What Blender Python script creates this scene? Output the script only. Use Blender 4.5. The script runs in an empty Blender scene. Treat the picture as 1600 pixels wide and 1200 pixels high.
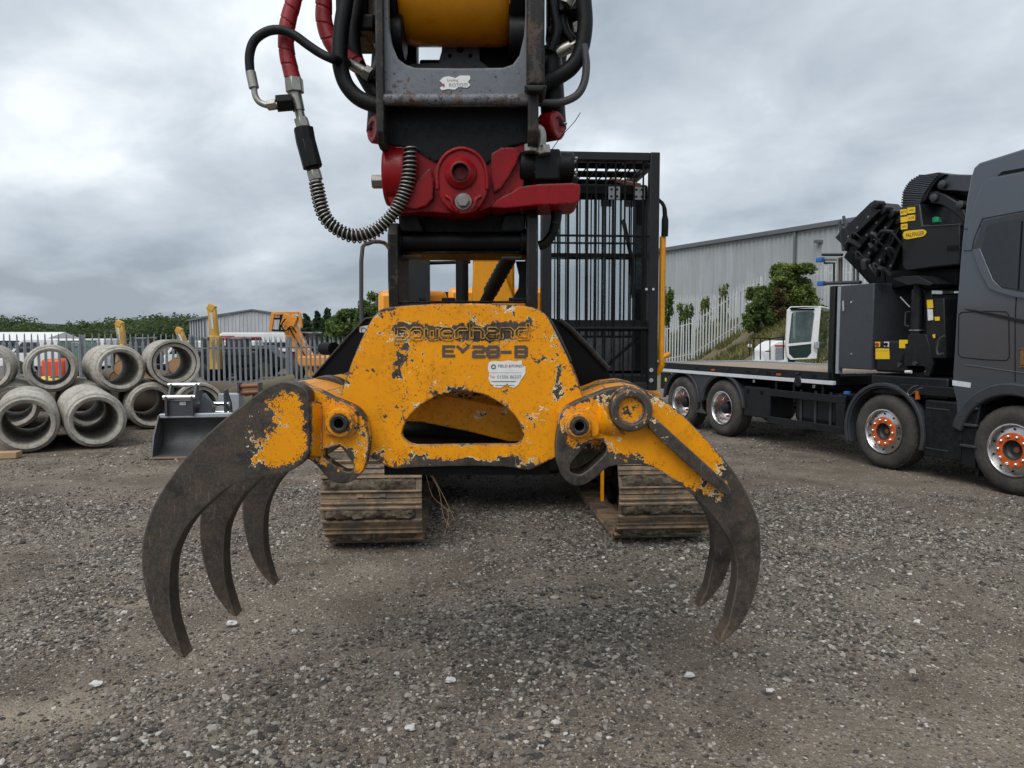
import bpy, bmesh, math, random
import numpy as np
from mathutils import Vector, Matrix, Euler
from mathutils.geometry import delaunay_2d_cdt

random.seed(7)
rng = np.random.default_rng(7)
S = bpy.context.scene
COL = S.collection
PI = math.pi

# ------------------------------------------------------------------ camera
CAM_H, FPX, HORIZON = 1.75, 1150.0, 526.0          # eye height (m), focal length in px of a 1600 px wide frame
PITCH = math.atan((600.0 - HORIZON) / FPX)
cam_d = bpy.data.cameras.new('camera')
cam_d.sensor_width = 36.0
cam_d.lens = 36.0 * FPX / 1600.0
cam_d.clip_start, cam_d.clip_end = 0.05, 3000.0
cam = bpy.data.objects.new('camera', cam_d)
cam.location = (0, 0, CAM_H)
cam.rotation_euler = (PI / 2 - PITCH, 0, 0)
COL.objects.link(cam)
S.camera = cam

# ------------------------------------------------------------------ world, sun, exposure
SUN_EL, SUN_AZ = math.radians(52), math.radians(212)   # azimuth clockwise from +Y
w = bpy.data.worlds.new('World'); S.world = w; w.use_nodes = True
nt = w.node_tree; nt.nodes.clear()
def wn(t, **k):
    n = nt.nodes.new(t)
    for a, b in k.items(): setattr(n, a, b)
    return n
def wl(a, b): nt.links.new(a, b)
def wmath(op, a, b):
    n = wn('ShaderNodeMath', operation=op)
    for i, v in enumerate((a, b)):
        if isinstance(v, (int, float)): n.inputs[i].default_value = v
        else: wl(v, n.inputs[i])
    return n.outputs[0]
tc = wn('ShaderNodeTexCoord'); sep = wn('ShaderNodeSeparateXYZ'); wl(tc.outputs['Generated'], sep.inputs[0])
zz = wmath('ADD', wmath('MAXIMUM', sep.outputs[2], 0.0), 0.36)
cmb = wn('ShaderNodeCombineXYZ')
wl(wmath('DIVIDE', sep.outputs[0], zz), cmb.inputs[0]); wl(wmath('DIVIDE', sep.outputs[1], zz), cmb.inputs[1])
cmb.inputs[2].default_value = 3.7
def wnoise(scale, detail, rough, dist):
    n = wn('ShaderNodeTexNoise'); n.inputs['Scale'].default_value = scale; n.inputs['Detail'].default_value = detail
    n.inputs['Roughness'].default_value = rough; n.inputs['Distortion'].default_value = dist
    wl(cmb.outputs[0], n.inputs['Vector']); return n.outputs['Fac']
n1 = wnoise(0.95, 6.0, 0.50, 0.30); n2 = wnoise(3.4, 7.0, 0.56, 0.3)
cl = wmath('ADD', wmath('MULTIPLY', n1, 0.76), wmath('MULTIPLY', n2, 0.24))
rp = wn('ShaderNodeValToRGB'); wl(cl, rp.inputs[0])
els = rp.color_ramp.elements
els[0].position, els[0].color = 0.385, (0.235, 0.272, 0.315, 1)
els[1].position, els[1].color = 0.63, (0.67, 0.71, 0.745, 1)
e = els.new(0.455); e.color = (0.325, 0.370, 0.418, 1)
e = els.new(0.535); e.color = (0.435, 0.482, 0.528, 1)
sky = wn('ShaderNodeTexSky', sky_type='NISHITA')
sky.sun_disc = False; sky.sun_elevation = SUN_EL; sky.sun_rotation = SUN_AZ
bg1 = wn('ShaderNodeBackground'); wl(sky.outputs[0], bg1.inputs[0]); bg1.inputs[1].default_value = 0.05
bg2 = wn('ShaderNodeBackground'); wl(rp.outputs[0], bg2.inputs[0]); bg2.inputs[1].default_value = 1.0
mx = wn('ShaderNodeMixShader'); mx.inputs[0].default_value = 0.93
wl(bg1.outputs[0], mx.inputs[1]); wl(bg2.outputs[0], mx.inputs[2])
wo = wn('ShaderNodeOutputWorld'); wl(mx.outputs[0], wo.inputs[0])

sd = bpy.data.lights.new('sun', 'SUN'); sd.energy = 1.5; sd.angle = math.radians(45); sd.color = (1.0, 0.97, 0.93)
so = bpy.data.objects.new('sun', sd); COL.objects.link(so)
sv = Vector((math.sin(SUN_AZ) * math.cos(SUN_EL), math.cos(SUN_AZ) * math.cos(SUN_EL), math.sin(SUN_EL)))
so.rotation_euler = (-sv).to_track_quat('-Z', 'Y').to_euler(); so.location = (0, 0, 40)

vs = S.view_settings
vs.view_transform = 'Standard'; vs.look = 'None'; vs.exposure = 0.62; vs.gamma = 1.0; vs.use_curve_mapping = False
S.cycles.max_bounces = 8; S.cycles.use_denoising = True

# ------------------------------------------------------------------ pixel -> place helpers
_cp, _sp = math.cos(PITCH), math.sin(PITCH)
def ray(x, y):
    u, v = (x - 800.0) / FPX, (600.0 - y) / FPX
    return Vector((u, _cp + v * _sp, -_sp + v * _cp))
EYE = Vector((0, 0, CAM_H))
def P(x, y, Y):
    d = ray(x, y); return EYE + d * (Y / d.y)
def G(x, y, h=0.0):
    d = ray(x, y); return EYE + d * ((h - CAM_H) / d.z)
def PX(p):                                   # place -> pixel
    X, Y, Z = p[0], p[1], p[2] - CAM_H
    f = Y * _cp - Z * _sp; up = Y * _sp + Z * _cp
    return (800 + FPX * X / f, 600 - FPX * up / f)
def M(px, Y): return px * Y / FPX            # pixels -> metres at a distance

# ------------------------------------------------------------------ mesh builder
def catmull(pts, n=4, closed=False):
    pts = [Vector(p) for p in pts]; L = len(pts); out = []
    for i in range(L if closed else L - 1):
        if closed: a, b, c, d = pts[(i - 1) % L], pts[i], pts[(i + 1) % L], pts[(i + 2) % L]
        else: a, b, c, d = pts[max(i - 1, 0)], pts[i], pts[i + 1], pts[min(i + 2, L - 1)]
        for k in range(n):
            t = k / n; t2, t3 = t * t, t * t * t
            out.append(0.5 * ((2 * b) + (c - a) * t + (2 * a - 5 * b + 4 * c - d) * t2 + (3 * b - a - 3 * c + d) * t3))
    if not closed: out.append(pts[-1])
    return out

def frame(axis):
    a = Vector(axis).normalized()
    u = a.cross(Vector((0, 0, 1)))
    if u.length < 1e-4: u = Vector((1, 0, 0))
    u.normalize(); return a, u, a.cross(u)

class MB:
    def __init__(s): s.v = []; s.f = []
    def add(s, vs_, fs_):
        o = len(s.v); s.v += [tuple(p) for p in vs_]; s.f += [tuple(i + o for i in f) for f in fs_]; return s
    def box(s, c, size, R=None):
        c = Vector(c); h = [x / 2 for x in size]
        ps = [Vector((sx * h[0], sy * h[1], sz * h[2])) for sz in (-1, 1) for sy in (-1, 1) for sx in (-1, 1)]
        if R is not None: ps = [R @ p for p in ps]
        return s.hexa([c + p for p in ps])
    def hexa(s, p):   # 8 points, x fastest then y then z
        return s.add(p, [(0, 2, 3, 1), (4, 5, 7, 6), (0, 1, 5, 4), (2, 6, 7, 3), (0, 4, 6, 2), (1, 3, 7, 5)])
    def box2(s, a, b):
        a, b = Vector(a), Vector(b)
        return s.box((a + b) / 2, [abs(b[i] - a[i]) for i in range(3)])
    def prism(s, pts, off):
        n = len(pts); off = Vector(off); pts = [Vector(p) for p in pts]
        return s.add(pts + [p + off for p in pts], [tuple(range(n)), tuple(range(2 * n - 1, n - 1, -1))] +
                     [((i + 1) % n, i, n + i, n + (i + 1) % n) for i in range(n)])
    def cyl(s, p0, p1, r0, r1=None, n=20, caps=True):
        p0, p1 = Vector(p0), Vector(p1); r1 = r0 if r1 is None else r1
        a, u, v = frame(p1 - p0)
        q = [(math.cos(2 * PI * i / n), math.sin(2 * PI * i / n)) for i in range(n)]
        vs_ = [p0 + (u * c + v * d) * r0 for c, d in q] + [p1 + (u * c + v * d) * r1 for c, d in q]
        fs = [(i, (i + 1) % n, n + (i + 1) % n, n + i) for i in range(n)]
        if caps: fs += [tuple(range(n - 1, -1, -1)), tuple(range(n, 2 * n))]
        return s.add(vs_, fs)
    def lathe(s, o, axis, prof, n=32, closed=False, a0=0.0, a1=2 * PI):
        o = Vector(o); a, u, v = frame(axis); full = abs(a1 - a0 - 2 * PI) < 1e-6
        m = n if full else n + 1; vs_ = []; L = len(prof)
        for i in range(m):
            t = a0 + (a1 - a0) * i / n
            d = u * math.cos(t) + v * math.sin(t)
            vs_ += [o + d * r + a * h for r, h in prof]
        fs = []
        for i in range(n):
            j = (i + 1) % m
            for k in range(L if closed else L - 1):
                k2 = (k + 1) % L
                fs.append((i * L + k, i * L + k2, j * L + k2, j * L + k))
        if not full and closed:
            fs += [tuple(range(L)), tuple(range(n * L + L - 1, n * L - 1, -1))]
        return s.add(vs_, fs)
    def tube(s, path, r, n=10, sm=0, closed=False):
        pts = catmull(path, sm, closed) if sm else [Vector(p) for p in path]
        L = len(pts); vs_ = []
        up = None
        for i, p in enumerate(pts):
            if closed: t = pts[(i + 1) % L] - pts[i - 1]
            else: t = pts[min(i + 1, L - 1)] - pts[max(i - 1, 0)]
            t.normalize()
            if up is None: _, up, _ = frame(t)
            up = (up - t * up.dot(t))
            if up.length < 1e-5: _, up, _ = frame(t)
            up.normalize(); sd_ = t.cross(up)
            rr = r[min(i * len(r) // L, len(r) - 1)] if isinstance(r, (list, tuple)) else r
            vs_ += [p + (up * math.cos(2 * PI * k / n) + sd_ * math.sin(2 * PI * k / n)) * rr for k in range(n)]
        fs = []
        for i in range(L if closed else L - 1):
            j = (i + 1) % L
            fs += [(i * n + k, i * n + (k + 1) % n, j * n + (k + 1) % n, j * n + k) for k in range(n)]
        if not closed: fs += [tuple(range(n - 1, -1, -1)), tuple(range((L - 1) * n, L * n))]
        return s.add(vs_, fs)
    def sheet(s, pts, off, t):      # a strip of thickness t swept from an open polyline along off
        pts = [Vector(p) for p in pts]; off = Vector(off)
        for a, b in zip(pts[:-1], pts[1:]):
            nrm = (b - a).cross(off).normalized() * t
            s.hexa([a, b, a + off, b + off, a + nrm, b + nrm, a + off + nrm, b + off + nrm])
        return s

BASE = {}
def finish(o, smooth=35, bevel=0, seg=2):
    me = o.data
    if smooth:
        me.polygons.foreach_set('use_smooth', [True] * len(me.polygons))
        me.set_sharp_from_angle(angle=math.radians(smooth))
    if bevel:
        b = o.modifiers.new('bevel', 'BEVEL'); b.width = bevel; b.segments = seg
        b.limit_method = 'ANGLE'; b.angle_limit = math.radians(40); b.harden_normals = False

def link_mesh(name, verts, faces, mat, parent=None, smooth=35, bevel=0, base=None):
    if parent is not None: b = BASE[parent.name]
    elif base is not None: b = Vector(base)
    else:
        A = np.array(verts); mn, mxx = A.min(0), A.max(0)
        b = Vector(((mn[0] + mxx[0]) / 2, (mn[1] + mxx[1]) / 2, mn[2]))
    me = bpy.data.meshes.new(name)
    A = np.array([tuple(v) for v in verts], dtype=float) - np.array(b)
    me.from_pydata(A.tolist(), [], faces); me.validate(); me.update()
    bm = bmesh.new(); bm.from_mesh(me); bmesh.ops.recalc_face_normals(bm, faces=bm.faces); bm.to_mesh(me); bm.free()
    me.materials.append(mat)
    o = bpy.data.objects.new(name, me); COL.objects.link(o)
    if parent is not None: o.parent = parent
    else: o.location = b
    BASE[o.name] = b
    finish(o, smooth, bevel)
    return o
def mk(name, mb, mat, parent=None, smooth=35, bevel=0, base=None):
    return link_mesh(name, mb.v, mb.f, mat, parent, smooth, bevel, base)
def thing(name, label, cat, loc, group=None):
    o = bpy.data.objects.new(name, None); COL.objects.link(o); o.location = loc; o.empty_display_size = 0.1
    BASE[o.name] = Vector(loc); tag(o, label, cat, group); return o
def tag(o, label=None, cat=None, group=None, kind=None):
    if label: o['label'] = label
    if cat: o['category'] = cat
    if group: o['group'] = group
    if kind: o['kind'] = kind
    return o
def copy_of(src, parent=None, loc=None, rot=None, scale=None):
    o = src.copy(); COL.objects.link(o); o.parent = parent
    if loc is not None: o.location = loc
    if rot is not None: o.rotation_euler = rot
    if scale is not None: o.scale = scale
    BASE[o.name] = BASE.get(src.name, Vector((0, 0, 0)))
    return o
def local_mesh(name, mb, mat, smooth=35):      # an unlinked mesh in local space, for repeats
    me = bpy.data.meshes.new(name); me.from_pydata([tuple(p) for p in mb.v], [], mb.f); me.validate(); me.update()
    bm = bmesh.new(); bm.from_mesh(me); bmesh.ops.recalc_face_normals(bm, faces=bm.faces); bm.to_mesh(me); bm.free()
    me.materials.append(mat)
    if smooth:
        me.polygons.foreach_set('use_smooth', [True] * len(me.polygons)); me.set_sharp_from_angle(angle=math.radians(smooth))
    return me
def put(name, me, parent, loc, rot=(0, 0, 0), scale=(1, 1, 1), bevel=0):
    o = bpy.data.objects.new(name, me); COL.objects.link(o); o.parent = parent
    b = BASE[parent.name] if parent is not None else Vector((0, 0, 0))
    o.location = Vector(loc) - b
    if isinstance(rot, Matrix): o.rotation_euler = rot.to_euler()
    else: o.rotation_euler = rot
    o.scale = scale; BASE[o.name] = Vector(loc)
    if bevel: finish(o, 0, bevel)
    return o

def inside(poly, X, Z):
    poly = np.asarray(poly); c = np.zeros(len(X), bool); n = len(poly); j = n - 1
    for i in range(n):
        xi, zi = poly[i]; xj, zj = poly[j]
        m = ((zi > Z) != (zj > Z))
        with np.errstate(divide='ignore', invalid='ignore'):
            xx = (xj - xi) * (Z - zi) / (zj - zi) + xi
        c ^= m & (X < xx); j = i
    return c

def plate(name, out, holes, Y, t, mat, parent, wear=None, Yref=None, xoff=0.0, sp=0.02, sm=3, lean=0.0, ew=0.0, ed=0.02):
    """A cut steel plate: outline given in photo pixels on the plane at distance Yref, set up at distance Y."""
    Yref = Yref or Y
    def conv(pts):
        q = [P(x, y, Yref) for x, y in pts]
        q = [Vector((p.x, p.z, 0)) for p in q]
        return [(p.x, p.y) for p in (catmull(q, sm, True) if sm > 1 else q)]
    rings = [conv(out)] + [conv(h) for h in holes]
    verts = []; edges = []
    for r in rings:
        o = len(verts); verts += r; edges += [(o + i, o + (i + 1) % len(r)) for i in range(len(r))]
    A = np.array(rings[0]); mn, mx_ = A.min(0), A.max(0)
    gx, gz = np.meshgrid(np.arange(mn[0], mx_[0], sp), np.arange(mn[1], mx_[1], sp))
    gx = gx.ravel() + rng.uniform(-.3, .3, gx.size) * sp; gz = gz.ravel() + rng.uniform(-.3, .3, gz.size) * sp
    ok = inside(rings[0], gx, gz)
    for h in rings[1:]: ok &= ~inside(h, gx, gz)
    verts += list(zip(gx[ok], gz[ok]))
    res = delaunay_2d_cdt([Vector(v) for v in verts], edges, [], 0, 1e-6)
    V2 = np.array([tuple(v) for v in res[0]]); F = [tuple(f) for f in res[2]]
    cen = np.array([V2[list(f)].mean(0) for f in F])
    keep = inside(rings[0], cen[:, 0], cen[:, 1])
    for h in rings[1:]: keep &= ~inside(h, cen[:, 0], cen[:, 1])
    F = [f for f, k in zip(F, keep) if k]
    cnt = {}
    for f in F:
        for i in range(3):
            a, b = f[i], f[(i + 1) % 3]; k = (min(a, b), max(a, b)); cnt.setdefault(k, []).append((a, b))
    n = len(V2)
    z0 = V2[:, 1].min()
    dy = lean * (V2[:, 1] - z0)
    front = np.c_[V2[:, 0] + xoff, np.full(n, Y) + dy, V2[:, 1]]
    back = front + np.array([0, t, 0])
    faces = list(F) + [tuple(n + i for i in reversed(f)) for f in F]
    for k, l in cnt.items():
        if len(l) == 1: a, b = l[0]; faces.append((b, a, n + a, n + b))
    o = link_mesh(name, np.r_[front, back], faces, mat, parent, smooth=40)
    if wear:
        f_ = np.full(n, Yref) * _cp - (V2[:, 1] - CAM_H) * _sp; up = np.full(n, Yref) * _sp + (V2[:, 1] - CAM_H) * _cp
        wv = wear(800 + FPX * V2[:, 0] / f_, 600 - FPX * up / f_)
        if ew:
            bd = np.array([q for r in rings for q in r]); bd = np.r_[bd, (bd + np.roll(bd, 1, 0)) / 2]
            dd = np.sqrt(((V2[:, None, :] - bd[None]) ** 2).sum(2).min(1)); wv = wv + ew * np.exp(-dd / ed)
        if len(o.data.vertices) == 2 * n:
            at = o.data.attributes.new('wear', 'FLOAT', 'POINT'); at.data.foreach_set('value', np.r_[wv, wv])
    return o
def set_wear(o, val):
    at = o.data.attributes.new('wear', 'FLOAT', 'POINT')
    if callable(val):
        b = BASE[o.parent.name] if o.parent else BASE[o.name]
        co = np.empty(len(o.data.vertices) * 3); o.data.vertices.foreach_get('co', co); co = co.reshape(-1, 3) + np.array(b)
        at.data.foreach_set('value', [val(c) for c in co])
    else: at.data.foreach_set('value', [val] * len(o.data.vertices))
    return o

def text_geo(body, size, extrude=0.0, align='CENTER'):
    c = bpy.data.curves.new('t', 'FONT'); c.body = body; c.size = size; c.extrude = extrude; c.align_x = align; c.align_y = 'CENTER'
    c.resolution_u = 3
    o = bpy.data.objects.new('t', c); COL.objects.link(o)
    dg = bpy.context.evaluated_depsgraph_get(); dg.update()
    me = bpy.data.meshes.new_from_object(o.evaluated_get(dg))
    v = [tuple(x.co) for x in me.vertices]; f = [tuple(p.vertices) for p in me.polygons]
    bpy.data.objects.remove(o); bpy.data.curves.remove(c); bpy.data.meshes.remove(me)
    return v, f
def text_on(name, body, size, org, right, up, mat, parent, lift=0.002, sx=1.0, align='CENTER'):
    v, f = text_geo(body, size, 0.0, align)
    right = Vector(right).normalized(); up = Vector(up).normalized(); nn = right.cross(up); org = Vector(org) + nn * lift
    mb = MB(); mb.add([org + right * (p[0] * sx) + up * p[1] for p in v], f)
    return mk(name, mb, mat, parent, smooth=0)
# ------------------------------------------------------------------ materials (all procedural)
class NT:
    def __init__(s, name):
        s.m = bpy.data.materials.new(name); s.m.use_nodes = True; s.t = s.m.node_tree; s.t.nodes.clear()
        s.out = s.t.nodes.new('ShaderNodeOutputMaterial')
        s.b = s.t.nodes.new('ShaderNodeBsdfPrincipled'); s.t.links.new(s.b.outputs[0], s.out.inputs[0])
    def n(s, typ, ins=None, **pr):
        n = s.t.nodes.new(typ)
        for k, v in pr.items(): setattr(n, k, v)
        for k, v in (ins or {}).items(): s.set(n.inputs[k], v)
        return n
    def set(s, sock, v):
        if isinstance(v, bpy.types.NodeSocket): s.t.links.new(v, sock)
        else:
            if hasattr(sock.default_value, '__len__') and len(sock.default_value) == 4 and len(v) == 3: v = (*v, 1)
            sock.default_value = v
    def math(s, op, a, b=0.0, c=None, clamp=False):
        n = s.t.nodes.new('ShaderNodeMath'); n.operation = op; n.use_clamp = clamp
        s.set(n.inputs[0], a); s.set(n.inputs[1], b)
        if c is not None: s.set(n.inputs[2], c)
        return n.outputs[0]
    def mix(s, f, a, b, blend='MIX'):
        n = s.t.nodes.new('ShaderNodeMix'); n.data_type = 'RGBA'; n.blend_type = blend
        s.set(n.inputs[0], f); s.set(n.inputs[6], a); s.set(n.inputs[7], b); return n.outputs[2]
    def mapr(s, v, a, b, c=0.0, d=1.0):
        n = s.t.nodes.new('ShaderNodeMapRange'); s.set(n.inputs[0], v)
        for i, x in enumerate((a, b, c, d)): s.set(n.inputs[i + 1], x)
        return n.outputs[0]
    def coord(s, rnd=False):
        tc = s.n('ShaderNodeTexCoord').outputs['Object']
        if rnd:
            oi = s.n('ShaderNodeObjectInfo').outputs['Random']
            v = s.n('ShaderNodeCombineXYZ', {0: s.math('MULTIPLY', oi, 37.0), 1: s.math('MULTIPLY', oi, 61.0), 2: s.math('MULTIPLY', oi, 17.0)}).outputs[0]
            tc = s.n('ShaderNodeVectorMath', {0: tc, 1: v}, operation='ADD').outputs[0]
        return tc
    def scaled(s, v, sc):
        return s.n('ShaderNodeVectorMath', {0: v, 1: sc}, operation='MULTIPLY').outputs[0]
    def noise(s, v, scale, detail=4.0, rough=0.55, dist=0.0):
        return s.n('ShaderNodeTexNoise', {'Vector': v, 'Scale': scale, 'Detail': detail, 'Roughness': rough, 'Distortion': dist}).outputs['Fac']
    def voro(s, v, scale, feat='F1', out='Distance'):
        return s.n('ShaderNodeTexVoronoi', {'Vector': v, 'Scale': scale}, feature=feat).outputs[out]
    def bump(s, h, strength=0.3, dist=0.01, normal=None):
        ins = {'Height': h, 'Strength': strength, 'Distance': dist}
        if normal is not None: ins['Normal'] = normal
        return s.n('ShaderNodeBump', ins).outputs[0]
    def attr(s, name, out='Fac'): return s.n('ShaderNodeAttribute', attribute_name=name).outputs[out]
    def p(s, **k):
        nm = {'col': 'Base Color', 'rough': 'Roughness', 'metal': 'Metallic', 'nrm': 'Normal', 'spec': 'Specular IOR Level',
              'alpha': 'Alpha', 'trans': 'Transmission Weight', 'coat': 'Coat Weight', 'crough': 'Coat Roughness', 'emit': 'Emission Color', 'estr': 'Emission Strength', 'ior': 'IOR'}
        for a, v in k.items(): s.set(s.b.inputs[nm[a]], v)
        return s.m

def painted(name, col, rough=0.45, metal=0.0, dirt=0.25, dcol=(0.10, 0.085, 0.07), scale=3.0, bump=0.05, var=0.12, coat=0.0, rnd=False, spec=0.5):
    t = NT(name); c = t.coord(rnd)
    n1 = t.noise(c, scale, 6, 0.6); n2 = t.noise(c, scale * 9, 5, 0.65); n3 = t.noise(c, scale * 45, 3, 0.6)
    dm = t.math('MULTIPLY', t.mapr(t.math('ADD', t.math('MULTIPLY', n1, 0.55), t.math('MULTIPLY', n2, 0.45)), 0.42, 0.72), dirt)
    base = t.mix(t.mapr(n2, 0.3, 0.7), tuple(x * (1 - var) for x in col), tuple(min(1, x * (1 + var)) for x in col))
    colr = t.mix(dm, base, dcol)
    r = t.mapr(n2, 0.3, 0.7, max(0.02, rough - 0.10), min(1, rough + 0.12))
    return t.p(col=colr, rough=t.math('ADD', r, t.math('MULTIPLY', dm, 0.3), clamp=True), metal=metal, nrm=t.bump(t.math('ADD', n2, t.math('MULTIPLY', n3, 0.4)), bump, 0.004), coat=coat, crough=0.12, spec=spec)

def chipped(name, paint, metal_c=(0.046, 0.041, 0.036), rust=(0.082, 0.058, 0.042), under=(0.80, 0.72, 0.48), bias=0.0, edge=1.0, rough=0.42, scale=26.0, fringe=1.0, spec=0.28):
    """Paint flaked down to a pale undercoat and dark steel; 'wear' on the mesh says where it has been rubbed."""
    t = NT(name); c = t.coord()
    wr = t.attr('wear')
    bev = t.n('ShaderNodeBevel', {'Radius': 0.012}, samples=6).outputs[0]
    gn = t.n('ShaderNodeNewGeometry').outputs['Normal']
    ed = t.math('SUBTRACT', 1.0, t.n('ShaderNodeVectorMath', {0: bev, 1: gn}, operation='DOT_PRODUCT').outputs['Value'], clamp=True)
    edm = t.math('MULTIPLY', t.mapr(ed, 0.0, 0.14), 0.26 * edge)
    n1 = t.noise(c, scale * 0.42, 8, 0.68, 0.35); n2 = t.noise(c, scale * 2.2, 6, 0.65); n3 = t.noise(c, scale * 7, 4, 0.6); n4 = t.noise(c, 4.0, 4, 0.55)
    m = t.math('ADD', t.math('MULTIPLY_ADD', t.math('SUBTRACT', t.math('ADD', t.math('MULTIPLY', n1, 0.62), t.math('MULTIPLY', n2, 0.38)), 0.5), 1.85, 0.5), t.math('ADD', wr, edm))
    m = t.math('ADD', m, t.math('MULTIPLY', t.math('SUBTRACT', n4, 0.5), 0.16))
    m = t.math('ADD', m, bias)
    fr = t.math('MULTIPLY', t.mapr(t.noise(c, 9.0, 3), 0.46, 0.62, 0.0, 0.05), fringe)
    bare = t.mapr(m, 0.700, 0.708)
    white = t.mapr(m, t.math('SUBTRACT', 0.699, fr), t.math('SUBTRACT', 0.703, fr))
    # pits: small rusty specks, more of them where the paint is rubbed
    pit = t.mapr(t.math('ADD', t.math('ADD', t.math('MULTIPLY', n3, 0.8), t.math('MULTIPLY', n2, 0.35)), t.math('MULTIPLY', t.math('MAXIMUM', wr, -0.1), 0.45)), 0.705, 0.725)
    pcol = t.mix(t.mapr(n4, 0.3, 0.7), tuple(x * 0.90 for x in paint), tuple(min(1, x * 1.05) for x in paint))
    pcol = t.mix(t.mapr(n2, 0.52, 0.80, 0.0, 0.30), pcol, tuple(x * 0.45 for x in paint))
    gm = t.mapr(t.math('ADD', t.math('MULTIPLY', t.noise(c, 5.0, 7, 0.7, 0.6), 0.7), t.math('MULTIPLY', n2, 0.3)), 0.50, 0.70, 0, 0.5)
    pcol = t.mix(gm, pcol, tuple(x * 0.42 for x in paint))
    run = t.mapr(t.noise(t.scaled(c, (1.0, 1.0, 0.07)), 26, 4, 0.6), 0.56, 0.74, 0, 0.45)
    pcol = t.mix(t.math('MULTIPLY', run, t.mapr(n4, 0.42, 0.6)), pcol, tuple(x * 0.5 for x in paint))
    scr = t.math('MULTIPLY', t.mapr(t.noise(t.scaled(c, (7.0, 1.0, 1.0)), 14, 5, 0.7), 0.60, 0.64, 0, 0.6), t.mapr(t.noise(c, 6, 3), 0.45, 0.6))
    st = t.mix(t.mapr(t.noise(c, 14, 5, 0.65), 0.42, 0.68), metal_c, rust)
    st = t.mix(t.mapr(t.math('ADD', t.math('MULTIPLY', n3, 0.6), t.math('MULTIPLY', n2, 0.4)), 0.46, 0.66, 0, 0.75), st, tuple(min(1, x * 2.6) for x in metal_c))
    st = t.mix(t.mapr(ed, 0.01, 0.12, 0, 0.5), st, (0.20, 0.185, 0.17))
    st = t.mix(t.mapr(t.noise(c, 5.5, 5, 0.7), 0.52, 0.66, 0, 0.75), st, (0.018, 0.016, 0.015))
    col = t.mix(white, pcol, under); col = t.mix(t.math('MULTIPLY', pit, t.math('SUBTRACT', 1.0, white)), col, (0.035, 0.024, 0.018)); col = t.mix(bare, col, st)
    pol = t.attr('polish'); st = t.mix(t.math('MULTIPLY', pol, t.mapr(n2, 0.35, 0.6)), st, (0.23, 0.16, 0.11))
    st = t.mix(scr, st, tuple(min(1, x * 4.2) for x in metal_c)); col = t.mix(bare, col, st)
    rg = t.math('ADD', t.mapr(n2, 0.3, 0.7, rough - 0.1, rough + 0.15), t.math('MULTIPLY', bare, 0.12), clamp=True)
    h = t.math('ADD', t.math('MULTIPLY', t.math('SUBTRACT', 1.0, t.math('MAXIMUM', bare, pit)), 0.6), t.math('MULTIPLY', n2, 0.35))
    return t.p(col=col, rough=rg, metal=t.math('MULTIPLY', bare, 0.35), nrm=t.bump(h, 0.35, 0.003, bev), spec=spec)

YEL = (0.77, 0.292, 0.0015)
m_grapple = chipped('chipped_yellow_paint', YEL)
m_letter = chipped('chipped_yellow_letter', (0.80, 0.42, 0.06), edge=0.6, bias=0.02)
m_steel_worn = chipped('worn_dark_steel', (0.012, 0.012, 0.012), metal_c=(0.036, 0.032, 0.029), rust=(0.085, 0.050, 0.032), under=(0.05, 0.045, 0.04), bias=0.02, edge=1.2, rough=0.5)
m_bracket = chipped('grey_cast_steel', (0.135, 0.147, 0.168), metal_c=(0.06, 0.052, 0.05), rust=(0.17, 0.085, 0.05), under=(0.15, 0.13, 0.12), bias=0.0, edge=1.0, rough=0.45, scale=18, fringe=0.5)
m_black = chipped('black_paint_worn', (0.0030, 0.0033, 0.004), metal_c=(0.022, 0.020, 0.019), rust=(0.10, 0.07, 0.05), under=(0.03, 0.028, 0.025), bias=-0.08, edge=0.9, rough=0.45, fringe=0.3, spec=0.2)
m_red = chipped('red_paint_worn', (0.23, 0.0012, 0.0045), metal_c=(0.02, 0.012, 0.012), rust=(0.05, 0.014, 0.012), under=(0.15, 0.012, 0.014), bias=-0.03, edge=0.9, rough=0.32, fringe=0.3, spec=0.25)
m_yellow = painted('machine_yellow', (0.74, 0.295, 0.004), 0.32, dirt=0.18, scale=2.0)
m_orange_m = painted('old_machine_orange', (0.68, 0.25, 0.012), 0.5, dirt=0.35, scale=2.0)
m_oldyellow = painted('old_machine_yellow', (0.60, 0.34, 0.05), 0.5, dirt=0.4, scale=2.0)
m_cabgrey = painted('cab_dark_grey', (0.011, 0.0125, 0.015), 0.42, dirt=0.2, dcol=(0.03, 0.028, 0.025), scale=3.0, spec=0.3)
m_darkmat = painted('matt_black', (0.0032, 0.0035, 0.004), 0.55, dirt=0.25, dcol=(0.02, 0.018, 0.016), spec=0.18)
m_hose = painted('black_rubber_hose', (0.0035, 0.0038, 0.0045), 0.5, dirt=0.35, dcol=(0.02, 0.019, 0.018), scale=8, bump=0.15, spec=0.25)
m_greyhose = painted('grey_hose', (0.045, 0.048, 0.053), 0.5, dirt=0.3, scale=8)
m_redwrap = painted('red_spiral_wrap', (0.25, 0.002, 0.007), 0.45, dirt=0.25, dcol=(0.12, 0.02, 0.02), scale=6, bump=0.1)
m_zinc = painted('zinc_fitting', (0.34, 0.33, 0.30), 0.38, metal=0.85, dirt=0.45, dcol=(0.12, 0.11, 0.09), scale=12)
m_chrome = painted('polished_steel', (0.78, 0.78, 0.78), 0.18, metal=1.0, dirt=0.03, scale=2, bump=0.0, var=0.03)
m_alu = painted('polished_alloy_rim', (0.58, 0.58, 0.58), 0.30, metal=1.0, dirt=0.04, scale=2, bump=0.0, var=0.03)
m_white = painted('white_paint', (0.74, 0.75, 0.74), 0.4, dirt=0.15, scale=2.0)
m_bolt = painted('bolt_head', (0.22, 0.21, 0.20), 0.42, metal=0.7, dirt=0.4, scale=30)
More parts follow.
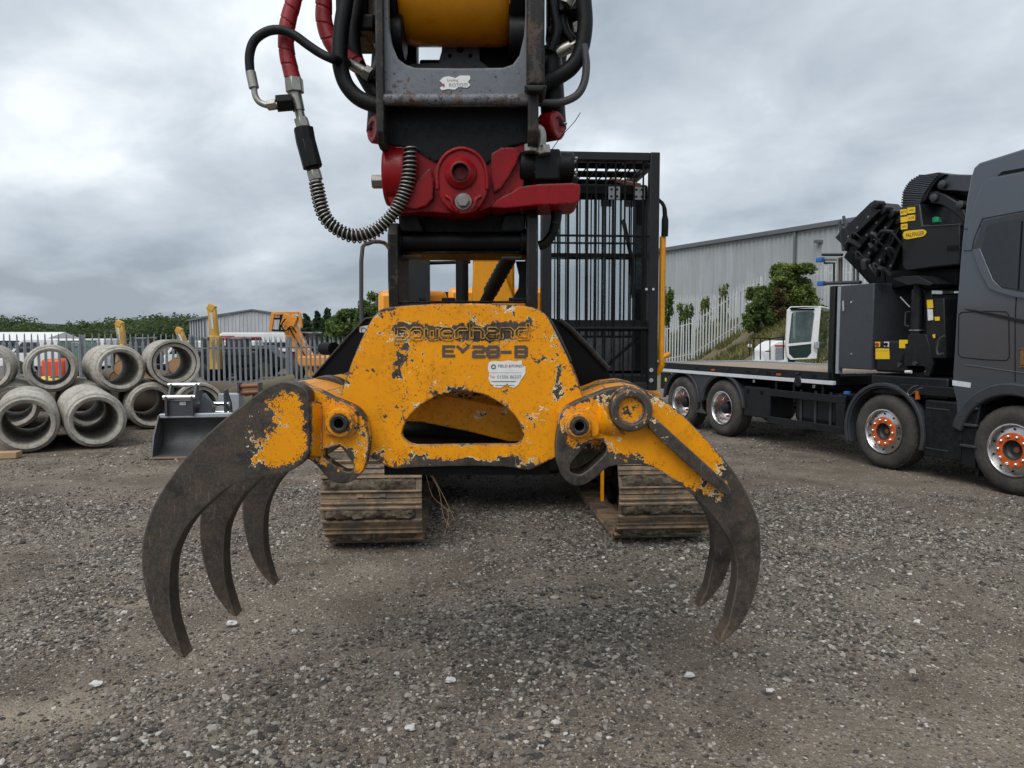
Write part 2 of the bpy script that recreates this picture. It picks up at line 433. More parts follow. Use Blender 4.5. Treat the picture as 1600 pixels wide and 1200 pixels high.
m_lblue = painted('galvanised_pale', (0.38, 0.42, 0.46), 0.45, metal=0.4, dirt=0.3)
m_truck = NT('graphite_metallic').p(col=(0.090, 0.103, 0.124), rough=0.28, metal=0.35, coat=0.6, crough=0.06)
m_trucktrim = painted('truck_grey_plastic', (0.034, 0.039, 0.046), 0.5, dirt=0.25, dcol=(0.06, 0.055, 0.05), scale=2)
m_truckblk = painted('truck_black', (0.007, 0.0082, 0.0105), 0.42, dirt=0.25, dcol=(0.035, 0.033, 0.031), scale=2, spec=0.35)
m_toolbox = painted('toolbox_grey', (0.040, 0.046, 0.056), 0.36, dirt=0.15, scale=2)
m_orangehub = painted('orange_hub', (0.62, 0.10, 0.012), 0.4, dirt=0.2, scale=12)
m_tyre = painted('tyre_rubber', (0.030, 0.029, 0.028), 0.8, dirt=0.7, dcol=(0.13, 0.115, 0.095), scale=4, bump=0.2)
m_lab_y = painted('yellow_label', (0.80, 0.52, 0.01), 0.5, dirt=0.1, scale=20)
m_lab_w = painted('white_label', (0.70, 0.70, 0.69), 0.5, dirt=0.3, dcol=(0.25, 0.22, 0.2), scale=20)
m_reflect = painted('white_reflector_strip', (0.62, 0.65, 0.68), 0.4, dirt=0.2, scale=3)
m_ink = painted('dark_ink', (0.030, 0.030, 0.032), 0.6, dirt=0.1, scale=30)
m_inkgrey = painted('grey_ink', (0.20, 0.20, 0.21), 0.6, dirt=0.1, scale=30)
m_inkred = painted('red_ink', (0.45, 0.04, 0.03), 0.6, dirt=0.1, scale=30)
m_stencil = painted('dark_stencil_paint', (0.060, 0.055, 0.050), 0.6, dirt=0.3, scale=40)
m_green_l = painted('green_lamp', (0.01, 0.25, 0.10), 0.25, dirt=0.05)
m_blue = painted('blue_plastic', (0.02, 0.13, 0.42), 0.4, dirt=0.15)
m_amber = painted('amber_marker', (0.45, 0.10, 0.01), 0.3, dirt=0.15)
m_lime = painted('lime_marker', (0.55, 0.65, 0.02), 0.4, dirt=0.1)
m_bucket = painted('bucket_grey', (0.085, 0.092, 0.10), 0.5, metal=0.3, dirt=0.8, dcol=(0.05, 0.043, 0.036), scale=5)
m_bucketdk = painted('hitch_dark_grey', (0.045, 0.052, 0.064), 0.42, dirt=0.3, scale=5)
m_rustpin = painted('rusty_pin', (0.26, 0.085, 0.04), 0.6, dirt=0.4, scale=12)
m_cutedge = painted('worn_cutting_edge', (0.25, 0.17, 0.12), 0.55, metal=0.3, dirt=0.5, scale=10)
m_galv = painted('galvanised_steel', (0.26, 0.285, 0.31), 0.5, metal=0.35, dirt=0.3, dcol=(0.2, 0.21, 0.22), scale=2.0, rnd=True)
m_galv2 = painted('galvanised_steel_pale', (0.54, 0.56, 0.57), 0.5, metal=0.3, dirt=0.3, dcol=(0.25, 0.25, 0.25), scale=2.0, rnd=True)
m_maroon = painted('maroon_paint', (0.12, 0.02, 0.03), 0.5, dirt=0.3)
m_redcar = painted('red_paint', (0.42, 0.02, 0.03), 0.35, dirt=0.2)
m_orangered = painted('orange_red_paint', (0.72, 0.07, 0.015), 0.4, dirt=0.2)
m_silvercar = painted('silver_paint', (0.33, 0.36, 0.39), 0.3, metal=0.4, dirt=0.2)
m_bluebld = painted('pale_blue_cladding', (0.20, 0.28, 0.32), 0.6, dirt=0.3, scale=0.6)
m_brick = painted('clay_soil', (0.20, 0.11, 0.07), 0.9, dirt=0.5, dcol=(0.08, 0.06, 0.045), scale=4, bump=0.6)

def shoe_mat():
    t = NT('muddy_track_steel'); c = t.coord(True)
    n1 = t.noise(c, 5, 7, 0.65); n2 = t.noise(c, 24, 6, 0.65); n3 = t.noise(c, 90, 3)
    rust = t.mix(n2, (0.21, 0.135, 0.080), (0.43, 0.30, 0.195))
    mud = t.mix(n2, (0.075, 0.062, 0.048), (0.22, 0.185, 0.145))
    mk_ = t.mapr(t.math('ADD', t.math('MULTIPLY', n1, 0.6), t.math('MULTIPLY', n2, 0.4)), 0.44, 0.54)
    return t.p(col=t.mix(mk_, rust, mud), rough=0.85, nrm=t.bump(t.math('ADD', t.math('MULTIPLY', n1, 1.0), t.math('MULTIPLY', n2, 0.6)), 0.6, 0.02), spec=0.2)
m_shoe = shoe_mat()
def mud_mat():
    t = NT('dried_mud'); c = t.coord(True)
    n1 = t.noise(c, 7, 7, 0.65); n2 = t.noise(c, 40, 6, 0.7)
    return t.p(col=t.mix(t.mapr(t.math('ADD', t.math('MULTIPLY', n1, .6), t.math('MULTIPLY', n2, .4)), .38, .62), (0.034, 0.029, 0.023), (0.20, 0.162, 0.118)), rough=0.95, nrm=t.bump(t.math('ADD', n1, n2), 0.8, 0.02), spec=0.1)
m_mud = mud_mat()

def concrete_mat():
    t = NT('pipe_concrete'); c = t.coord(True)
    n1 = t.noise(c, 2.2, 6, 0.6); n2 = t.noise(c, 14, 6, 0.65); n3 = t.noise(c, 80, 3); st = t.noise(t.scaled(c, (6.0, 6.0, 0.7)), 3, 5, 0.6)
    col = t.mix(t.mapr(n1, 0.32, 0.68), (0.27, 0.255, 0.222), (0.48, 0.455, 0.405))
    col = t.mix(t.mapr(st, 0.47, 0.70, 0, 0.75), col, (0.20, 0.178, 0.146))
    col = t.mix(t.mapr(n3, 0.62, 0.72, 0, 0.6), col, (0.12, 0.11, 0.1))
    return t.p(col=col, rough=0.9, nrm=t.bump(t.math('ADD', n2, t.math('MULTIPLY', n3, 0.5)), 0.35, 0.008), spec=0.2)
m_conc = concrete_mat()

def ground_mat():
    t = NT('gravel_yard'); c = t.coord()
    big = t.noise(c, 0.35, 5, 0.55, 0.6); mid = t.noise(c, 1.5, 6, 0.6, 0.4); fine = t.noise(c, 12, 6, 0.7); vf = t.noise(c, 90, 4, 0.7)
    v1 = t.n('ShaderNodeTexVoronoi', {'Vector': c, 'Scale': 38.0, 'Randomness': 1.0}); v2 = t.n('ShaderNodeTexVoronoi', {'Vector': c, 'Scale': 95.0, 'Randomness': 1.0})
    s1 = t.n('ShaderNodeSeparateColor', {0: v1.outputs['Color']}).outputs[0]; s2 = t.n('ShaderNodeSeparateColor', {0: v2.outputs['Color']}).outputs[0]
    dirt = t.mix(t.mapr(mid, 0.3, 0.7), (0.090, 0.070, 0.052), (0.235, 0.190, 0.143))
    sand = t.math('MULTIPLY', t.mapr(t.math('ADD', t.math('ADD', t.math('MULTIPLY', big, 0.3), t.math('MULTIPLY', mid, 0.5)), t.math('ADD', t.math('MULTIPLY', t.attr('sand'), 0.6), t.math('MULTIPLY', fine, 0.2))), 0.62, 0.95), 0.9)
    dirt = t.mix(sand, dirt, (0.285, 0.238, 0.182))
    stone = t.mix(s1, (0.055, 0.050, 0.045), (0.36, 0.33, 0.29)); stone = t.mix(t.mapr(s1, 0.95, 0.96), stone, (0.50, 0.48, 0.45))
    stone2 = t.mix(s2, (0.060, 0.053, 0.046), (0.31, 0.278, 0.238)); stone2 = t.mix(t.mapr(s2, 0.985, 0.99), stone2, (0.5, 0.48, 0.46))
    col = t.mix(t.math('MULTIPLY', t.mapr(v2.outputs['Distance'], 0.45, 0.30), t.math('SUBTRACT', 0.9, t.math('MULTIPLY', sand, 0.7))), dirt, stone2)
    big_on = t.math('MULTIPLY', t.mapr(v1.outputs['Distance'], 0.40, 0.30), t.math('SUBTRACT', t.mapr(mid, 0.42, 0.56), sand, clamp=True))
    col = t.mix(big_on, col, stone)
    damp = t.mapr(t.noise(c, 0.30, 5, 0.6), 0.54, 0.72, 0, 0.3)
    col = t.mix(damp, col, (0.055, 0.049, 0.043))
    h = t.math('ADD', t.math('ADD', t.math('MULTIPLY', v1.outputs['Distance'], -0.8), t.math('MULTIPLY', v2.outputs['Distance'], -0.5)), t.math('ADD', t.math('MULTIPLY', fine, 0.9), t.math('MULTIPLY', vf, 0.3)))
    return t.p(col=col, rough=t.mapr(damp, 0, 0.5, 0.92, 0.7), nrm=t.bump(h, 0.7, 0.02), spec=0.25)
m_ground = ground_mat()
def stone_mat():
    t = NT('gravel_stone'); r = t.n('ShaderNodeObjectInfo').outputs['Random']; c = t.coord()
    rp_ = t.n('ShaderNodeValToRGB', {0: r}); e = rp_.color_ramp.elements
    e[0].position, e[0].color = 0, (0.042, 0.040, 0.039, 1); e[1].position, e[1].color = 1, (0.72, 0.70, 0.66, 1)
    for p_, c_ in ((0.25, (0.094, 0.084, 0.073, 1)), (0.58, (0.220, 0.195, 0.165, 1)), (0.82, (0.335, 0.300, 0.254, 1)), (0.95, (0.48, 0.445, 0.39, 1))):
        x = e.new(p_); x.color = c_
    n = t.noise(c, 2.2, 5, 0.6)
    return t.p(col=t.mix(t.mapr(n, 0.3, 0.7, 0, 0.4), rp_.outputs[0], (0.08, 0.074, 0.066)), rough=0.85, spec=0.25, nrm=t.bump(n, 0.4, 0.2))
m_stone = stone_mat()
m_whitestone = painted('pale_stone', (0.56, 0.55, 0.52), 0.85, dirt=0.35, dcol=(0.2, 0.18, 0.16), scale=20, bump=0.3)

def foliage_mat(name, a, b):
    t = NT(name); k = t.attr('tint'); 
    col = t.mix(k, a, b)
    m = t.p(col=col, rough=0.6, spec=0.25)
    tr = t.n('ShaderNodeBsdfTranslucent', {0: t.mix(0.5, col, (0.20, 0.26, 0.04))})
    ms = t.n('ShaderNodeMixShader', {0: 0.28, 1: t.b.outputs[0], 2: tr.outputs[0]}); t.t.links.new(ms.outputs[0], t.out.inputs[0])
    return m
m_leaf_far = foliage_mat('far_wood_leaves', (0.026, 0.045, 0.024), (0.105, 0.150, 0.065))
m_leaf = foliage_mat('tree_leaves', (0.030, 0.060, 0.018), (0.150, 0.225, 0.060))
m_leaf_con = foliage_mat('conifer_needles', (0.012, 0.028, 0.018), (0.040, 0.070, 0.035))
m_bush = foliage_mat('bush_leaves', (0.045, 0.078, 0.020), (0.24, 0.29, 0.075))
m_bushbr = foliage_mat('brown_bush_leaves', (0.05, 0.040, 0.020), (0.15, 0.095, 0.045))
m_grass = foliage_mat('rough_grass', (0.06, 0.075, 0.02), (0.22, 0.20, 0.075))
m_bark = painted('bark', (0.10, 0.082, 0.06), 0.9, dirt=0.5, scale=6, bump=0.6)
m_moss = painted('mossy_bark', (0.12, 0.105, 0.075), 0.95, dirt=0.8, dcol=(0.10, 0.11, 0.03), scale=5, bump=0.8)
m_cut = painted('cut_wood', (0.48, 0.27, 0.13), 0.8, dirt=0.4, scale=6)
m_timber = painted('timber_block', (0.42, 0.28, 0.15), 0.8, dirt=0.4, scale=8)
m_bank = painted('bank_soil', (0.15, 0.115, 0.075), 0.95, dirt=0.9, dcol=(0.07, 0.078, 0.026), scale=0.9, bump=0.6)

def cladding_mat(name, col):
    t = NT(name); c = t.coord()
    n1 = t.noise(t.scaled(c, (1.0, 1.0, 0.12)), 1.3, 6, 0.65); n2 = t.noise(c, 0.5, 4)
    cc = t.mix(t.mapr(n1, 0.35, 0.7), tuple(x * 0.86 for x in col), tuple(x * 1.1 for x in col))
    cc = t.mix(t.mapr(n2, 0.5, 0.75, 0, 0.25), cc, (0.22, 0.21, 0.19))
    return t.p(col=cc, rough=0.55, metal=0.15)
m_clad = cladding_mat('grey_cladding', (0.36, 0.385, 0.395))
m_clad2 = cladding_mat('shed_cladding', (0.43, 0.45, 0.48))
m_gutter = painted('dark_gutter', (0.10, 0.115, 0.125), 0.5, dirt=0.2)
m_roof = painted('grey_roof', (0.30, 0.32, 0.34), 0.6, dirt=0.2, scale=0.5)

def plank_mat():
    t = NT('deck_timber'); c = t.coord(True)
    g = t.noise(t.scaled(c, (14.0, 14.0, 1.0)), 2.0, 6, 0.6); n = t.noise(c, 1.2, 5)
    col = t.mix(t.mapr(g, 0.3, 0.7), (0.20, 0.145, 0.105), (0.42, 0.33, 0.26)); col = t.mix(t.mapr(n, 0.45, 0.7, 0, 0.5), col, (0.34, 0.31, 0.28))
    return t.p(col=col, rough=0.85, nrm=t.bump(g, 0.3, 0.005), spec=0.2)
m_plank = plank_mat()

def glass_mat(name, tint=(0.55, 0.62, 0.62), refl=0.35, rough=0.04):
    t = NT(name); c = t.coord()
    tr = t.n('ShaderNodeBsdfTransparent', {0: tint}); gl = t.n('ShaderNodeBsdfGlossy', {0: (0.95, 0.97, 0.97), 1: rough})
    lw = t.n('ShaderNodeLayerWeight', {0: 0.35}).outputs['Fresnel']
    smudge = t.math('MULTIPLY', t.mapr(t.noise(c, 3.0, 4, 0.6), 0.35, 0.7), 0.10)
    f = t.math('ADD', t.math('ADD', t.math('MULTIPLY', lw, 0.6), refl), smudge, clamp=True)
    ms = t.n('ShaderNodeMixShader', {0: f, 1: tr.outputs[0], 2: gl.outputs[0]}); t.t.links.new(ms.outputs[0], t.out.inputs[0])
    return t.m
m_glass = glass_mat('cab_glass', (0.80, 0.86, 0.86), 0.55)
m_glass_g = glass_mat('green_cab_glass', (0.40, 0.54, 0.49), 0.05)
m_glass_gd = painted('dark_green_glass', (0.010, 0.028, 0.024), 0.08, dirt=0.05, bump=0.0)
m_glass_d = painted('tinted_window', (0.012, 0.014, 0.017), 0.08, dirt=0.06, dcol=(0.03, 0.03, 0.03), scale=3, bump=0.0, spec=0.8)
m_seat = painted('seat_fabric', (0.03, 0.03, 0.032), 0.9)
# ------------------------------------------------------------------ the setting
def vnoise(x, y, seed=0):
    r = np.random.default_rng(seed); T = r.random((64, 64))
    xi, yi = np.floor(x).astype(int), np.floor(y).astype(int); fx, fy = x - xi, y - yi
    fx, fy = fx * fx * (3 - 2 * fx), fy * fy * (3 - 2 * fy)
    g = lambda a, b: T[a % 64, b % 64]
    return (g(xi, yi) * (1 - fx) + g(xi + 1, yi) * fx) * (1 - fy) + (g(xi, yi + 1) * (1 - fx) + g(xi + 1, yi + 1) * fx) * fy
def ground_z(x, y):
    x, y = np.asarray(x, float), np.asarray(y, float)
    fade = np.clip((22 - np.hypot(x, y)) / 8, 0, 1)
    return -(0.012 * vnoise(x * 1.1, y * 1.1, 1) + 0.010 * vnoise(x * 4, y * 4, 2)) * fade - 0.001

xs = np.r_[-1500, -400, -120, -50, -25, np.arange(-16, 16.01, 0.15), 25, 50, 120, 400, 1500]
ys = np.r_[-60, -20, -4, 0, np.arange(1.5, 22.01, 0.15), 26, 32, 40, 60, 120, 400, 2200]
gx, gy = np.meshgrid(xs, ys); gz = ground_z(gx, gy)
nx, ny = len(xs), len(ys)
fc = [(j * nx + i, j * nx + i + 1, (j + 1) * nx + i + 1, (j + 1) * nx + i) for j in range(ny - 1) for i in range(nx - 1)]
gnd = link_mesh('ground', np.c_[gx.ravel(), gy.ravel(), gz.ravel()], fc, m_ground, base=(0, 0, 0)); tag(gnd, kind='structure')
SAND = [(60, 1110, 130, 28, 1.0), (150, 1060, 60, 12, .7), (230, 940, 110, 14, .8), (60, 830, 160, 10, .6), (330, 1040, 80, 14, .5), (880, 935, 130, 12, .8), (700, 920, 90, 8, .4), (1290, 850, 160, 8, .5), (1400, 800, 200, 8, .35), (620, 1010, 90, 16, .3), (1000, 905, 260, 12, .4), (480, 885, 180, 8, .4), (1450, 930, 170, 14, .4), (320, 1150, 160, 20, .45), (900, 1010, 200, 14, .3), (150, 780, 200, 7, .5)]
def sand_amt(x, y):
    x, y = np.asarray(x, float), np.maximum(np.asarray(y, float), .3); f_ = y * _cp + CAM_H * _sp; u = 800 + FPX * x / f_; v = 600 - FPX * (y * _sp - CAM_H * _cp) / f_
    r = np.zeros_like(u)
    for a, b, sa, sb, k_ in SAND: r = r + k_ * np.exp(-((u - a) / sa) ** 2 - ((v - b) / sb) ** 2)
    return np.where(y > 1, r, 0)
co_ = np.empty(len(gnd.data.vertices) * 3); gnd.data.vertices.foreach_get('co', co_); co_ = co_.reshape(-1, 3)
gnd.data.attributes.new('sand', 'FLOAT', 'POINT').data.foreach_set('value', sand_amt(co_[:, 0], co_[:, 1]))

def leaf_cloud(name, blobs, n, size, mat, parent=None, flat=0.3, seed=1):
    """Many leaf-sized faces spread through ellipsoids (centre, radii); clumps differ in tint."""
    r = np.random.default_rng(seed); V = []; T = []
    vol = np.array([b[1][0] * b[1][1] * b[1][2] for b in blobs]) ** 0.6; cnt = np.maximum(8, (n * vol / vol.sum()).astype(int))
    for (c, rad), k in zip(blobs, cnt):
        d = r.normal(size=(k, 3)); d /= np.linalg.norm(d, axis=1)[:, None]
        rr = r.random(k) ** 0.45; pos = np.array(c) + d * rr[:, None] * np.array(rad) * (1 + 0.25 * r.normal(size=(k, 1)) * 0.6)
        a = r.normal(size=(k, 3)); a[:, 2] *= flat; a /= np.linalg.norm(a, axis=1)[:, None]
        b = np.cross(a, r.normal(size=(k, 3))); b /= np.linalg.norm(b, axis=1)[:, None]
        s = size * r.uniform(0.5, 1.3, (k, 1))
        q = np.stack([pos - a * s, pos + b * s * 0.55, pos + a * s, pos - b * s * 0.55], 1)
        V.append(q.reshape(-1, 3)); T.append(np.repeat(np.clip(r.uniform(0.15, 0.75) + r.normal(size=k) * 0.18, 0, 1), 4))
    V = np.concatenate(V); T = np.concatenate(T); N = len(V) // 4
    o = link_mesh(name, V, [tuple(range(4 * i, 4 * i + 4)) for i in range(N)], mat, parent, smooth=0)
    o.data.attributes.new('tint', 'FLOAT', 'POINT').data.foreach_set('value', T)
    return o

# far wood on a low ridge
prof = [(-500, 486), (-200, 492), (-60, 496), (0, 497), (40, 499), (75, 507), (105, 508), (130, 503), (165, 502), (200, 496), (250, 490), (292, 494), (320, 492), (360, 497), (440, 500), (520, 500), (620, 500), (760, 502), (900, 504), (1100, 505), (1400, 503)]
YW = 170.0
ridge = MB(); top = [P(x, y + 5, YW + 22) for x, y in prof]
ridge_pts = [Vector((p.x, p.y, 0)) for p in top]
vv = []; ff = []
for i, p in enumerate(top):
    vv += [Vector((p.x * 0.93, YW - 6, 0)), Vector((p.x * 0.97, YW + 8, p.z * 0.55)), p, Vector((p.x * 1.1, YW + 70, p.z)), Vector((p.x * 1.2, YW + 130, -1))]
for i in range(len(top) - 1):
    for k in range(4): ff.append((i * 5 + k, (i + 1) * 5 + k, (i + 1) * 5 + k + 1, i * 5 + k + 1))
hill = link_mesh('hill', vv, ff, painted('wooded_floor', (0.020, 0.030, 0.016), 0.9, dirt=0.4, dcol=(0.03, 0.025, 0.015), scale=0.1), base=(0, YW, 0)); tag(hill, kind='structure')
blobs = []
rr_ = random.Random(5)
px_, py_ = [p[0] for p in prof], [p[1] for p in prof]
for row in range(5):
    x = -120.0
    while x < 1180:
        Y = YW - 2 + row * 5 + rr_.uniform(-2, 2)
        topz = P(x, float(np.interp(x, px_, py_)) - 3, YW + 20).z * (0.42 + 0.58 * (row + 1) / 5) + rr_.uniform(-0.9, 0.5)
        rad = rr_.uniform(1.7, 3.2)
        p = P(x, 520, Y); blobs.append(((p.x, Y, max(0.6, topz - rad * 0.9)), (rad, rad, rad * rr_.uniform(0.7, 1.0))))
        if rr_.random() < 0.4: blobs.append(((p.x + 1, Y - 1.5, max(0.6, topz - rad * 2.0)), (rad * 1.1, rad, rad)))
        x += rr_.uniform(8, 15)
wood = leaf_cloud('distant_wood', blobs, 190000, 0.40, m_leaf_far, seed=3)
tag(wood, 'dark green far wood behind the yard along the left skyline', 'wood', kind='stuff')

# grassy bank below the warehouse
def sstep(t): t = np.clip(t, 0, 1); return t * t * (3 - 2 * t)
def bank_z(x, y):
    x, y = np.asarray(x, float), np.asarray(y, float)
    return 2.75 * sstep((x - 8.2) / 5.2) * sstep((y - 21) / 7.0) + 0.12 * (vnoise(x * 0.9, y * 0.9, 5) - 0.5) * sstep((x - 8.4) / 2) * sstep((y - 22) / 4) - 0.02
bx_, by_ = np.arange(8.0, 40.1, 0.5), np.arange(20.5, 75.1, 0.7)
ax, ay = np.meshgrid(bx_, by_); az = bank_z(ax, ay); n_ = len(bx_)
bank = link_mesh('embankment', np.c_[ax.ravel(), ay.ravel(), az.ravel()], [(j * n_ + i, j * n_ + i + 1, (j + 1) * n_ + i + 1, (j + 1) * n_ + i) for j in range(len(by_) - 1) for i in range(n_ - 1)], m_bank, base=(8, 30, 0))
tag(bank, kind='structure')
# rough grass on the bank
k = 60000; gxs = rng.uniform(8.3, 20, k); gys = rng.uniform(22, 52, k)
msk = vnoise(gxs * 0.8, gys * 0.8, 9) > 0.33; gxs, gys = gxs[msk], gys[msk]; k = len(gxs); gzs = bank_z(gxs, gys)
ht = rng.uniform(0.06, 0.26, k); lean = rng.normal(0, 0.10, (k, 2)); wd = rng.uniform(0.02, 0.05, k); ang = rng.uniform(0, PI, k)
V = np.zeros((k, 3, 3)); base_ = np.c_[gxs, gys, gzs - 0.02]; dxy = np.c_[np.cos(ang), np.sin(ang), np.zeros(k)] * wd[:, None]
V[:, 0] = base_ - dxy; V[:, 1] = base_ + dxy; V[:, 2] = base_ + np.c_[lean, ht + 0.02]
gr = link_mesh('bank_grass', V.reshape(-1, 3), [(3 * i, 3 * i + 1, 3 * i + 2) for i in range(k)], m_grass, smooth=0)
gr.data.attributes.new('tint', 'FLOAT', 'POINT').data.foreach_set('value', np.repeat(np.clip(vnoise(gxs * 2, gys * 2, 4) + rng.normal(0, .15, k), 0, 1), 3))
tag(gr, 'dry rough grass growing on the bank beside the pale fence', 'grass', kind='stuff')

# loose gravel
stones_c = bpy.data.collections.new('stone_shapes')
for q in range(7):
    bm = bmesh.new(); bmesh.ops.create_icosphere(bm, subdivisions=2 if q < 3 else 1, radius=1.0)
    r = random.Random(40 + q)
    sc = (1.0, r.uniform(0.6, 0.95), r.uniform(0.35, 0.65))
    cuts = [(Vector((r.uniform(-1, 1), r.uniform(-1, 1), r.uniform(-1, 1))).normalized(), r.uniform(0.55, 0.85)) for _ in range(7)]
    for v in bm.verts:
        for nrm, d in cuts:
            e_ = v.co.dot(nrm) - d
            if e_ > 0: v.co -= nrm * e_
        v.co = Vector((v.co.x * sc[0], v.co.y * sc[1], v.co.z * sc[2]))
    me = bpy.data.meshes.new('stone'); bm.to_mesh(me); bm.free(); me.materials.append(m_stone)
    stones_c.objects.link(bpy.data.objects.new('stone', me))
def scatter(name, N, y0, y1, med, sig, smax, seed, label):
    r = np.random.default_rng(seed)
    y = np.sqrt(r.uniform(y0 ** 2, y1 ** 2, N)); x = r.uniform(-0.80, 0.80, N) * (y + 0.8)
    pat = np.clip((0.5 * vnoise(x * 0.7 + 3, y * 0.7, 11) + 0.3 * vnoise(x * 1.9, y * 1.9, 12) + 0.2 * vnoise(x * 5.1, y * 5.1, 13) - 0.30) * 2.6, 0, 1); dens = 0.22 + 0.78 * pat
    dens *= 1 - 0.8 * np.clip(sand_amt(x, y), 0, 1)
    ok = r.random(N) < dens; x, y = x[ok], y[ok]; n = len(x)
    s = np.minimum(np.exp(r.normal(math.log(med), sig, n)) * (0.72 + 0.45 * pat[ok]), smax)
    z = ground_z(x, y) + s * 0.12
    me = bpy.data.meshes.new(name); me.from_pydata(np.c_[x, y, z].tolist(), [], [])
    me.attributes.new('scl', 'FLOAT_VECTOR', 'POINT').data.foreach_set('vector', np.repeat(s, 3))
    rot = np.c_[r.normal(0, 0.25, n), r.normal(0, 0.25, n), r.uniform(0, 2 * PI, n)]
    me.attributes.new('rot', 'FLOAT_VECTOR', 'POINT').data.foreach_set('vector', rot.ravel())
    o = bpy.data.objects.new(name, me); COL.objects.link(o); me.materials.append(m_stone)
    ng = bpy.data.node_groups.new(name, 'GeometryNodeTree')
    ng.interface.new_socket('Geometry', in_out='INPUT', socket_type='NodeSocketGeometry'); ng.interface.new_socket('Geometry', in_out='OUTPUT', socket_type='NodeSocketGeometry')
    N_ = ng.nodes; gi = N_.new('NodeGroupInput'); go = N_.new('NodeGroupOutput'); ip = N_.new('GeometryNodeInstanceOnPoints')
    ci = N_.new('GeometryNodeCollectionInfo'); ci.inputs[0].default_value = stones_c; ci.inputs[1].default_value = True; ci.inputs[2].default_value = True
    a1 = N_.new('GeometryNodeInputNamedAttribute'); a1.data_type = 'FLOAT_VECTOR'; a1.inputs[0].default_value = 'scl'
    a2 = N_.new('GeometryNodeInputNamedAttribute'); a2.data_type = 'FLOAT_VECTOR'; a2.inputs[0].default_value = 'rot'
    er = N_.new('FunctionNodeEulerToRotation')
    L = ng.links.new
    L(gi.outputs[0], ip.inputs['Points']); L(ci.outputs[0], ip.inputs['Instance']); ip.inputs['Pick Instance'].default_value = True
    L(a1.outputs[0], ip.inputs['Scale']); L(a2.outputs[0], er.inputs[0]); L(er.outputs[0], ip.inputs['Rotation']); L(ip.outputs[0], go.inputs[0])
    md = o.modifiers.new('scatter', 'NODES'); md.node_group = ng
    tag(o, label, 'gravel', kind='stuff')
scatter('gravel', 380000, 2.3, 8.5, 0.0066, 0.52, 0.034, 21, 'loose grey gravel strewn over the yard in the foreground')
scatter('yard_gravel', 70000, 8.5, 17, 0.011, 0.4, 0.04, 22, 'scattered small grey stones on the yard farther back')
def rock(px, py, size, label, seed):
    g = G(px, py); r = random.Random(seed); bm = bmesh.new(); bmesh.ops.create_icosphere(bm, subdivisions=2, radius=size)
    for v in bm.verts:
        v.co = v.co * (1 + r.uniform(-0.38, 0.30)); v.co.x *= 1.25; v.co.z *= 0.5
    vs_ = [v.co + Vector((g.x, g.y, size * 0.28)) for v in bm.verts]; fs_ = [tuple(v.index for v in f.verts) for f in bm.faces]; bm.free()
    o = link_mesh('pale_stone', vs_, fs_, m_whitestone, smooth=25); tag(o, label, 'stone', 'pale stones lying in the gravel')
for a in ((703, 1064, 0.022, 'white angular stone lying on the gravel below the middle of the grapple', 1), (640, 1139, 0.019, 'broken bright white stone nearest the bottom edge', 2),
          (150, 1070, 0.024, 'flat pale stone on the gravel at lower left', 3), (1203, 1080, 0.018, 'small pale stone on the gravel right of the right claw tips', 4),
          (362, 975, 0.026, 'flat cream stone just below the middle left claw tip', 5), (1077, 1056, 0.022, 'grey-white stone on the gravel below the right claws', 6)): rock(*a)

# ------------------------------------------------------------------ warehouse on the right
hw = P(1320, 343, 42).z
A_ = P(1320, 343, 42); B_ = P(1035, 388, 55.7); dirw = Vector((B_.x - A_.x, B_.y - A_.y, 0)); A2 = Vector((A_.x, A_.y, 0)) - dirw * 0.55; B2 = Vector((B_.x, B_.y, 0)) + dirw * 0.12
dirw.normalize(); nrmw = Vector((dirw.y, -dirw.x, 0))
if nrmw.dot(-A_) < 0: nrmw = -nrmw
wh = thing('warehouse', 'long grey ribbed metal warehouse above the bank on the right', 'warehouse', (B2 + A2) / 2)
Lw = (B2 - A2).length; mb = MB(); pitch = 0.36; nr = int(Lw / pitch); pl = []
for i in range(nr):
    for t_, d_ in ((0.0, 0.0), (0.42, 0.0), (0.52, 0.05), (0.90, 0.05)): pl.append(A2 + dirw * ((i + t_) * pitch) + nrmw * d_)
vv = []
for p in pl: vv += [p + Vector((0, 0, 0.5)), p + Vector((0, 0, hw - 0.25))]
mb.add(vv, [(2 * i, 2 * i + 2, 2 * i + 3, 2 * i + 1) for i in range(len(pl) - 1)])
mk('ribbed_wall', mb, m_clad, wh, smooth=0)
bk = -nrmw * 16
mk('end_wall', MB().prism([B2 + dirw * 0.02, B2 + bk, B2 + bk + Vector((0, 0, hw + 1)), B2 + dirw * 0.02 + Vector((0, 0, hw - 0.3))], dirw * 0.2), m_clad, wh, smooth=0)
mk('roof', MB().prism([A2 + Vector((0, 0, hw - 0.25)) + nrmw * 0.1, A2 + bk + Vector((0, 0, hw + 0.9)), A2 + bk + Vector((0, 0, hw + 0.7)), A2 + Vector((0, 0, hw - 0.45)) + nrmw * 0.02], (B2 - A2) + dirw * 0.3), m_roof, wh, smooth=0)
mk('gutter', MB().box(A2 + (B2 - A2) / 2 + nrmw * 0.18 + Vector((0, 0, hw - 0.14)), (Lw + 0.4, 0.26, 0.30), Matrix.Rotation(math.atan2(dirw.y, dirw.x), 3, 'Z')), m_gutter, wh, bevel=0.04)
dp = A2 + dirw * ((Vector((P(1249, 380, 45).x, P(1249, 380, 45).y, 0)) - A2).dot(dirw)) + nrmw * 0.16
mk('downpipe', MB().cyl(dp + Vector((0, 0, 1.5)), dp + Vector((0, 0, hw - 0.2)), 0.10, n=10), m_gutter, wh)
lf = A2 + dirw * ((Vector((P(1286, 378, 43.5).x, P(1286, 378, 43.5).y, 0)) - A2).dot(dirw)) + nrmw * 0.2
lf.z = P(1286, 378, 43.5).z
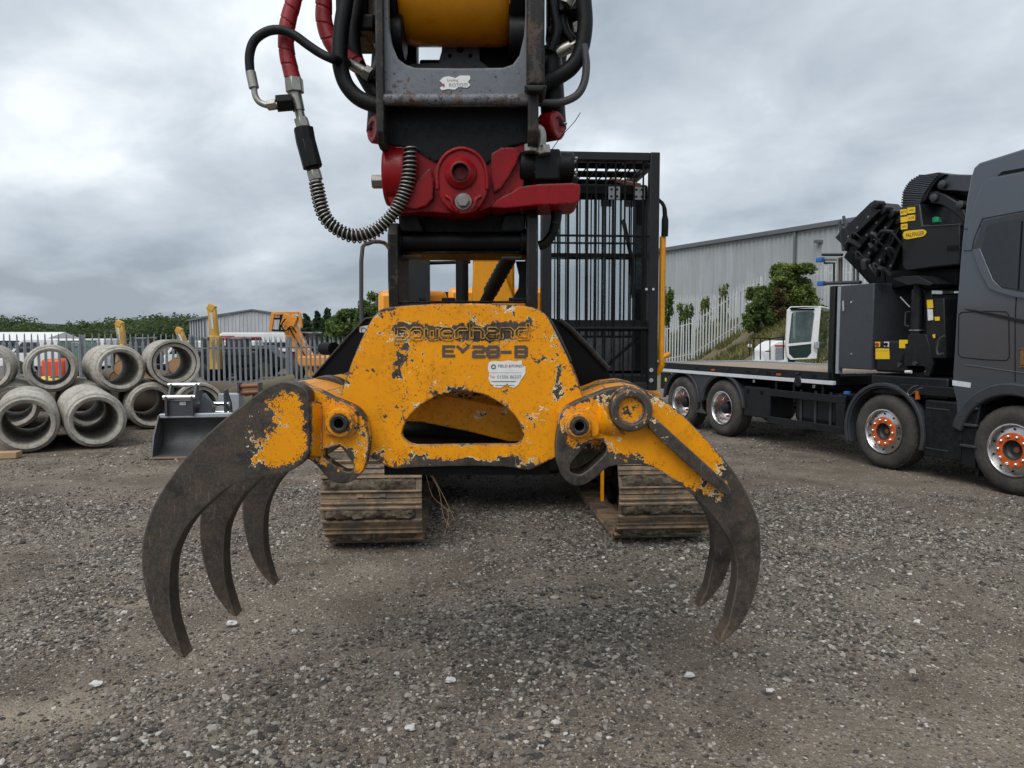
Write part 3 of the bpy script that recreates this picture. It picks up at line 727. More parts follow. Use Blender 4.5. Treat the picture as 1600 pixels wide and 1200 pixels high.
fl = mk('floodlight', MB().box(lf, (0.4, 0.3, 0.16)).cyl(lf, lf - nrmw * 0.25 + Vector((0, 0, 0.1)), 0.03, n=6), m_gutter, wh)

# ------------------------------------------------------------------ palisade fences
def pale_mesh(name, hgt, wid, triple, mat):
    mb = MB(); cols = [(-0.5, 0), (-0.22, 0.14), (0, 0.02), (0.22, 0.14), (0.5, 0)]
    if triple:
        rows = [(0.0, 1.0), (hgt - 0.16, 1.0)]
        vv = [(x * wid * s_, -d * wid, z) for z, s_ in rows for x, d in cols]
        n = 5; ff = [(r * n + i, r * n + i + 1, (r + 1) * n + i + 1, (r + 1) * n + i) for r in range(1) for i in range(4)]
        o = len(vv)
        for a, tx, ty in ((0, -0.62, -0.30), (1.5, 0.0, 0.12), (3, 0.62, -0.30)):
            i0 = int(a); j0 = min(i0 + 1, 4)
            b0, b1 = vv[5 + i0], vv[5 + j0]
            vv.append((tx * wid, ty * wid, hgt)); ff.append((5 + i0, 5 + j0, len(vv) - 1))
        mb.add(vv, ff)
    else:
        rows = [(0.0, 1.0), (hgt - 0.26, 1.0), (hgt - 0.22, 0.55), (hgt - 0.05, 0.45), (hgt, 0.06)]
        vv = [(x * wid * s_, -d * wid * s_, z) for z, s_ in rows for x, d in cols]
        mb.add(vv, [(r * 5 + i, r * 5 + i + 1, (r + 1) * 5 + i + 1, (r + 1) * 5 + i) for r in range(len(rows) - 1) for i in range(4)])
    b = MB(); off = len(mb.v)     # thickness
    b.add(mb.v + [(x, y + 0.012, z) for x, y, z in mb.v], mb.f + [tuple(i + off for i in reversed(f)) for f in mb.f])
    return local_mesh(name, b, mat, 0)
def fence(root, pts, pitch, hgt, me, mat, rails=(0.35, -0.42), post_every=2.75, zf=None):
    """pts: polyline of ground points; every pale, rail and post is its own part."""
    zf = zf or (lambda x, y: 0.0); hh = hgt
    for a, b in zip(pts[:-1], pts[1:]):
        a, b = Vector(a), Vector(b); L = (b - a).length; d = (b - a) / L; ang = math.atan2(d.y, d.x)
        if Vector((-d.y, d.x)).dot(Vector((a.x, a.y))) < 0: ang += PI
        n = int(L / pitch); nb = Vector((d.y, -d.x)); nb = nb if nb.dot(Vector((a.x, a.y))) > 0 else -nb
        for i in range(n):
            p = a + d * (pitch * (i + 0.5)); z = float(zf(p.x, p.y)) - 0.02 + random.uniform(-.012, .012)
            put('pale', me, root, (p.x, p.y, z), (random.uniform(-.012, .012), random.uniform(-.012, .012), ang))
        m = max(1, int(round(L / post_every)))
        for i in range(m + 1):
            p = a + d * (L * i / m); z = float(zf(p.x, p.y)); q = Vector((p.x + nb.x * 0.09, p.y + nb.y * 0.09, 0))
            if i < m or b == Vector(pts[-1]):
                mk('post', MB().box((q.x, q.y, z + hh * 0.48 - 0.1), (0.11, 0.10, hh * 0.98 + 0.2), Matrix.Rotation(ang, 3, 'Z')), mat, root)
            if i < m:
                p2 = a + d * (L * (i + 1) / m); z2 = float(zf(p2.x, p2.y)); q2 = Vector((p2.x + nb.x * 0.045, p2.y + nb.y * 0.045, 0)); q1 = Vector((p.x + nb.x * 0.045, p.y + nb.y * 0.045, 0))
                for rz in rails:
                    h_ = rz if rz > 0 else hh + rz
                    u = Vector((0, 0, 0.05)); w_ = Vector((nb.x, nb.y, 0)) * 0.05
                    p_, r_ = q1 + Vector((0, 0, z + h_)), q2 + Vector((0, 0, z2 + h_))
                    mk('rail', MB().hexa([p_, r_, p_ + w_, r_ + w_, p_ + u, r_ + u, p_ + w_ + u, r_ + w_ + u]), mat, root, smooth=0)
def fpt(x, z0=27.8, s=0.66):
    u = (x - 800) / FPX; z = z0 / (1 - s * u); return (u * z, z)
pm1 = pale_mesh('pale', 1.86, 0.070, False, m_galv); pm2 = pale_mesh('pale', 1.80, 0.068, True, m_galv)
f1 = thing('palisade_fence', 'galvanised palisade fence with single-pointed pales behind the concrete pipes', 'fence', (*fpt(100), 0))
fence(f1, [fpt(-70), fpt(302)], 0.155, 1.86, pm1, m_galv)
f2 = thing('palisade_fence', 'galvanised palisade fence with three-pronged pale tops before the metal shed', 'fence', (*fpt(420), 0))
fence(f2, [fpt(303), fpt(900)], 0.155, 1.80, pm2, m_galv)
pm3 = pale_mesh('pale', 2.4, 0.075, False, m_galv2)
f3 = thing('palisade_fence', 'pale grey palisade fence climbing the grassy bank behind the flatbed', 'fence', (10, 39, 0))
c1, c2, c3 = P(1153, 525, 37.8), P(1188, 500, 36), P(1345, 500, 33)
fence(f3, [(7.6, 40.6), (c1.x, c1.y), (c2.x, c2.y), (c3.x + 1.5, c3.y)], 0.155, 2.4, pm3, m_galv2, zf=bank_z)
pm4 = pale_mesh('pale', 2.3, 0.075, False, m_galv2)
f4 = thing('palisade_fence', 'farther palisade fence running level in front of the warehouse wall', 'fence', (12, 48, 0))
fence(f4, [(P(1040, 480, 49).x, 49), (P(1196, 480, 45).x, 45)], 0.16, 2.3, pm4, m_galv2, zf=lambda x, y: bank_z(x, y) * 0 + 2.2)

# bank under the far fence (raised ground there)
def bush(label, name, px, py, Y, wpx, hpx, n, mat, seed, leaf=0.085, group=None, stem=True, zb=None):
    c = P(px, py, Y); wm, hm = M(wpx, Y) / 2, M(hpx, Y) / 2; r = random.Random(seed)
    zb = float(bank_z(c.x, c.y)) if zb is None else zb
    t = thing(name, label, 'bush', (c.x, c.y, zb), group)
    zt = c.z + hm; bl = []
    for k_ in range(44):
        f_ = r.random(); sp_ = wm * (1.0 - .5 * f_); rad = wm * r.uniform(.14, .30)
        bl.append(((c.x + r.uniform(-.85, .85) * sp_, Y + r.uniform(-.5, .5), zb + (zt - zb) * (.08 + .86 * f_)), (rad, rad, (zt - zb) * r.uniform(.06, .14))))
    leaf_cloud('foliage', bl, int(n * 2.2), leaf, mat, t, flat=0.8, seed=seed)
    for i in range(4):
        mk('stem', MB().tube([(c.x + r.uniform(-.2, .2), Y, zb - 0.1), (c.x + r.uniform(-.5, .5) * wm, Y + r.uniform(-.2, .2), (zb + c.z) / 2), (c.x + r.uniform(-.8, .8) * wm, Y + r.uniform(-.2, .2), c.z + r.uniform(0.2, .8) * hm)], 0.02, n=5, sm=3), m_bark, t)
    return t
bush('tall green bush on the bank in front of the warehouse downpipe', 'bush', 1232, 458, 34.5, 100, 96, 9500, m_bush, 11)
bush('dark green bush low on the bank beside the climbing fence', 'bush', 1186, 482, 34.2, 56, 66, 5000, m_leaf, 12)
bush('brownish bush on the bank between two green ones', 'bush', 1216, 480, 34.0, 36, 64, 2200, m_bushbr, 13)
bush('yellow-green bush on the bank behind the white digger cab', 'bush', 1262, 472, 34.3, 46, 50, 3000, m_bush, 14)
bush('dark bush behind the yellow handrail of the excavator', 'bush', 1042, 488, 44, 28, 68, 2600, m_leaf, 15)
bush('small leafy sapling growing through the far fence', 'bush', 1131, 457, 43, 14, 26, 700, m_bush, 16)
bush('low spiky bush at the foot of the far fence', 'bush', 1070, 490, 43.5, 34, 30, 1500, m_leaf, 17)
bush('thin sapling left of the climbing fence post', 'bush', 1104, 476, 42.5, 22, 22, 700, m_bush, 18)

# ------------------------------------------------------------------ grey gabled shed and low blue building far left
def corr_wall(name, a, b, z0, ztop, mat, parent, pitch=0.5, dep=0.07):
    a, b = Vector((*a, 0)), Vector((*b, 0)); L = (b - a).length; d = (b - a) / L; nn = Vector((d.y, -d.x, 0)); n = int(L / pitch); pl = []
    if nn.dot(-a) < 0: nn = -nn
    for i in range(n + 1):
        for t_, e_ in ((0, 0), (0.5, 0), (0.6, 1), (0.9, 1)):
            s_ = min(L, (i + t_) * L / (n + 1)); pl.append((a + d * s_ + nn * dep * e_, ztop(s_ / L)))
    vv = []
    for p, zt in pl: vv += [p + Vector((0, 0, z0)), p + Vector((0, 0, zt))]
    mb = MB().add(vv, [(2 * i, 2 * i + 2, 2 * i + 3, 2 * i + 1) for i in range(len(pl) - 1)])
    return mk(name, mb, mat, parent, smooth=0)
YS = 95.0
sl, sr, rg_ = P(321, 497, YS), P(470, 497, YS), P(395, 486, YS); bl_ = P(297, 511, YS + 16)
sh = thing('metal_shed', 'grey gabled metal shed standing beyond the palisade fence', 'shed', (rg_.x, YS, 0))
corr_wall('gable_wall', (sl.x, YS), (sr.x, YS), 0, lambda t: sl.z + (rg_.z - sl.z) * (1 - abs(2 * t - 1)), m_clad2, sh)
dl = Vector((bl_.x - sl.x, 16, 0))
corr_wall('side_wall', (sl.x, YS), (sl.x + dl.x, YS + 16), 0, lambda t: sl.z - 0.02, m_clad2, sh)
for sgn, e_ in ((1, sl), (-1, sr)):
    mk('roof_slope', MB().prism([Vector((e_.x - 0.3 * sgn, YS - 0.3, e_.z - 0.06)), Vector((rg_.x, YS - 0.3, rg_.z + 0.05)), Vector((rg_.x, YS - 0.3, rg_.z + 0.25)), Vector((e_.x - 0.3 * sgn, YS - 0.3, e_.z + 0.18))], dl), m_gutter, sh, smooth=0)
mk('window_band', MB().box((rg_.x + 1.0, YS - 0.2, 1.55), (9.0, 0.12, 0.5)), m_gutter, sh)
for i in range(6): mk('wall_column', MB().box((sl.x + dl.x * i / 6 - 0.1, YS + 16 * i / 6 - 0.1, sl.z / 2 - .1), (0.14, 0.14, sl.z)), m_gutter, sh)
YB = 62.0
q0, q1 = P(-90, 523, YB), P(62, 523, YB)
lb = thing('low_building', 'long low pale blue building with white roof at far left', 'building', ((q0.x + q1.x) / 2, YB, 0))
corr_wall('wall', (q0.x, YB), (q1.x, YB), 0, lambda t: 1.45, m_bluebld, lb, 0.6)
mk('roof', MB().prism([Vector((q0.x, YB - 0.3, 1.42)), Vector((q0.x, YB + 3, 2.15)), Vector((q0.x, YB + 6, 1.45))], Vector((q1.x - q0.x + 0.3, 0, 0))), m_white, lb, smooth=0)
for i in range(7): mk('window', MB().box((q0.x + 1 + i * 1.15, YB - 0.1, 1.05), (0.7, 0.1, 0.35)), m_glass_d, lb)

# ------------------------------------------------------------------ trees beyond the left fence
def tree(label, name, px, pytop, Y, wpx, mat, seed, conifer=False, n=5000, leaf=0.2, group=None):
    tp = P(px, pytop, Y); H = tp.z; r = random.Random(seed); W = M(wpx, Y) / 2
    t = thing(name, label, 'tree', (tp.x, Y, 0), group)
    mk('trunk', MB().tube([(tp.x, Y, -0.1), (tp.x + 0.1, Y, H * 0.5), (tp.x, Y, H * 0.93)], [0.22, 0.2, 0.16, 0.10, 0.05], n=8, sm=4), m_bark, t)
    bl = []
    if conifer:
        for i in range(16):
            h_ = H * (0.25 + 0.74 * i / 15); w_ = W * (1.05 - i / 16) + 0.1
            bl.append(((tp.x + r.uniform(-.2, .2) * w_, Y + r.uniform(-.3, .3), h_), (w_ * r.uniform(.7, 1.1), w_ * .8, H * 0.05)))
    else:
        for i in range(26):
            a = r.uniform(0, 2 * PI); e_ = r.uniform(-0.2, 1); rad = W * r.uniform(.22, .42)
            bl.append(((tp.x + math.cos(a) * W * .75 * math.sqrt(max(0.05, 1 - e_ * e_ * .8)), Y + math.sin(a) * W * .7, H * 0.55 + e_ * (H * 0.45 - rad * .7)), (rad, rad, rad * .8)))
        for i in range(6):
            a = r.uniform(0, 2 * PI)
            mk('limb', MB().tube([(tp.x, Y, H * r.uniform(.3, .5)), (tp.x + math.cos(a) * W * .4, Y + math.sin(a) * W * .4, H * .62), (tp.x + math.cos(a) * W * .75, Y + math.sin(a) * W * .6, H * r.uniform(.7, .85))], [0.09, 0.06, 0.03], n=6, sm=3), m_bark, t)
    leaf_cloud('crown', bl, n, leaf, mat, t, flat=0.8, seed=seed)
tree('leafy green tree rising just left of the excavator', 'tree', 588, 456, 48, 64, m_leaf, 21, n=8000, leaf=0.13)
tree('rounded green tree behind the black grapple guard', 'tree', 548, 482, 50, 56, m_leaf, 22, n=7000, leaf=0.13)
tree('dark broad conifer to the right of the orange boom', 'conifer', 512, 484, 70, 34, m_leaf_con, 23, True, 4500, 0.2)
tree('narrow dark conifer touching the right edge of the shed', 'conifer', 478, 492, 72, 26, m_leaf_con, 24, True, 3500, 0.2)
tree('low green tree between the conifer and the leafy tree', 'tree', 528, 492, 56, 40, m_leaf, 25, n=4500, leaf=0.13)
tree('dark conifer peeping above the shed tree line', 'conifer', 496, 488, 75, 24, m_leaf_con, 26, True, 3500, 0.2)
# ------------------------------------------------------------------ concrete pipes
RO, RI, PL = 0.445, 0.315, 2.35
def pipe_mesh(socket):
    mb = MB()
    if socket: prof = [(RI, 0.05), (0.372, 0.05), (0.372, 0.13), (0.388, 0.13), (0.392, 0.0), (RO - 0.012, 0.0), (RO, 0.012)]
    else: prof = [(RI, 0.03), (RI + 0.02, 0.01), (0.372, 0.0), (0.384, 0.012), (0.392, 0.075), (0.418, 0.08), (0.432, 0.10), (0.436, 0.22), (RO, 0.235)]
    prof += [(RO, PL - 0.01), (RO - 0.01, PL), (RI, PL)]
    mb.lathe((0, 0, 0), (0, 0, 1), prof, 48, closed=True); return local_mesh('concrete_pipe', mb, m_conc, 40)
pmA, pmB = pipe_mesh(False), pipe_mesh(True)
pipes = [  # near centre px, distance, far centre px, socket end, label
    ((41, 663), 10.95, (44, 639), 0, 'large concrete pipe at the front left of the bottom row'),
    ((151, 657), 11.45, (131, 637), 0, 'concrete pipe in the bottom row nearest the grey bucket hitch, lowest and frontmost right'),
    ((20, 634), 13.8, (26, 623), 0, 'concrete pipe of the back bottom row behind the front left pipe'),
    ((140, 634.4), 13.85, (122, 622), 0, 'concrete pipe of the back bottom row behind the front right pipe'),
    ((238, 634.4), 13.85, (220, 622), 0, 'shaded concrete pipe of the bottom row just left of the bucket hitch'),
    ((312, 634.4), 13.85, (294, 622), 1, 'concrete pipe of the bottom row half hidden behind the bucket hitch'),
    ((-62, 634), 13.8, (-50, 622), 0, 'concrete pipe of the bottom row cut off by the left edge'),
    ((-22, 576), 13.55, (-8, 571), 0, 'concrete pipe of the top row cut off by the left edge'),
    ((80, 576), 13.5, (79, 571), 0, 'concrete pipe of the top row seen straight through to an orange machine'),
    ((189, 576.5), 13.7, (163, 571), 0, 'concrete pipe of the top row turned so its left side shows'),
    ((273, 567.5), 13.8, (256, 563), 1, 'highest concrete pipe of the top row, with a dark groove in its rim'),
]
for (nx_, ny_), Y, (fx, fy), sk, lab in pipes:
    a = P(nx_, ny_, Y); b = P(fx, fy, Y + 2.1); ax_ = (b - a)
    if ny_ > 600: a.z = RO - 0.004; ax_.z = 0
    ax_.normalize(); R = ax_.to_track_quat('Z', 'Y').to_matrix()
    o = put('concrete_pipe', pmB if sk else pmA, None, a, R); o.rotation_euler = R.to_euler()
    tag(o, lab, 'pipe', 'stacked concrete pipes')
g = G(5, 717); o = mk('timber_block', MB().box((g.x, g.y + .1, 0.045), (0.30, 0.2, 0.09), Matrix.Rotation(.2, 3, 'Z')), m_timber, bevel=0.006); tag(o, 'small sawn timber block wedged at the foot of the front left pipe', 'timber')

# logs behind the pipes and beside the fence
def log(px, py, Y, L, r, ang, mat, label, z=None, tilt=0.0, group='felled logs behind the pipes'):
    c = P(px, py, Y); c.z = r if z is None else z
    t = thing('log', label, 'log', (c.x, c.y, c.z - r), group)
    d = Vector((math.cos(ang) * math.cos(tilt), math.sin(ang) * math.cos(tilt), math.sin(tilt)))
    rr2 = random.Random(int(px * 7 + py)); mb = MB(); path = [c + d * (L * (k / 6 - .5)) + Vector((0, 0, rr2.uniform(-.03, .03) * r * 3)) for k in range(7)]
    mb.tube(path, [r * rr2.uniform(.93, 1.07) for _ in range(12)], n=14, sm=2); mk('bark', mb, mat, t, smooth=60)
    for s_ in (-1, 1):
        e_ = path[0] if s_ < 0 else path[-1]; mk('cut_end', MB().cyl(e_ + d * s_ * 0.002, e_ + d * s_ * 0.012, r * .9, n=14), m_cut, t)
LOGS = ['split log on the woodpile seen through the turned top-row pipe', 'round log atop the woodpile left of the highest pipe', 'pale-ended log on the woodpile seen through the highest pipe', 'thin log on top of the woodpile behind the highest pipe', 'stubby log leaning on the woodpile by the fence', 'log at the left end of the woodpile behind the pipes']
for k_, lab in enumerate(LOGS): log(150 + k_ * 27, 600, 17.2 + .1 * (k_ % 2), 1.5, 0.15 + .02 * (k_ % 3), 2.02 + .2 * math.sin(k_ * 2.1), m_bark, lab, 0.78 + .04 * (k_ % 2) + (.26 if k_ % 3 == 2 else 0))
log(200, 620, 17.6, 3.4, 0.32, 0.1, m_bark, 'log at the base of the pile behind the pipes', None)
log(100, 620, 17.4, 3.0, 0.30, 0.15, m_bark, 'log at the base of the pile behind the top-left pipes', None)
log(290, 620, 17.3, 3.4, 0.33, 0.1, m_bark, 'thick log at the base of the pile near the fence corner', None)
log(330, 618, 15.2, 1.7, 0.26, 0.2, m_moss, 'short mossy log behind the bucket hitch', None)
log(412, 604, 15.6, 1.3, 0.16, 0.35, m_moss, 'mossy log resting slantwise above the left claw', 0.66, 0.22)
log(408, 626, 15.9, 2.2, 0.24, 0.1, m_bark, 'log lying under the mossy slanting one', None)

# ------------------------------------------------------------------ grey grading bucket with its hitch
g0 = G(238, 717); bk_o = Vector((g0.x, g0.y, 0)); a_ = 0.16; bx = Vector((math.cos(a_), math.sin(a_), 0)); by = Vector((-math.sin(a_), math.cos(a_), 0))
def BL(x, y, z): return bk_o + bx * x + by * y + Vector((0, 0, z))
bkt = thing('grading_bucket', 'wide grey grading bucket with dark hitch standing before the pipes', 'bucket', bk_o)
WB = 1.55
inner = [(0.02, 0.03), (0.25, 0.03), (0.42, 0.07), (0.53, 0.17), (0.57, 0.30), (0.54, 0.42), (0.46, 0.52), (0.40, 0.55)]
sh_ = catmull([Vector((y, z, 0)) for y, z in inner], 4)
mb = MB().sheet([BL(0, p.x, p.y) for p in sh_], bx * WB, 0.018); mk('shell', mb, m_bucket, bkt, smooth=50)
side = [(-0.02, 0.0), (0.60, 0.0), (0.64, 0.30), (0.60, 0.48), (0.46, 0.60), (0.36, 0.58), (0.10, 0.30)]
for x in (-0.02, WB): mk('side_plate', MB().prism([BL(x, y, z) for y, z in side], bx * 0.025), m_bucket, bkt, bevel=0.003)
mk('cutting_edge', MB().hexa([BL(-0.03, -0.06, 0.0), BL(WB + .03, -0.06, 0.0), BL(-0.03, 0.12, 0.0), BL(WB + .03, 0.12, 0.0), BL(-0.03, -0.06, 0.022), BL(WB + .03, -0.06, 0.022), BL(-0.03, 0.12, 0.028), BL(WB + .03, 0.12, 0.028)]), m_cutedge, bkt, bevel=0.003)
mk('top_tube', MB().box(BL(WB / 2, 0.42, 0.575), (WB, 0.10, 0.065), Matrix.Rotation(a_, 3, 'Z')), m_lblue, bkt, bevel=0.012)
mk('gusset', MB().prism([BL(0.22, 0.5, 0.60), BL(0.5, 0.5, 0.68), BL(0.72, 0.5, 0.70), BL(0.72, 0.5, 0.58), BL(0.22, 0.5, 0.58)], by * 0.03), m_bucketdk, bkt)
for x in (0.10, 0.46):
    mk('hitch_ear', MB().prism([BL(x, 0.30, 0.58), BL(x, 0.30, 0.87), BL(x, 0.36, 0.90), BL(x, 0.44, 0.86), BL(x, 0.56, 1.02), BL(x, 0.62, 1.06), BL(x, 0.68, 1.03), BL(x, 0.70, 0.58)], bx * 0.035), m_bucketdk, bkt, bevel=0.005)
mk('hitch_panel', MB().box2(BL(0, 0, 0), BL(0, 0, 0)) if False else MB().hexa([BL(x, y, z) for z in (0.58, 0.80) for y in (0.36, 0.60) for x in (0.13, 0.46)]), m_bucketdk, bkt, bevel=0.006)
mk('hitch_pin', MB().cyl(BL(0.07, 0.34, 0.855), BL(0.52, 0.34, 0.855), 0.035), m_chrome, bkt)
mk('hitch_pin', MB().cyl(BL(0.07, 0.62, 1.02), BL(0.52, 0.62, 1.02), 0.035), m_chrome, bkt)
mk('data_plate', MB().box(BL(0.34, 0.355, 0.76), (0.09, 0.006, 0.05), Matrix.Rotation(a_, 3, 'Z')), m_chrome, bkt)
mk('cylinder_cover', MB().prism([BL(0.52, 0.45, 0.6), BL(0.60, 0.45, 0.90), BL(0.72, 0.45, 0.74), BL(0.74, 0.45, 0.6)], by * 0.18), m_bucketdk, bkt, bevel=0.01)
# coupler frame beside it
g1 = P(335, 650, 11.5); 
cf = thing('coupler_frame', 'silver coupler frame with shiny rods partly hidden by the left claw', 'coupler', (g1.x, 11.5, 0))
c0 = P(312, 660, 11.4); x0 = c0.x
for x in (x0, x0 + 0.40): mk('side_plate', MB().prism([(x, 11.35, 0.0), (x, 11.35, 0.92), (x, 11.45, 0.94), (x, 11.62, 0.70), (x, 11.7, 0.0)], (0.03, 0, 0)), m_bucketdk, cf, bevel=0.004)
mk('rod', MB().cyl((x0 - .03, 11.42, P(330, 632, 11.42).z), (x0 + .46, 11.42, P(330, 631, 11.42).z), 0.04), m_chrome, cf)
mk('rod', MB().cyl((x0 - .03, 11.42, P(330, 646, 11.42).z), (x0 + .46, 11.42, P(330, 645, 11.42).z), 0.04), m_chrome, cf)
mk('cross_plate', MB().box((x0 + .22, 11.6, 0.22), (0.42, 0.03, 0.44)), m_bucket, cf)
c2_ = P(360, 629, 12.2)
tb = thing('tool_adapter', 'pale grey adapter box with rusty pins behind the left claw', 'adapter', (c2_.x, 12.2, 0))
mk('box', MB().box((c2_.x, 12.25, c2_.z), (0.34, 0.25, 0.30)), m_lblue, tb, bevel=0.008)
mk('stand', MB().box((c2_.x, 12.3, (c2_.z - .15) / 2), (0.5, 0.3, c2_.z - 0.15)), m_bucketdk, tb, bevel=0.008)
for yy in (604, 614):
    q = P(376, yy, 12.25); mk('pin', MB().cyl(q, q + Vector((0.34, 0.02, 0.02)), 0.037), m_rustpin, tb)
for dx in (-0.01, 0.33):
    q = P(376, 619, 12.25); mk('ear', MB().box((q.x + dx, 12.25, q.z + .02), (0.025, 0.16, 0.42)), m_bucketdk, tb)
mk('ear_base', MB().box((q.x + .16, 12.3, (q.z - .16) / 2), (0.42, 0.28, q.z - .16)), m_bucketdk, tb)

# ------------------------------------------------------------------ machines and vehicles beyond the left fence
def wheel_simple(mb, c, r, w, ax=(1, 0, 0)):
    a = Vector(ax).normalized(); mb.cyl(Vector(c) - a * w / 2, Vector(c) + a * w / 2, r, n=20)
def far_digger(label, px, Y, pts, wpx, mat, seed):
    """Yellow digger whose raised arm shows over the fence; pts: arm centre line in px."""
    q = [P(x, y, Y) for x, y in pts]; b = Vector((q[0].x, Y, 0)); t = thing('yellow_digger', label, 'digger', b, 'old yellow diggers beyond the fence')
    w_ = M(wpx, Y)
    for i in range(len(q) - 1):
        d = q[i + 1] - q[i]; R = d.to_track_quat('Z', 'Y').to_matrix(); s_ = 1.0 - 0.25 * i
        mk('boom' if i == 0 else 'dipper', MB().box((q[i] + q[i + 1]) / 2, (w_ * s_, w_ * 1.4 * s_, d.length + w_ * .4), R), mat, t, bevel=w_ * .12)
        o_ = Vector((w_ * .15, -w_ * 1.0, 0))
        mk('ram', MB().cyl(q[i] * .7 + q[i + 1] * .3 + o_, q[i] * .15 + q[i + 1] * .85 + o_, w_ * .17, n=10), m_chrome if i else m_darkmat, t)
    e_ = q[-1]
    mk('pivot_plate', MB().box(e_ + Vector((0, 0, w_ * .2)), (w_ * .9, w_ * .9, w_ * .8), Matrix.Rotation(.5, 3, 'Y')), mat, t, bevel=.02)
    mk('hose', MB().tube([q[0] + Vector((-w_ * .7, -w_, .2)), (q[0] + q[1]) / 2 + Vector((-w_ * 1.0, -w_, 0)), q[1] + Vector((-w_ * .6, -w_ * .6, 0)), q[1] + Vector((-w_, -w_ * .6, -.5))], 0.02, n=6, sm=4), m_hose, t)
    mk('body', MB().box((b.x + .3, Y + .9, 0.85), (1.5, 1.6, 0.6)), m_truckblk, t, bevel=.08)
    mk('cab', MB().box((b.x + .75, Y + .5, 1.35), (0.75, 0.9, 0.75)), m_glass_d, t, bevel=.05)
    for s_ in (-.6, .7): mk('track', MB().box((b.x + .3 + s_, Y + .9, 0.27), (0.35, 2.1, 0.54)), m_darkmat, t, bevel=.15)
far_digger('old yellow digger with the tallest upright arm left of the shed gable', 334, 29, [(337, 575), (336, 527), (331, 483)], 12, m_oldyellow, 1)
far_digger('old yellow digger whose arm stands behind the turned pipe', 190, 31, [(189, 580), (192, 540), (187, 508)], 11, m_oldyellow, 2)
far_digger('old yellow digger with only its arm tip showing above the highest pipe', 282, 33, [(300, 575), (292, 545), (280, 518)], 10, m_oldyellow, 3)
# orange telehandler with fork carriage raised
YT = 30.0
th = thing('telehandler', 'orange telehandler with its raised boom and fork carriage before the shed', 'telehandler', (P(490, 590, YT).x, YT, 0))
b0, b1 = P(494, 585, YT), P(451, 508, YT); d = b1 - b0; R = d.to_track_quat('Z', 'Y').to_matrix(); bw = M(17, YT)
mk('boom', MB().box((b0 + b1) / 2, (bw, bw * 1.2, d.length), R), m_orange_m, th, bevel=.02)
mk('boom_wear_strip', MB().box((b0 + b1) / 2 + Vector((bw * .1, -bw * .61, 0)), (bw * .28, 0.02, d.length * .9), R), m_darkmat, th)
mk('ram', MB().cyl(b0 * .6 + b1 * .4 + Vector((bw * .7, -.1, 0)), b0 * .15 + b1 * .85 + Vector((bw * .55, -.1, 0)), .05, n=10), m_chrome, th)
for (xa, ya, xb, yb, w_) in ((425, 490, 468, 489, 4), (424, 516, 448, 517, 3), (427, 489, 423, 517, 5), (468, 489, 471, 512, 4), (440, 490, 437, 516, 3), (452, 490, 448, 520, 5), (425, 498, 468, 497, 3)):
    pa, pb = P(xa, ya, YT - .2), P(xb, yb, YT - .2); dd = pb - pa
    mk('carriage_bar', MB().box((pa + pb) / 2, (M(w_, YT), M(w_, YT), dd.length), dd.to_track_quat('Z', 'Y').to_matrix()), m_orange_m if w_ > 3 else m_darkmat, th, bevel=.008)
pa = P(453, 502, YT - .1); mk('carriage_head', MB().box(pa, (M(22, YT), .35, M(20, YT)), Matrix.Rotation(.35, 3, 'Y')), m_orange_m, th, bevel=.04)
mk('hose_bundle', MB().tube([P(446, 498, YT - .4), P(440, 508, YT - .4), P(446, 517, YT - .4), P(455, 510, YT - .4), P(463, 520, YT - .4)], .03, n=6, sm=4), m_hose, th)
mk('body', MB().box((b0.x + .15, YT + 1.2, .75), (1.6, 3.2, .45)), m_orange_m, th, bevel=.08)
mk('cab', MB().box((b0.x - .5, YT + 1.0, 1.5), (.8, 1.3, .9)), m_glass_d, th, bevel=.06)
for sx in (-1, 1):
    for sy in (0, 2.4): mk('wheel', MB().lathe((b0.x + .15 + sx * .85 - .17, YT + sy, .45), (1, 0, 0), [(.2, .0), (.38, -.0), (.45, .06), (.45, .28), (.38, .34), (.2, .34)], 20), m_tyre, th)

def far_car(label, name, cat, px, Y, L, W, H, mat, ang, van=False, group='vehicles parked beyond the fence'):
    c = P(px, 560, Y); t = thing(name, label, cat, (c.x, Y, 0), group)
    R = Matrix.Rotation(ang, 3, 'Z'); o_ = Vector((c.x, Y, 0))
    pr = [(-.5, .28), (-.5, .55), (-.46, .62), (-.30, .66), (-.18, 1.0), (.34, 1.0), (.46, .66), (.5, .6), (.5, .28)] if not van else [(-.5, .2), (-.5, .42), (-.42, .52), (-.30, .95), (-.26, 1.0), (.5, 1.0), (.5, .2)]
    pts = [o_ + R @ Vector((x * L, -W / 2, z * H)) for x, z in pr]
    mk('body', MB().prism(pts, R @ Vector((0, W, 0))), mat, t, bevel=.05)
    gp = [(-.27, .68), (-.17, .95), (.32, .95), (.42, .68)] if not van else [(-.36, .60), (-.28, .9), (-.12, .9), (-.12, .60)]
    for y in (-W / 2 - .004, W / 2 - .006): mk('window', MB().prism([o_ + R @ Vector((x * L, y, z * H)) for x, z in gp], R @ Vector((0, .01, 0))), m_glass_d, t)
    for x in (-.32, .32):
        for y in (-W / 2 + .02, W / 2 - .02): mk('wheel', MB().cyl(o_ + R @ Vector((x * L, y - .1, .31)), o_ + R @ Vector((x * L, y + .1, .31)), .31, n=18), m_tyre, t)
far_car('white van parked beyond the fence in front of the shed', 'parked_van', 'van', 388, 47, 5.0, 1.95, 2.0, m_white, 0.15, True)
far_car('red car behind the fence between digger arm and van', 'parked_car', 'car', 366, 40, 4.0, 1.75, 1.75, m_redcar, 1.4)
far_car('silver car behind the fence right of the red car', 'parked_car', 'car', 418, 42, 4.3, 1.75, 1.5, m_silvercar, 0.2)
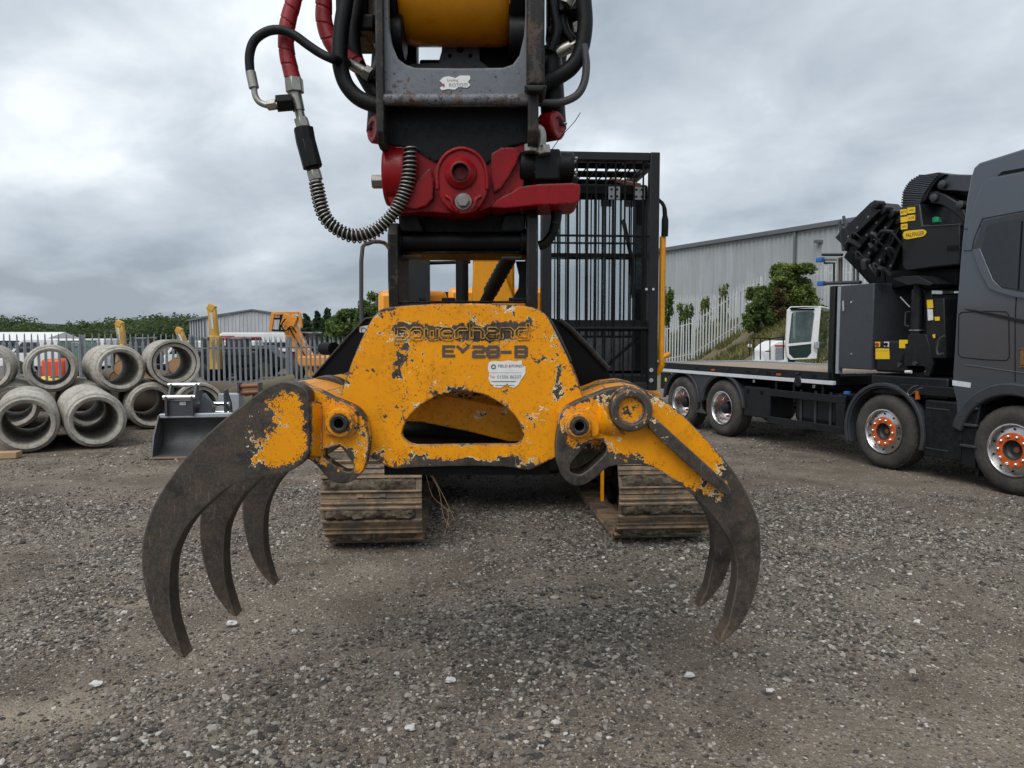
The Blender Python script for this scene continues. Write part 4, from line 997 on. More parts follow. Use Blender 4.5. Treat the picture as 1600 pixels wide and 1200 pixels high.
far_car('dark car behind the fence at the foot of the digger arm', 'parked_car', 'car', 372, 33, 4.2, 1.75, 1.35, m_truckblk, 0.1)
far_car('white pickup seen low through the fence beside the bucket', 'parked_van', 'van', 330, 36, 4.6, 1.85, 1.55, m_white, 0.1, True)
far_car('white van roof seen through the top-row pipe above an orange machine', 'parked_van', 'van', 100, 36, 5.0, 1.9, 1.65, m_white, 0.05, True)
cc = P(462, 575, 40)
ct = thing('container', 'maroon ribbed container with pale roof behind the fence near the telehandler', 'container', (cc.x, 40, 0))
corr_wall('ribbed_side', (cc.x - 2.0, 40), (cc.x + 1.4, 40), 0, lambda t: 0.95, m_maroon, ct, 0.28, 0.04)
mk('shell', MB().box((cc.x - .3, 41.2, .47), (3.4, 2.2, .95)), m_maroon, ct)
mk('top', MB().box((cc.x - .3, 41.1, 1.02), (3.6, 2.4, .14)), m_white, ct)
cc = P(86, 600, 24)
od = thing('orange_machine', 'orange-red compact machine seen through the top-row pipe', 'machine', (cc.x, 24, 0), None)
mk('hood', MB().box((cc.x, 24.3, .68), (.75, .9, .7)), m_orangered, od, bevel=.1)
mk('cab_frame', MB().box((cc.x + .1, 25.2, 1.05), (.9, .8, 1.1)), m_glass_g, od, bevel=.05)
mk('roof', MB().box((cc.x + .1, 25.2, 1.63), (1.0, .9, .07)), m_white, od, bevel=.02)
for s_ in (-.5, .5): mk('wheel', MB().cyl((cc.x + s_ - .12, 24.3, .35), (cc.x + s_ + .12, 24.3, .35), .35, n=18), m_tyre, od)
cc = P(46, 648, 21)
yd = thing('yellow_roller', 'bright yellow machine seen through the front left pipe', 'machine', (cc.x, 21.5, 0))
mk('body', MB().box((cc.x, 21.9, .36), (1.3, 1.2, .36)), m_lab_y, yd, bevel=.06)
for s_ in (-.45, .45): mk('wheel', MB().cyl((cc.x + s_ - .12, 21.6, .3), (cc.x + s_ + .12, 21.6, .3), .3, n=18), m_tyre, yd)
# ------------------------------------------------------------------ tracked excavator
EYAW = math.radians(4.0); EC = Vector((-0.075, 8.0, 0))
def E(x, y, z):      # excavator frame (x right, y away) -> world
    dx, dy = x, y - EC.y
    return Vector((EC.x + dx * math.cos(EYAW) - dy * math.sin(EYAW), EC.y + dx * math.sin(EYAW) + dy * math.cos(EYAW), z))
ER = Matrix.Rotation(EYAW, 3, 'Z')
def eb(mb, a, b):
    return mb.hexa([E(x, y, z) for z in (a[2], b[2]) for y in (a[1], b[1]) for x in (a[0], b[0])])
ex = thing('tracked_excavator', 'yellow tracked excavator with caged dark cab facing the camera', 'excavator', E(0, 8, 0))

# tracks: shoes round a loop
SW, ST = 0.80, 0.232
def shoe_mesh():
    mb = MB()
    prof = [(-.113, 0), (-.113, .012), (-.072, .014), (-.068, .046), (-.054, .046), (-.050, .016), (.040, .016), (.044, .044), (.058, .044), (.062, .014), (.080, .014), (.083, .024), (.093, .024), (.096, .012), (.118, .008), (.118, -.006)]
    mb.prism([(-SW / 2, y, z) for y, z in prof], (SW, 0, 0))
    for x in (-0.13, 0.05): 
        mb.box((x + 0.04, -.092, 0.012), (0.05, 0.03, 0.022))
    for x in (-.29, .29): mb.box((x, -.004, -.016), (.20, .165, .030))
    return local_mesh('track_shoe', mb, m_shoe, 30)
me_shoe = shoe_mesh()
def mud_mesh(seed):
    r = np.random.default_rng(seed); nx, ny = 26, 7; X = np.linspace(-SW / 2 + 0.02, SW / 2 - 0.05, nx); Yv = np.linspace(-0.066, 0.058, ny); v = []
    for j, y in enumerate(Yv):
        for i, x in enumerate(X):
            e_ = min(j, ny - 1 - j) / 2.0; h_ = 0.006 + 0.042 * min(1, e_) * (0.35 + 0.9 * r.random()) * (0.5 + vnoise(np.array([x * 7]), np.array([seed * 1.3]), seed)[0])
            v.append((x + r.normal(0, 0.005), y + (r.normal(0, 0.007) if j in (0, ny - 1) else 0), h_ if 0 < i < nx - 1 else 0.004))
    mb = MB().add(v, [(j * nx + i, j * nx + i + 1, (j + 1) * nx + i + 1, (j + 1) * nx + i) for j in range(ny - 1) for i in range(nx - 1)])
    return local_mesh('mud', mb, m_mud, 60)
me_mud = [mud_mesh(k) for k in range(4)]
R_ID, Y_F, Y_R, Z_C = 0.40, 6.32, 9.9, 0.445
def loop_pt(s):
    L1 = Y_R - Y_F; Lc = PI * R_ID; tot = 2 * L1 + 2 * Lc; s %= tot
    if s < Lc: a = -PI / 2 - s / R_ID; return Y_F + R_ID * math.cos(a), Z_C + R_ID * math.sin(a), math.cos(a), math.sin(a)   # from the ground up round the front
    s -= Lc
    if s < L1: return Y_F + s, Z_C + R_ID, 0, 1
    s -= L1
    if s < Lc: a = PI / 2 - s / R_ID; return Y_R + R_ID * math.cos(a), Z_C + R_ID * math.sin(a), math.cos(a), math.sin(a)
    s -= Lc; return Y_R - s, Z_C - R_ID, 0, -1
tot = 2 * (Y_R - Y_F) + 2 * PI * R_ID; ns = int(round(tot / ST))
for cx, lab in ((-1.20, 'track under the left of the picture'), (1.21, 'track under the cab')):
    tr = mk('track', eb(MB(), (cx - .17, Y_F, .20), (cx + .17, Y_R, .68)), m_darkmat, ex, bevel=.05); tr['label'] = lab
    for yy in (Y_F, Y_R):
        mk('idler' if yy == Y_F else 'sprocket', MB().cyl(E(cx - .1, yy, Z_C), E(cx + .1, yy, Z_C), 0.36, n=30), m_darkmat, tr, bevel=.02)
    for i in range(6): mk('roller', MB().cyl(E(cx - .2, Y_F + .5 + i * .5, .17), E(cx + .2, Y_F + .5 + i * .5, .17), .10, n=16), m_darkmat, tr)
    for i in range(ns):
        y, z, ny_, nz_ = loop_pt(i * tot / ns + 0.06)
        o = put('track_shoe', me_shoe, tr, E(cx, y, z)); o.location = E(cx, y, z) - BASE[tr.name]
        nrm = ER @ Vector((0, ny_, nz_)); xax = ER @ Vector((1, 0, 0)); yax = nrm.cross(xax)
        o.rotation_euler = Matrix((xax, yax, nrm)).transposed().to_euler()
        if y < 6.9 or i % 3 == 0:
            m_ = put('mud', me_mud[i % 4], tr, E(cx, y, z)); m_.location = o.location + nrm * 0.014; m_.rotation_euler = o.rotation_euler; m_.location += yax * (0.002 - 0.006 * (i % 2))
mk('track_frame', eb(MB(), (-.95, 6.75, .42), (-.72, 9.4, .72)), m_darkmat, ex, bevel=.03)
mk('track_frame', eb(MB(), (.72, 6.75, .42), (.95, 9.4, .72)), m_darkmat, ex, bevel=.03)
mk('undercarriage', eb(eb(MB(), (-.85, 7.4, .45), (.85, 8.7, .85)), (-.5, 7.1, .40), (.5, 9.0, .7)), m_darkmat, ex, bevel=.05)
mk('swing_ring', MB().cyl(E(0, 8, .8), E(0, 8, 1.1), .62, n=36), m_darkmat, ex)
mk('track_guide', MB().box(E(0.745, 6.30, .52), (.022, .05, .40), ER), m_yellow, ex)
# dry stems caught in the track
for k in range(3):
    a = P(664 + k * 6, 735 + k * 4, 6.35); rr3 = random.Random(k)
    mk('dry_stem', MB().tube([a, P(676 + k * 9, 770 + rr3.uniform(-8, 8), 6.2), P(700 + k * 5 - 12 * (k % 2), 800 + k * 6, 6.1), P(694 + 9 * (k % 3), 838 - 14 * k, 6.05)], 0.0019, n=5, sm=5), m_timber, ex)

# upper structure
mk('platform', eb(MB(), (-1.32, 7.05, 1.08), (1.30, 10.2, 1.28)), m_yellow, ex, bevel=.03)
mk('engine_cover', eb(MB(), (-1.32, 7.6, 1.28), (-.62, 9.9, 2.22)), m_yellow, ex, bevel=.06)
mk('rear_cover', eb(MB(), (-.62, 8.35, 1.28), (1.30, 10.3, 2.30)), m_yellow, ex, bevel=.06)
mk('counterweight', eb(MB(), (-1.34, 9.95, 1.15), (1.32, 10.7, 2.2)), m_cabgrey, ex, bevel=.12)
mk('tool_locker', eb(MB(), (-1.30, 7.02, 1.28), (-.66, 7.6, 1.85)), m_yellow, ex, bevel=.04)
mk('grab_rail', MB().tube([E(-1.40, 7.0, 1.3), E(-1.40, 7.0, 2.45), E(-1.34, 7.05, 2.62), E(-1.22, 7.3, 2.66), E(-1.22, 7.9, 2.66)], .02, n=8, sm=3), m_greyhose, ex)
p0 = P(634, 410, 7.3); p1 = P(672, 470, 7.3)
mk('side_screen', MB().box2((p0.x - .15, 7.28, p1.z - .9), (p1.x, 7.32, p0.z + .25)), m_cabgrey, ex)
p0 = P(712, 400, 7.0); p1 = P(732, 480, 7.0)
mk('mast', MB().cyl(((p0.x + p1.x) / 2, 7.0, p1.z - .6), ((p0.x + p1.x) / 2, 7.0, p0.z + .4), .06, n=14), m_darkmat, ex)
mk('crossrail', MB().cyl(P(670, 411, 7.4), P(735, 409, 7.4), .018, n=8), m_darkmat, ex)
mk('grille', MB().box2(P(690, 456, 8.4), P(712, 474, 8.42) + Vector((0, .02, 0))), m_darkmat, ex)

# boom up from the platform and over, dipper down to the tool (mostly above the frame)
bxc = P(772, 440, 7.2).x
def beam(name, pts, w0, w1, h0, h1, mat):
    vs_ = []
    for i, p in enumerate(pts):
        t = i / (len(pts) - 1); p = Vector(p)
        d = (Vector(pts[min(i + 1, len(pts) - 1)]) - Vector(pts[max(i - 1, 0)])).normalized(); nn = Vector((1, 0, 0)).cross(d).normalized()
        w_ = (w0 + (w1 - w0) * t) / 2; h_ = (h0 + (h1 - h0) * t) / 2 * (1 + 0.35 * math.sin(PI * t))
        vs_ += [p + Vector((-w_, 0, 0)) - nn * h_, p + Vector((w_, 0, 0)) - nn * h_, p + Vector((w_, 0, 0)) + nn * h_, p + Vector((-w_, 0, 0)) + nn * h_]
    ff = [(0, 1, 2, 3), tuple(len(vs_) - 4 + k for k in (3, 2, 1, 0))]
    for i in range(len(pts) - 1):
        for k in range(4): ff.append((i * 4 + k, (i + 1) * 4 + k, (i + 1) * 4 + (k + 1) % 4, i * 4 + (k + 1) % 4))
    return mk(name, MB().add(vs_, ff), mat, ex, bevel=.02)
TX = P(716, 200, 3.15).x
beam('boom', [(bxc, 7.55, 1.75), (bxc, 7.15, 3.0), (bxc - .02, 6.5, 4.4), (TX + .02, 5.6, 5.6), (TX, 4.9, 6.15)], .40, .36, .55, .45, m_yellow)
mk('boom_foot', MB().prism([P(740, 395, 7.0), P(776, 395, 7.0), P(806, 475, 7.0), P(806, 520, 7.0), P(735, 520, 7.0)], (0, .35, 0)), m_yellow, ex, bevel=.015)
beam('dipper', [(TX, 4.95, 6.3), (TX, 4.3, 5.3), (TX, 3.72, 4.2), (TX, 3.36, 3.42)], .34, .30, .62, .34, m_yellow)
mk('boom_ram', MB().cyl(P(756, 478, 6.7), P(798, 395, 6.1), .055, n=14), m_darkmat, ex)
mk('ram_wrap', MB().lathe(P(765, 458, 6.6), P(797, 400, 6.2) - P(765, 458, 6.6), [(.055 + .012 * (k % 2), k * .032) for k in range(18)], 14), m_hose, ex)
mk('dipper_ram', MB().cyl((TX, 5.6, 5.9), (TX, 4.0, 5.5), .07, n=16), m_chrome, ex)
# dipper nose: yellow roller boss and black side bosses
rc = P(713, -28, 3.22); rb = M(160, 3.22) / 2
mk('dipper_nose', MB().lathe(rc - Vector((rb, 0, 0)), (1, 0, 0), [(.0, 0), (.235, 0), (.245, .012), (.252, .05), (.252, 2 * rb - .05), (.245, 2 * rb - .012), (.235, 2 * rb), (0, 2 * rb)], 48), m_yellow, ex, smooth=50)
for s_ in (-1, 1):
    mk('pivot_boss', MB().cyl(rc + Vector((s_ * (rb + .004), .03, 0)), rc + Vector((s_ * (rb + .085), .03, 0)), .285, n=36), m_black, ex, bevel=.01)
    mk('tipping_link', MB().prism([(rc.x + s_ * (rb + .095), y, z) for y, z in ((3.30, 2.98), (3.42, 2.96), (3.62, 3.6), (3.58, 4.1), (3.44, 4.1), (3.30, 3.5))], (s_ * .03, 0, 0)), m_black, ex, bevel=.006)

# cab with guard
CX0, CX1 = 0.24, 1.24
cab = mk('cab', eb(eb(MB(), (CX0, 6.62, 1.28), (CX1, 8.3, 1.42)), (CX0 + .02, 6.60, 3.00), (CX1 - .02, 8.3, 3.07)), m_cabgrey, ex, bevel=.03)
for (x0_, x1_, y0_, y1_) in ((CX0, CX0 + .07, 6.62, 6.71), (CX1 - .07, CX1, 6.62, 6.71), (CX0, CX0 + .09, 8.2, 8.3), (CX1 - .09, CX1, 8.2, 8.3), (CX1 - .07, CX1, 7.4, 7.48)):
    mk('cab_pillar', eb(MB(), (x0_, y0_, 1.40), (x1_, y1_, 3.04)), m_cabgrey, cab, bevel=.015)
mk('front_glass', eb(MB(), (CX0 + .07, 6.625, 1.90), (CX1 - .07, 6.637, 2.99)), m_glass, cab)
mk('lower_glass', eb(MB(), (CX0 + .07, 6.625, 1.44), (CX1 - .07, 6.637, 1.82)), m_glass_d, cab)
mk('window_rail', eb(MB(), (CX0 + .05, 6.61, 1.82), (CX1 - .05, 6.66, 1.90)), m_cabgrey, cab)
mk('rear_glass', eb(MB(), (CX0 + .09, 8.26, 2.0), (CX1 - .09, 8.27, 3.02)), m_glass, cab)
mk('rear_panel', eb(MB(), (CX0, 8.24, 1.4), (CX1, 8.3, 2.0)), m_cabgrey, cab)
mk('side_glass', eb(MB(), (CX1 - .02, 6.71, 1.95), (CX1 - .012, 8.2, 3.02)), m_glass, cab)
mk('side_glass', eb(MB(), (CX0 + .012, 6.71, 1.95), (CX0 + .02, 8.2, 3.02)), m_glass, cab)
mk('door_panel', eb(MB(), (CX1 - .03, 6.71, 1.40), (CX1 - .01, 8.2, 1.95)), m_cabgrey, cab)
mk('operator_seat', eb(eb(eb(MB(), (.50, 7.45, 1.42), (.95, 7.9, 1.80)), (.50, 7.80, 1.75), (.95, 7.98, 2.42)), (.60, 7.82, 2.42), (.85, 7.94, 2.60)), m_seat, cab, bevel=.06)
mk('console', eb(eb(MB(), (.36, 7.2, 1.42), (.48, 7.8, 1.98)), (.98, 7.2, 1.42), (1.10, 7.8, 1.98)), m_darkmat, cab, bevel=.03)
mk('joystick', MB().cyl(E(.42, 7.3, 1.98), E(.42, 7.25, 2.16), .022, n=8), m_darkmat, cab)
mk('yellow_lever', MB().tube([E(.98, 7.0, 1.95), E(.93, 6.95, 2.1), E(.92, 6.95, 2.3)], .012, n=6, sm=3), m_lab_y, cab)
mk('wiper', MB().tube([E(1.08, 6.60, 2.1), E(1.05, 6.59, 2.5), E(.98, 6.59, 2.8)], .010, n=6), m_darkmat, cab)
mk('roof_visor', eb(MB(), (CX0 + .05, 6.56, 2.98), (CX1 - .05, 6.62, 3.10)), m_darkmat, cab, bevel=.02)
# guard frame stands in front of the cab
gf = mk('guard_frame', MB(), m_cabgrey, ex) if False else None
GY = 6.34
gp = [P(x, y, 6.3) for x, y in ((847, 238), (1020, 238))]
gx0, gx1 = 0.215, 1.235; gzt, gzb = 3.33, 1.28
guard = mk('cab_guard', eb(eb(eb(eb(MB(), (gx0, GY, gzb), (gx0 + .085, GY + .09, gzt)), (gx1 - .085, GY, gzb), (gx1, GY + .09, gzt)), (gx0 + .085, GY + .005, gzt - .075), (gx1 - .085, GY + .085, gzt - .003)), (gx0 + .085, GY + .005, gzb + .003), (gx1 - .085, GY + .085, gzb + .07)), m_cabgrey, ex, bevel=.008)
nbar = 10
for i in range(nbar):
    x = gx0 + .085 + (gx1 - gx0 - .17) * (i + .7) / (nbar + .3)
    mk('guard_bar', MB().cyl(E(x, GY + .03, gzb + .06), E(x + random.uniform(-.004, .004), GY + .03, gzt - .04), .0082, n=8), m_darkmat, guard)
for i in range(8):
    x = gx0 + .12 + (gx1 - gx0 - .24) * (i + .4) / 7.8
    mk('inner_guard_bar', MB().cyl(E(x, GY + .2, 1.75), E(x, GY + .2, 3.02), .0062, n=8), m_darkmat, guard)
for z, r_ in ((2.62, .010), (1.82, .020)):
    mk('cross_bar', MB().cyl(E(gx0 + .08, GY + .035, z), E(gx1 - .08, GY + .035, z), r_, n=8), m_darkmat, guard)
mk('cross_bar', MB().box(E((gx0 + gx1) / 2, GY + .2, 2.47), (gx1 - gx0 - .2, .02, .035), ER), m_darkmat, guard)
mk('cross_bar', MB().box(E((gx0 + gx1) / 2, GY + .2, 1.75), (gx1 - gx0 - .2, .02, .02), ER), m_darkmat, guard)
mk('cross_bar', MB().box(E((gx0 + gx1) / 2, GY + .2, 3.02), (gx1 - gx0 - .2, .02, .02), ER), m_darkmat, guard)
# roof guard: slats running back over the cab
mk('roof_guard_rail', eb(MB(), (gx0 + .003, GY + .09, gzt - .09), (gx0 + .06, 8.3, gzt - .004)), m_cabgrey, guard, bevel=.006)
mk('roof_guard_rail', eb(MB(), (gx1 - .06, GY + .09, gzt - .09), (gx1 - .003, 8.3, gzt - .004)), m_cabgrey, guard, bevel=.006)
for i in range(5):
    y = GY + .30 + i * .36; R = ER @ Matrix.Rotation(-.25, 3, 'X')
    mk('roof_slat', MB().box(E((gx0 + gx1) / 2, y, gzt - .05), (gx1 - gx0 - .125, .11, .012), R), m_darkmat, guard)
for i in range(9):
    x = gx0 + .12 + i * .1; mk('roof_bar', MB().cyl(E(x, GY + .05, gzt - .09), E(x, 8.2, gzt - .09), .007, n=6), m_darkmat, guard)
mk('roof_timber', MB().box(E(gx1 - .16, 7.0, gzt - .12), (.05, 1.1, .03), ER @ Matrix.Rotation(.25, 3, 'X')), m_rustpin, guard)
for x in (.86, 1.08):
    q = mk('hinge_plate', MB().box(E(x, GY + .11, 3.00), (.10, .012, .11), ER), m_galv, guard)
    for dx in (-.025, .025):
        for dz in (-.03, .03): mk('hole', MB().cyl(E(x + dx, GY + .103, 3.0 + dz), E(x + dx, GY + .1025, 3.0 + dz), .011, n=10), m_darkmat, q)
for z in (1.37, 1.46): mk('bolt', MB().cyl(E(gx1 - .06, GY - .002, z), E(gx1 - .06, GY - .018, z), .02, n=6), m_chrome, guard)
for z in (2.16, 2.165): mk('bolt', MB().cyl(E(gx1 - .05 - (z - 2.16) * 12, GY - .002, 2.16), E(gx1 - .05 - (z - 2.16) * 12, GY - .014, 2.16), .012, n=6), m_chrome, guard)
mk('brace', MB().box(E(.95, GY + .30, 1.58), (.03, .03, .75), ER @ Matrix.Rotation(.85, 3, 'Y')), m_cabgrey, guard)
# yellow handrail and mirror bracket on the outer corner
hx = gx1 + .045
mk('handrail', MB().tube([E(hx, GY + .05, 2.62), E(hx, GY + .05, 1.62), E(hx + .005, GY + .05, 1.5), E(hx - .03, GY + .08, 1.42)], .027, n=10, sm=2), m_yellow, ex)
mk('handrail_stub', MB().cyl(E(hx, GY + .05, 1.56), E(hx + .07, GY + .03, 1.60), .022, n=10), m_yellow, ex)
mk('mirror_arm', MB().tube([E(gx1, GY + .05, 2.94), E(hx, GY + .03, 2.88), E(hx + .012, GY + .03, 2.76), E(hx + .01, GY + .03, 2.62)], [.014, .016, .02, .03, .03], n=8, sm=3), m_darkmat, ex)
mk('step_plate', eb(MB(), (.30, 6.50, 1.20), (1.28, 7.06, 1.275)), m_yellow, ex, bevel=.012)
mk('front_skirt', eb(MB(), (1.02, 6.44, 1.10), (1.30, 6.52, 1.26)), m_yellow, ex, bevel=.02)
mk('cab_riser', eb(MB(), (.30, 6.6, 1.10), (1.22, 7.06, 1.198)), m_darkmat, ex)
# ------------------------------------------------------------------ tilt-rotator hanging on the dipper
YR = 3.0
tl = thing('tilt_rotator', 'red and dark grey tilt-rotator with worn steel bracket hanging on the excavator arm', 'tiltrotator', P(720, 335, YR + .2))
# mounting bracket: front web with a U-shaped opening, two side cheeks, lip and dark lower apron
web = [(597, -30), (606, -30), (607, 20), (608, 45), (612, 68), (622, 92), (634, 101), (648, 106), (720, 107), (786, 106), (801, 101), (812, 86), (819, 55), (821, 20), (821, -30), (828, -30), (828, 152), (597, 152)]
plate('mounting_bracket', web, [], YR - .05, .035, m_bracket, tl, wear=lambda x, y: 0.03 + 0.10 * np.exp(-((y - 150) / 9) ** 2) + 0.06 * np.exp(-((x - 775) ** 2 + (y - 125) ** 2) / 260) - 0.02, sm=1, sp=.015)
br = bpy.data.objects['mounting_bracket']
a, b = P(597, 157, YR - .05), P(828, 157, YR - .05)
set_wear(mk('lip', MB().tube([a + Vector((.0, -.012, 0)), b + Vector((0, -.012, 0))], .022, n=14), m_bracket, tl), 0.17)
apron = [(597, 165), (828, 165), (826, 222), (800, 227), (785, 233), (772, 246), (762, 256), (748, 250), (720, 240), (690, 250), (680, 253), (668, 246), (652, 236), (640, 231), (610, 226), (597, 222)]
plate('apron', apron, [], YR + .035, .06, m_black, tl, wear=lambda x, y: 0.02 + 0 * x, sm=1)
for xa, xb, yb, w_, nm in ((585, 597, 226, .22, 0), (825, 842, 224, .2, 1)):
    Yc = YR - .085; A1 = P(xa, -40, Yc); A2_ = P(xb, -40, Yc); zb_ = P(xa, yb, Yc).z
    ou = [(0, zb_ + .05), (.03, zb_ + .008), (.07, zb_), (.36, zb_ + .02), (.42, zb_ + .15), (.42, A1.z), (0, A1.z)]
    o = mk('cheek_plate', MB().prism([(A1.x, Yc + y, z) for y, z in ou], (A2_.x - A1.x, 0, 0)), m_steel_worn if nm == 0 else m_steel_worn, tl, bevel=.004); set_wear(o, 0.10)
# thick worn rail on the right cheek
Yc = YR - .12; q0, q1 = P(823, -40, Yc), P(851, 133, Yc)
o = mk('wear_rail', MB().hexa([Vector((x, y, z)) for z in (q1.z, q0.z) for y, xx in ((Yc, (q0.x, q1.x)), (Yc + .14, (q0.x, q1.x))) for x in xx]), m_steel_worn, tl, bevel=.012); set_wear(o, 0.14)
q2, q3 = P(825, 132, Yc), P(847, 143, Yc)
mk('rail_foot', MB().hexa([Vector((x, y, z)) for z, k in ((q3.z, .012), (q1.z, -.004)) for y in (Yc - .006, Yc + .15) for x in (q0.x + k - .006, q1.x - k + .006)]), m_steel_worn, tl, bevel=.006)
# perforated rear plate seen through the U, and dark clutter behind
pp = [(692, 52), (748, 52), (750, 95), (768, 108), (640, 110), (640, 100), (685, 98), (690, 80)]
rp_o = plate('perforated_plate', pp, [], YR + .32, .012, m_bracket, tl, sm=1)
for (hx_, hy_, hr) in ((697, 66, 5), (719, 78, 6), (703, 87, 4), (735, 87, 4), (742, 66, 4)):
    c = P(hx_, hy_, YR + .318); mk('hole', MB().cyl(c, c + Vector((0, -.001, 0)), M(hr, YR + .3) * .8, n=12), m_darkmat, rp_o)
mk('rear_web', MB().box2(P(597, 110, YR + .33), P(828, 225, YR + .36)), m_black, tl)
mk('link_pin', MB().cyl(P(598, 20, YR + .3), P(826, 20, YR + .3), .035, n=18), m_black, tl)
mk('rear_clutter', MB().box2(P(742, 50, YR + .36), P(830, 120, YR + .45)).box2(P(600, 50, YR + .36), P(655, 112, YR + .45)).box2(P(655, 92, YR + .36), P(700, 112, YR + .40)).box2(P(672, 50, YR + .38), P(700, 74, YR + .45)), m_black, tl, bevel=.01)
mk('link_bush', MB().cyl(P(600, 60, YR + .12), P(632, 60, YR + .12), .09, n=24), m_black, tl, bevel=.006)
mk('link_bush', MB().cyl(P(795, 60, YR + .12), P(824, 60, YR + .12), .09, n=24), m_black, tl, bevel=.006)
# torn label on the web
lab = [(687, 126), (692, 121), (701, 119), (712, 122), (718, 118), (734, 118), (735, 123), (731, 128), (735, 133), (730, 137), (716, 136), (711, 140), (700, 139), (690, 141), (687, 137), (694, 133)]
lb_o = plate('torn_label', lab, [], YR - .0525, .002, m_lab_w, tl, sm=1, sp=.01)
text_on('print', 'ROTOTI', .020, P(716, 133, YR - .0545), (1, 0, 0), (0, 0, 1), m_inkgrey, lb_o, lift=.0)
text_on('print', 'Loading', .014, P(707, 125, YR - .0545), (1, 0, 0), (0, 0, 1), m_inkgrey, lb_o, lift=.0)
c = P(693, 133, YR - .0545); mk('print', MB().box(c, (.007, .0008, .011)), m_inkred, lb_o)

# red rotor housing
hb = [(601, 226), (640, 224), (690, 235), (760, 240), (800, 232), (819, 222), (824, 232), (818, 242), (818, 292), (800, 300), (790, 312), (770, 322), (745, 331), (724, 334), (700, 333), (660, 330), (628, 333), (612, 325), (602, 290)]
o = plate('rotor_housing', hb, [], YR + .045, .42, m_red, tl, wear=lambda x, y: 0.03 * np.sin(x * .05) + 0 * x, sm=2)
hb2 = [(811, 292), (840, 288), (894, 286), (906, 288), (907, 296), (905, 314), (898, 318), (840, 320), (790, 325), (768, 324), (776, 312), (800, 300)]
plate('motor_shelf', hb2, [], YR + .01, .26, m_red, tl, sm=1)
mk('housing_back', MB().box2(P(800, 270, YR + .18), P(900, 300, YR + .24)), m_black, tl)
# flanks: sloping cast ribs beside the boss
for pts in ([(768, 240), (800, 230), (812, 240), (795, 275), (772, 300)], [(672, 262), (640, 300), (622, 318), (650, 326), (676, 310)]):
    plate('cast_rib', pts, [], YR + .015, .06, m_red, tl, sm=2)
boss = [(682, 290), (682, 268), (688, 248), (700, 236), (720, 230), (740, 236), (754, 250), (761, 270), (762, 295), (752, 318), (740, 330), (724, 334), (708, 330), (692, 316)]
plate('tilt_boss', boss, [], YR - .03, .10, m_red, tl, sm=3, sp=.012)
rim = [P(x, y, YR - .03) for x, y in ((684, 296), (683, 268), (690, 250), (702, 238), (720, 232), (739, 237), (753, 250), (760, 270), (761, 296))]
mk('boss_rim', MB().tube(rim, .0085, n=8, sm=4), m_red, tl)
c = P(720, 271, YR - .03)
mk('boss_collar', MB().lathe(c, (0, -1, 0), [(.066, -.01), (.062, .012), (.050, .022), (.040, .034), (.031, .034), (.031, -.02)], 36), m_red, tl)
mk('pin_bore', MB().lathe(c + Vector((0, -.008, 0)), (0, -1, 0), [(.0, -.01), (.028, -.01), (.030, .030), (.034, .030)], 28), m_darkmat, tl)
c = P(724, 315, YR - .03)
mk('bolt', MB().cyl(c, c + Vector((0, -.030, 0)), .026, n=6), m_bolt, tl, bevel=.003); mk('washer', MB().cyl(c, c + Vector((0, -.006, 0)), .033, n=24), m_bolt, tl)
for s_ in (-1, 1):
    mk('bolt_guard', MB().tube([P(724 + s_ * 28, 306, YR - .03), P(724 + s_ * 19, 312, YR - .035), P(724 + s_ * 17, 321, YR - .035), P(724 + s_ * 8, 331, YR - .03)], .008, n=8, sm=4), m_red, tl)
mk('worm_drive', MB().cyl(P(603, 275, YR + .12), P(640, 275, YR + .12), .125, n=28), m_red, tl, bevel=.012)
c = P(593, 284, YR + .1); mk('drain_plug', MB().cyl(c + Vector((-.03, 0, 0)), c + Vector((.03, 0, 0)), .030, n=6), m_bolt, tl, bevel=.004)
dpl = [(618, 230), (636, 229), (634, 251), (616, 251)]
o = plate('data_plate', dpl, [], YR + .041, .004, m_zinc, tl, sm=1)
text_on('print', '14:20', .012, P(627, 236, YR + .0385), (1, 0, 0), (0, 0, 1), m_ink, o, lift=0)
# hydraulic motor
m0, m1 = P(812, 262, YR + .08), P(896, 262, YR + .08)
mt = mk('hydraulic_motor', MB().cyl(m0, m0.lerp(m1, .28), .066, n=28).box(m0.lerp(m1, .5), (.105, .12, .125)).cyl(m0.lerp(m1, .68), m1, .062, n=28), m_black, tl, bevel=.008)
for k in range(4):
    q = m1 + Vector((.004, .042 * math.cos(PI / 4 + k * PI / 2), .042 * math.sin(PI / 4 + k * PI / 2))); mk('bolt', MB().cyl(q, q + Vector((.01, 0, 0)), .008, n=6), m_bolt, mt)
v = mk('port_elbow', MB().tube([P(843, 240, YR), P(846, 215, YR), P(843, 203, YR), P(838, 202, YR)], .020, n=12, sm=4), m_zinc, tl)
mk('port_nut', MB().cyl(P(851, 241, YR), P(849, 228, YR), .028, n=6), m_zinc, tl, bevel=.003); mk('port_nut', MB().cyl(P(829, 238, YR), P(829, 226, YR), .030, n=6), m_zinc, tl, bevel=.003)
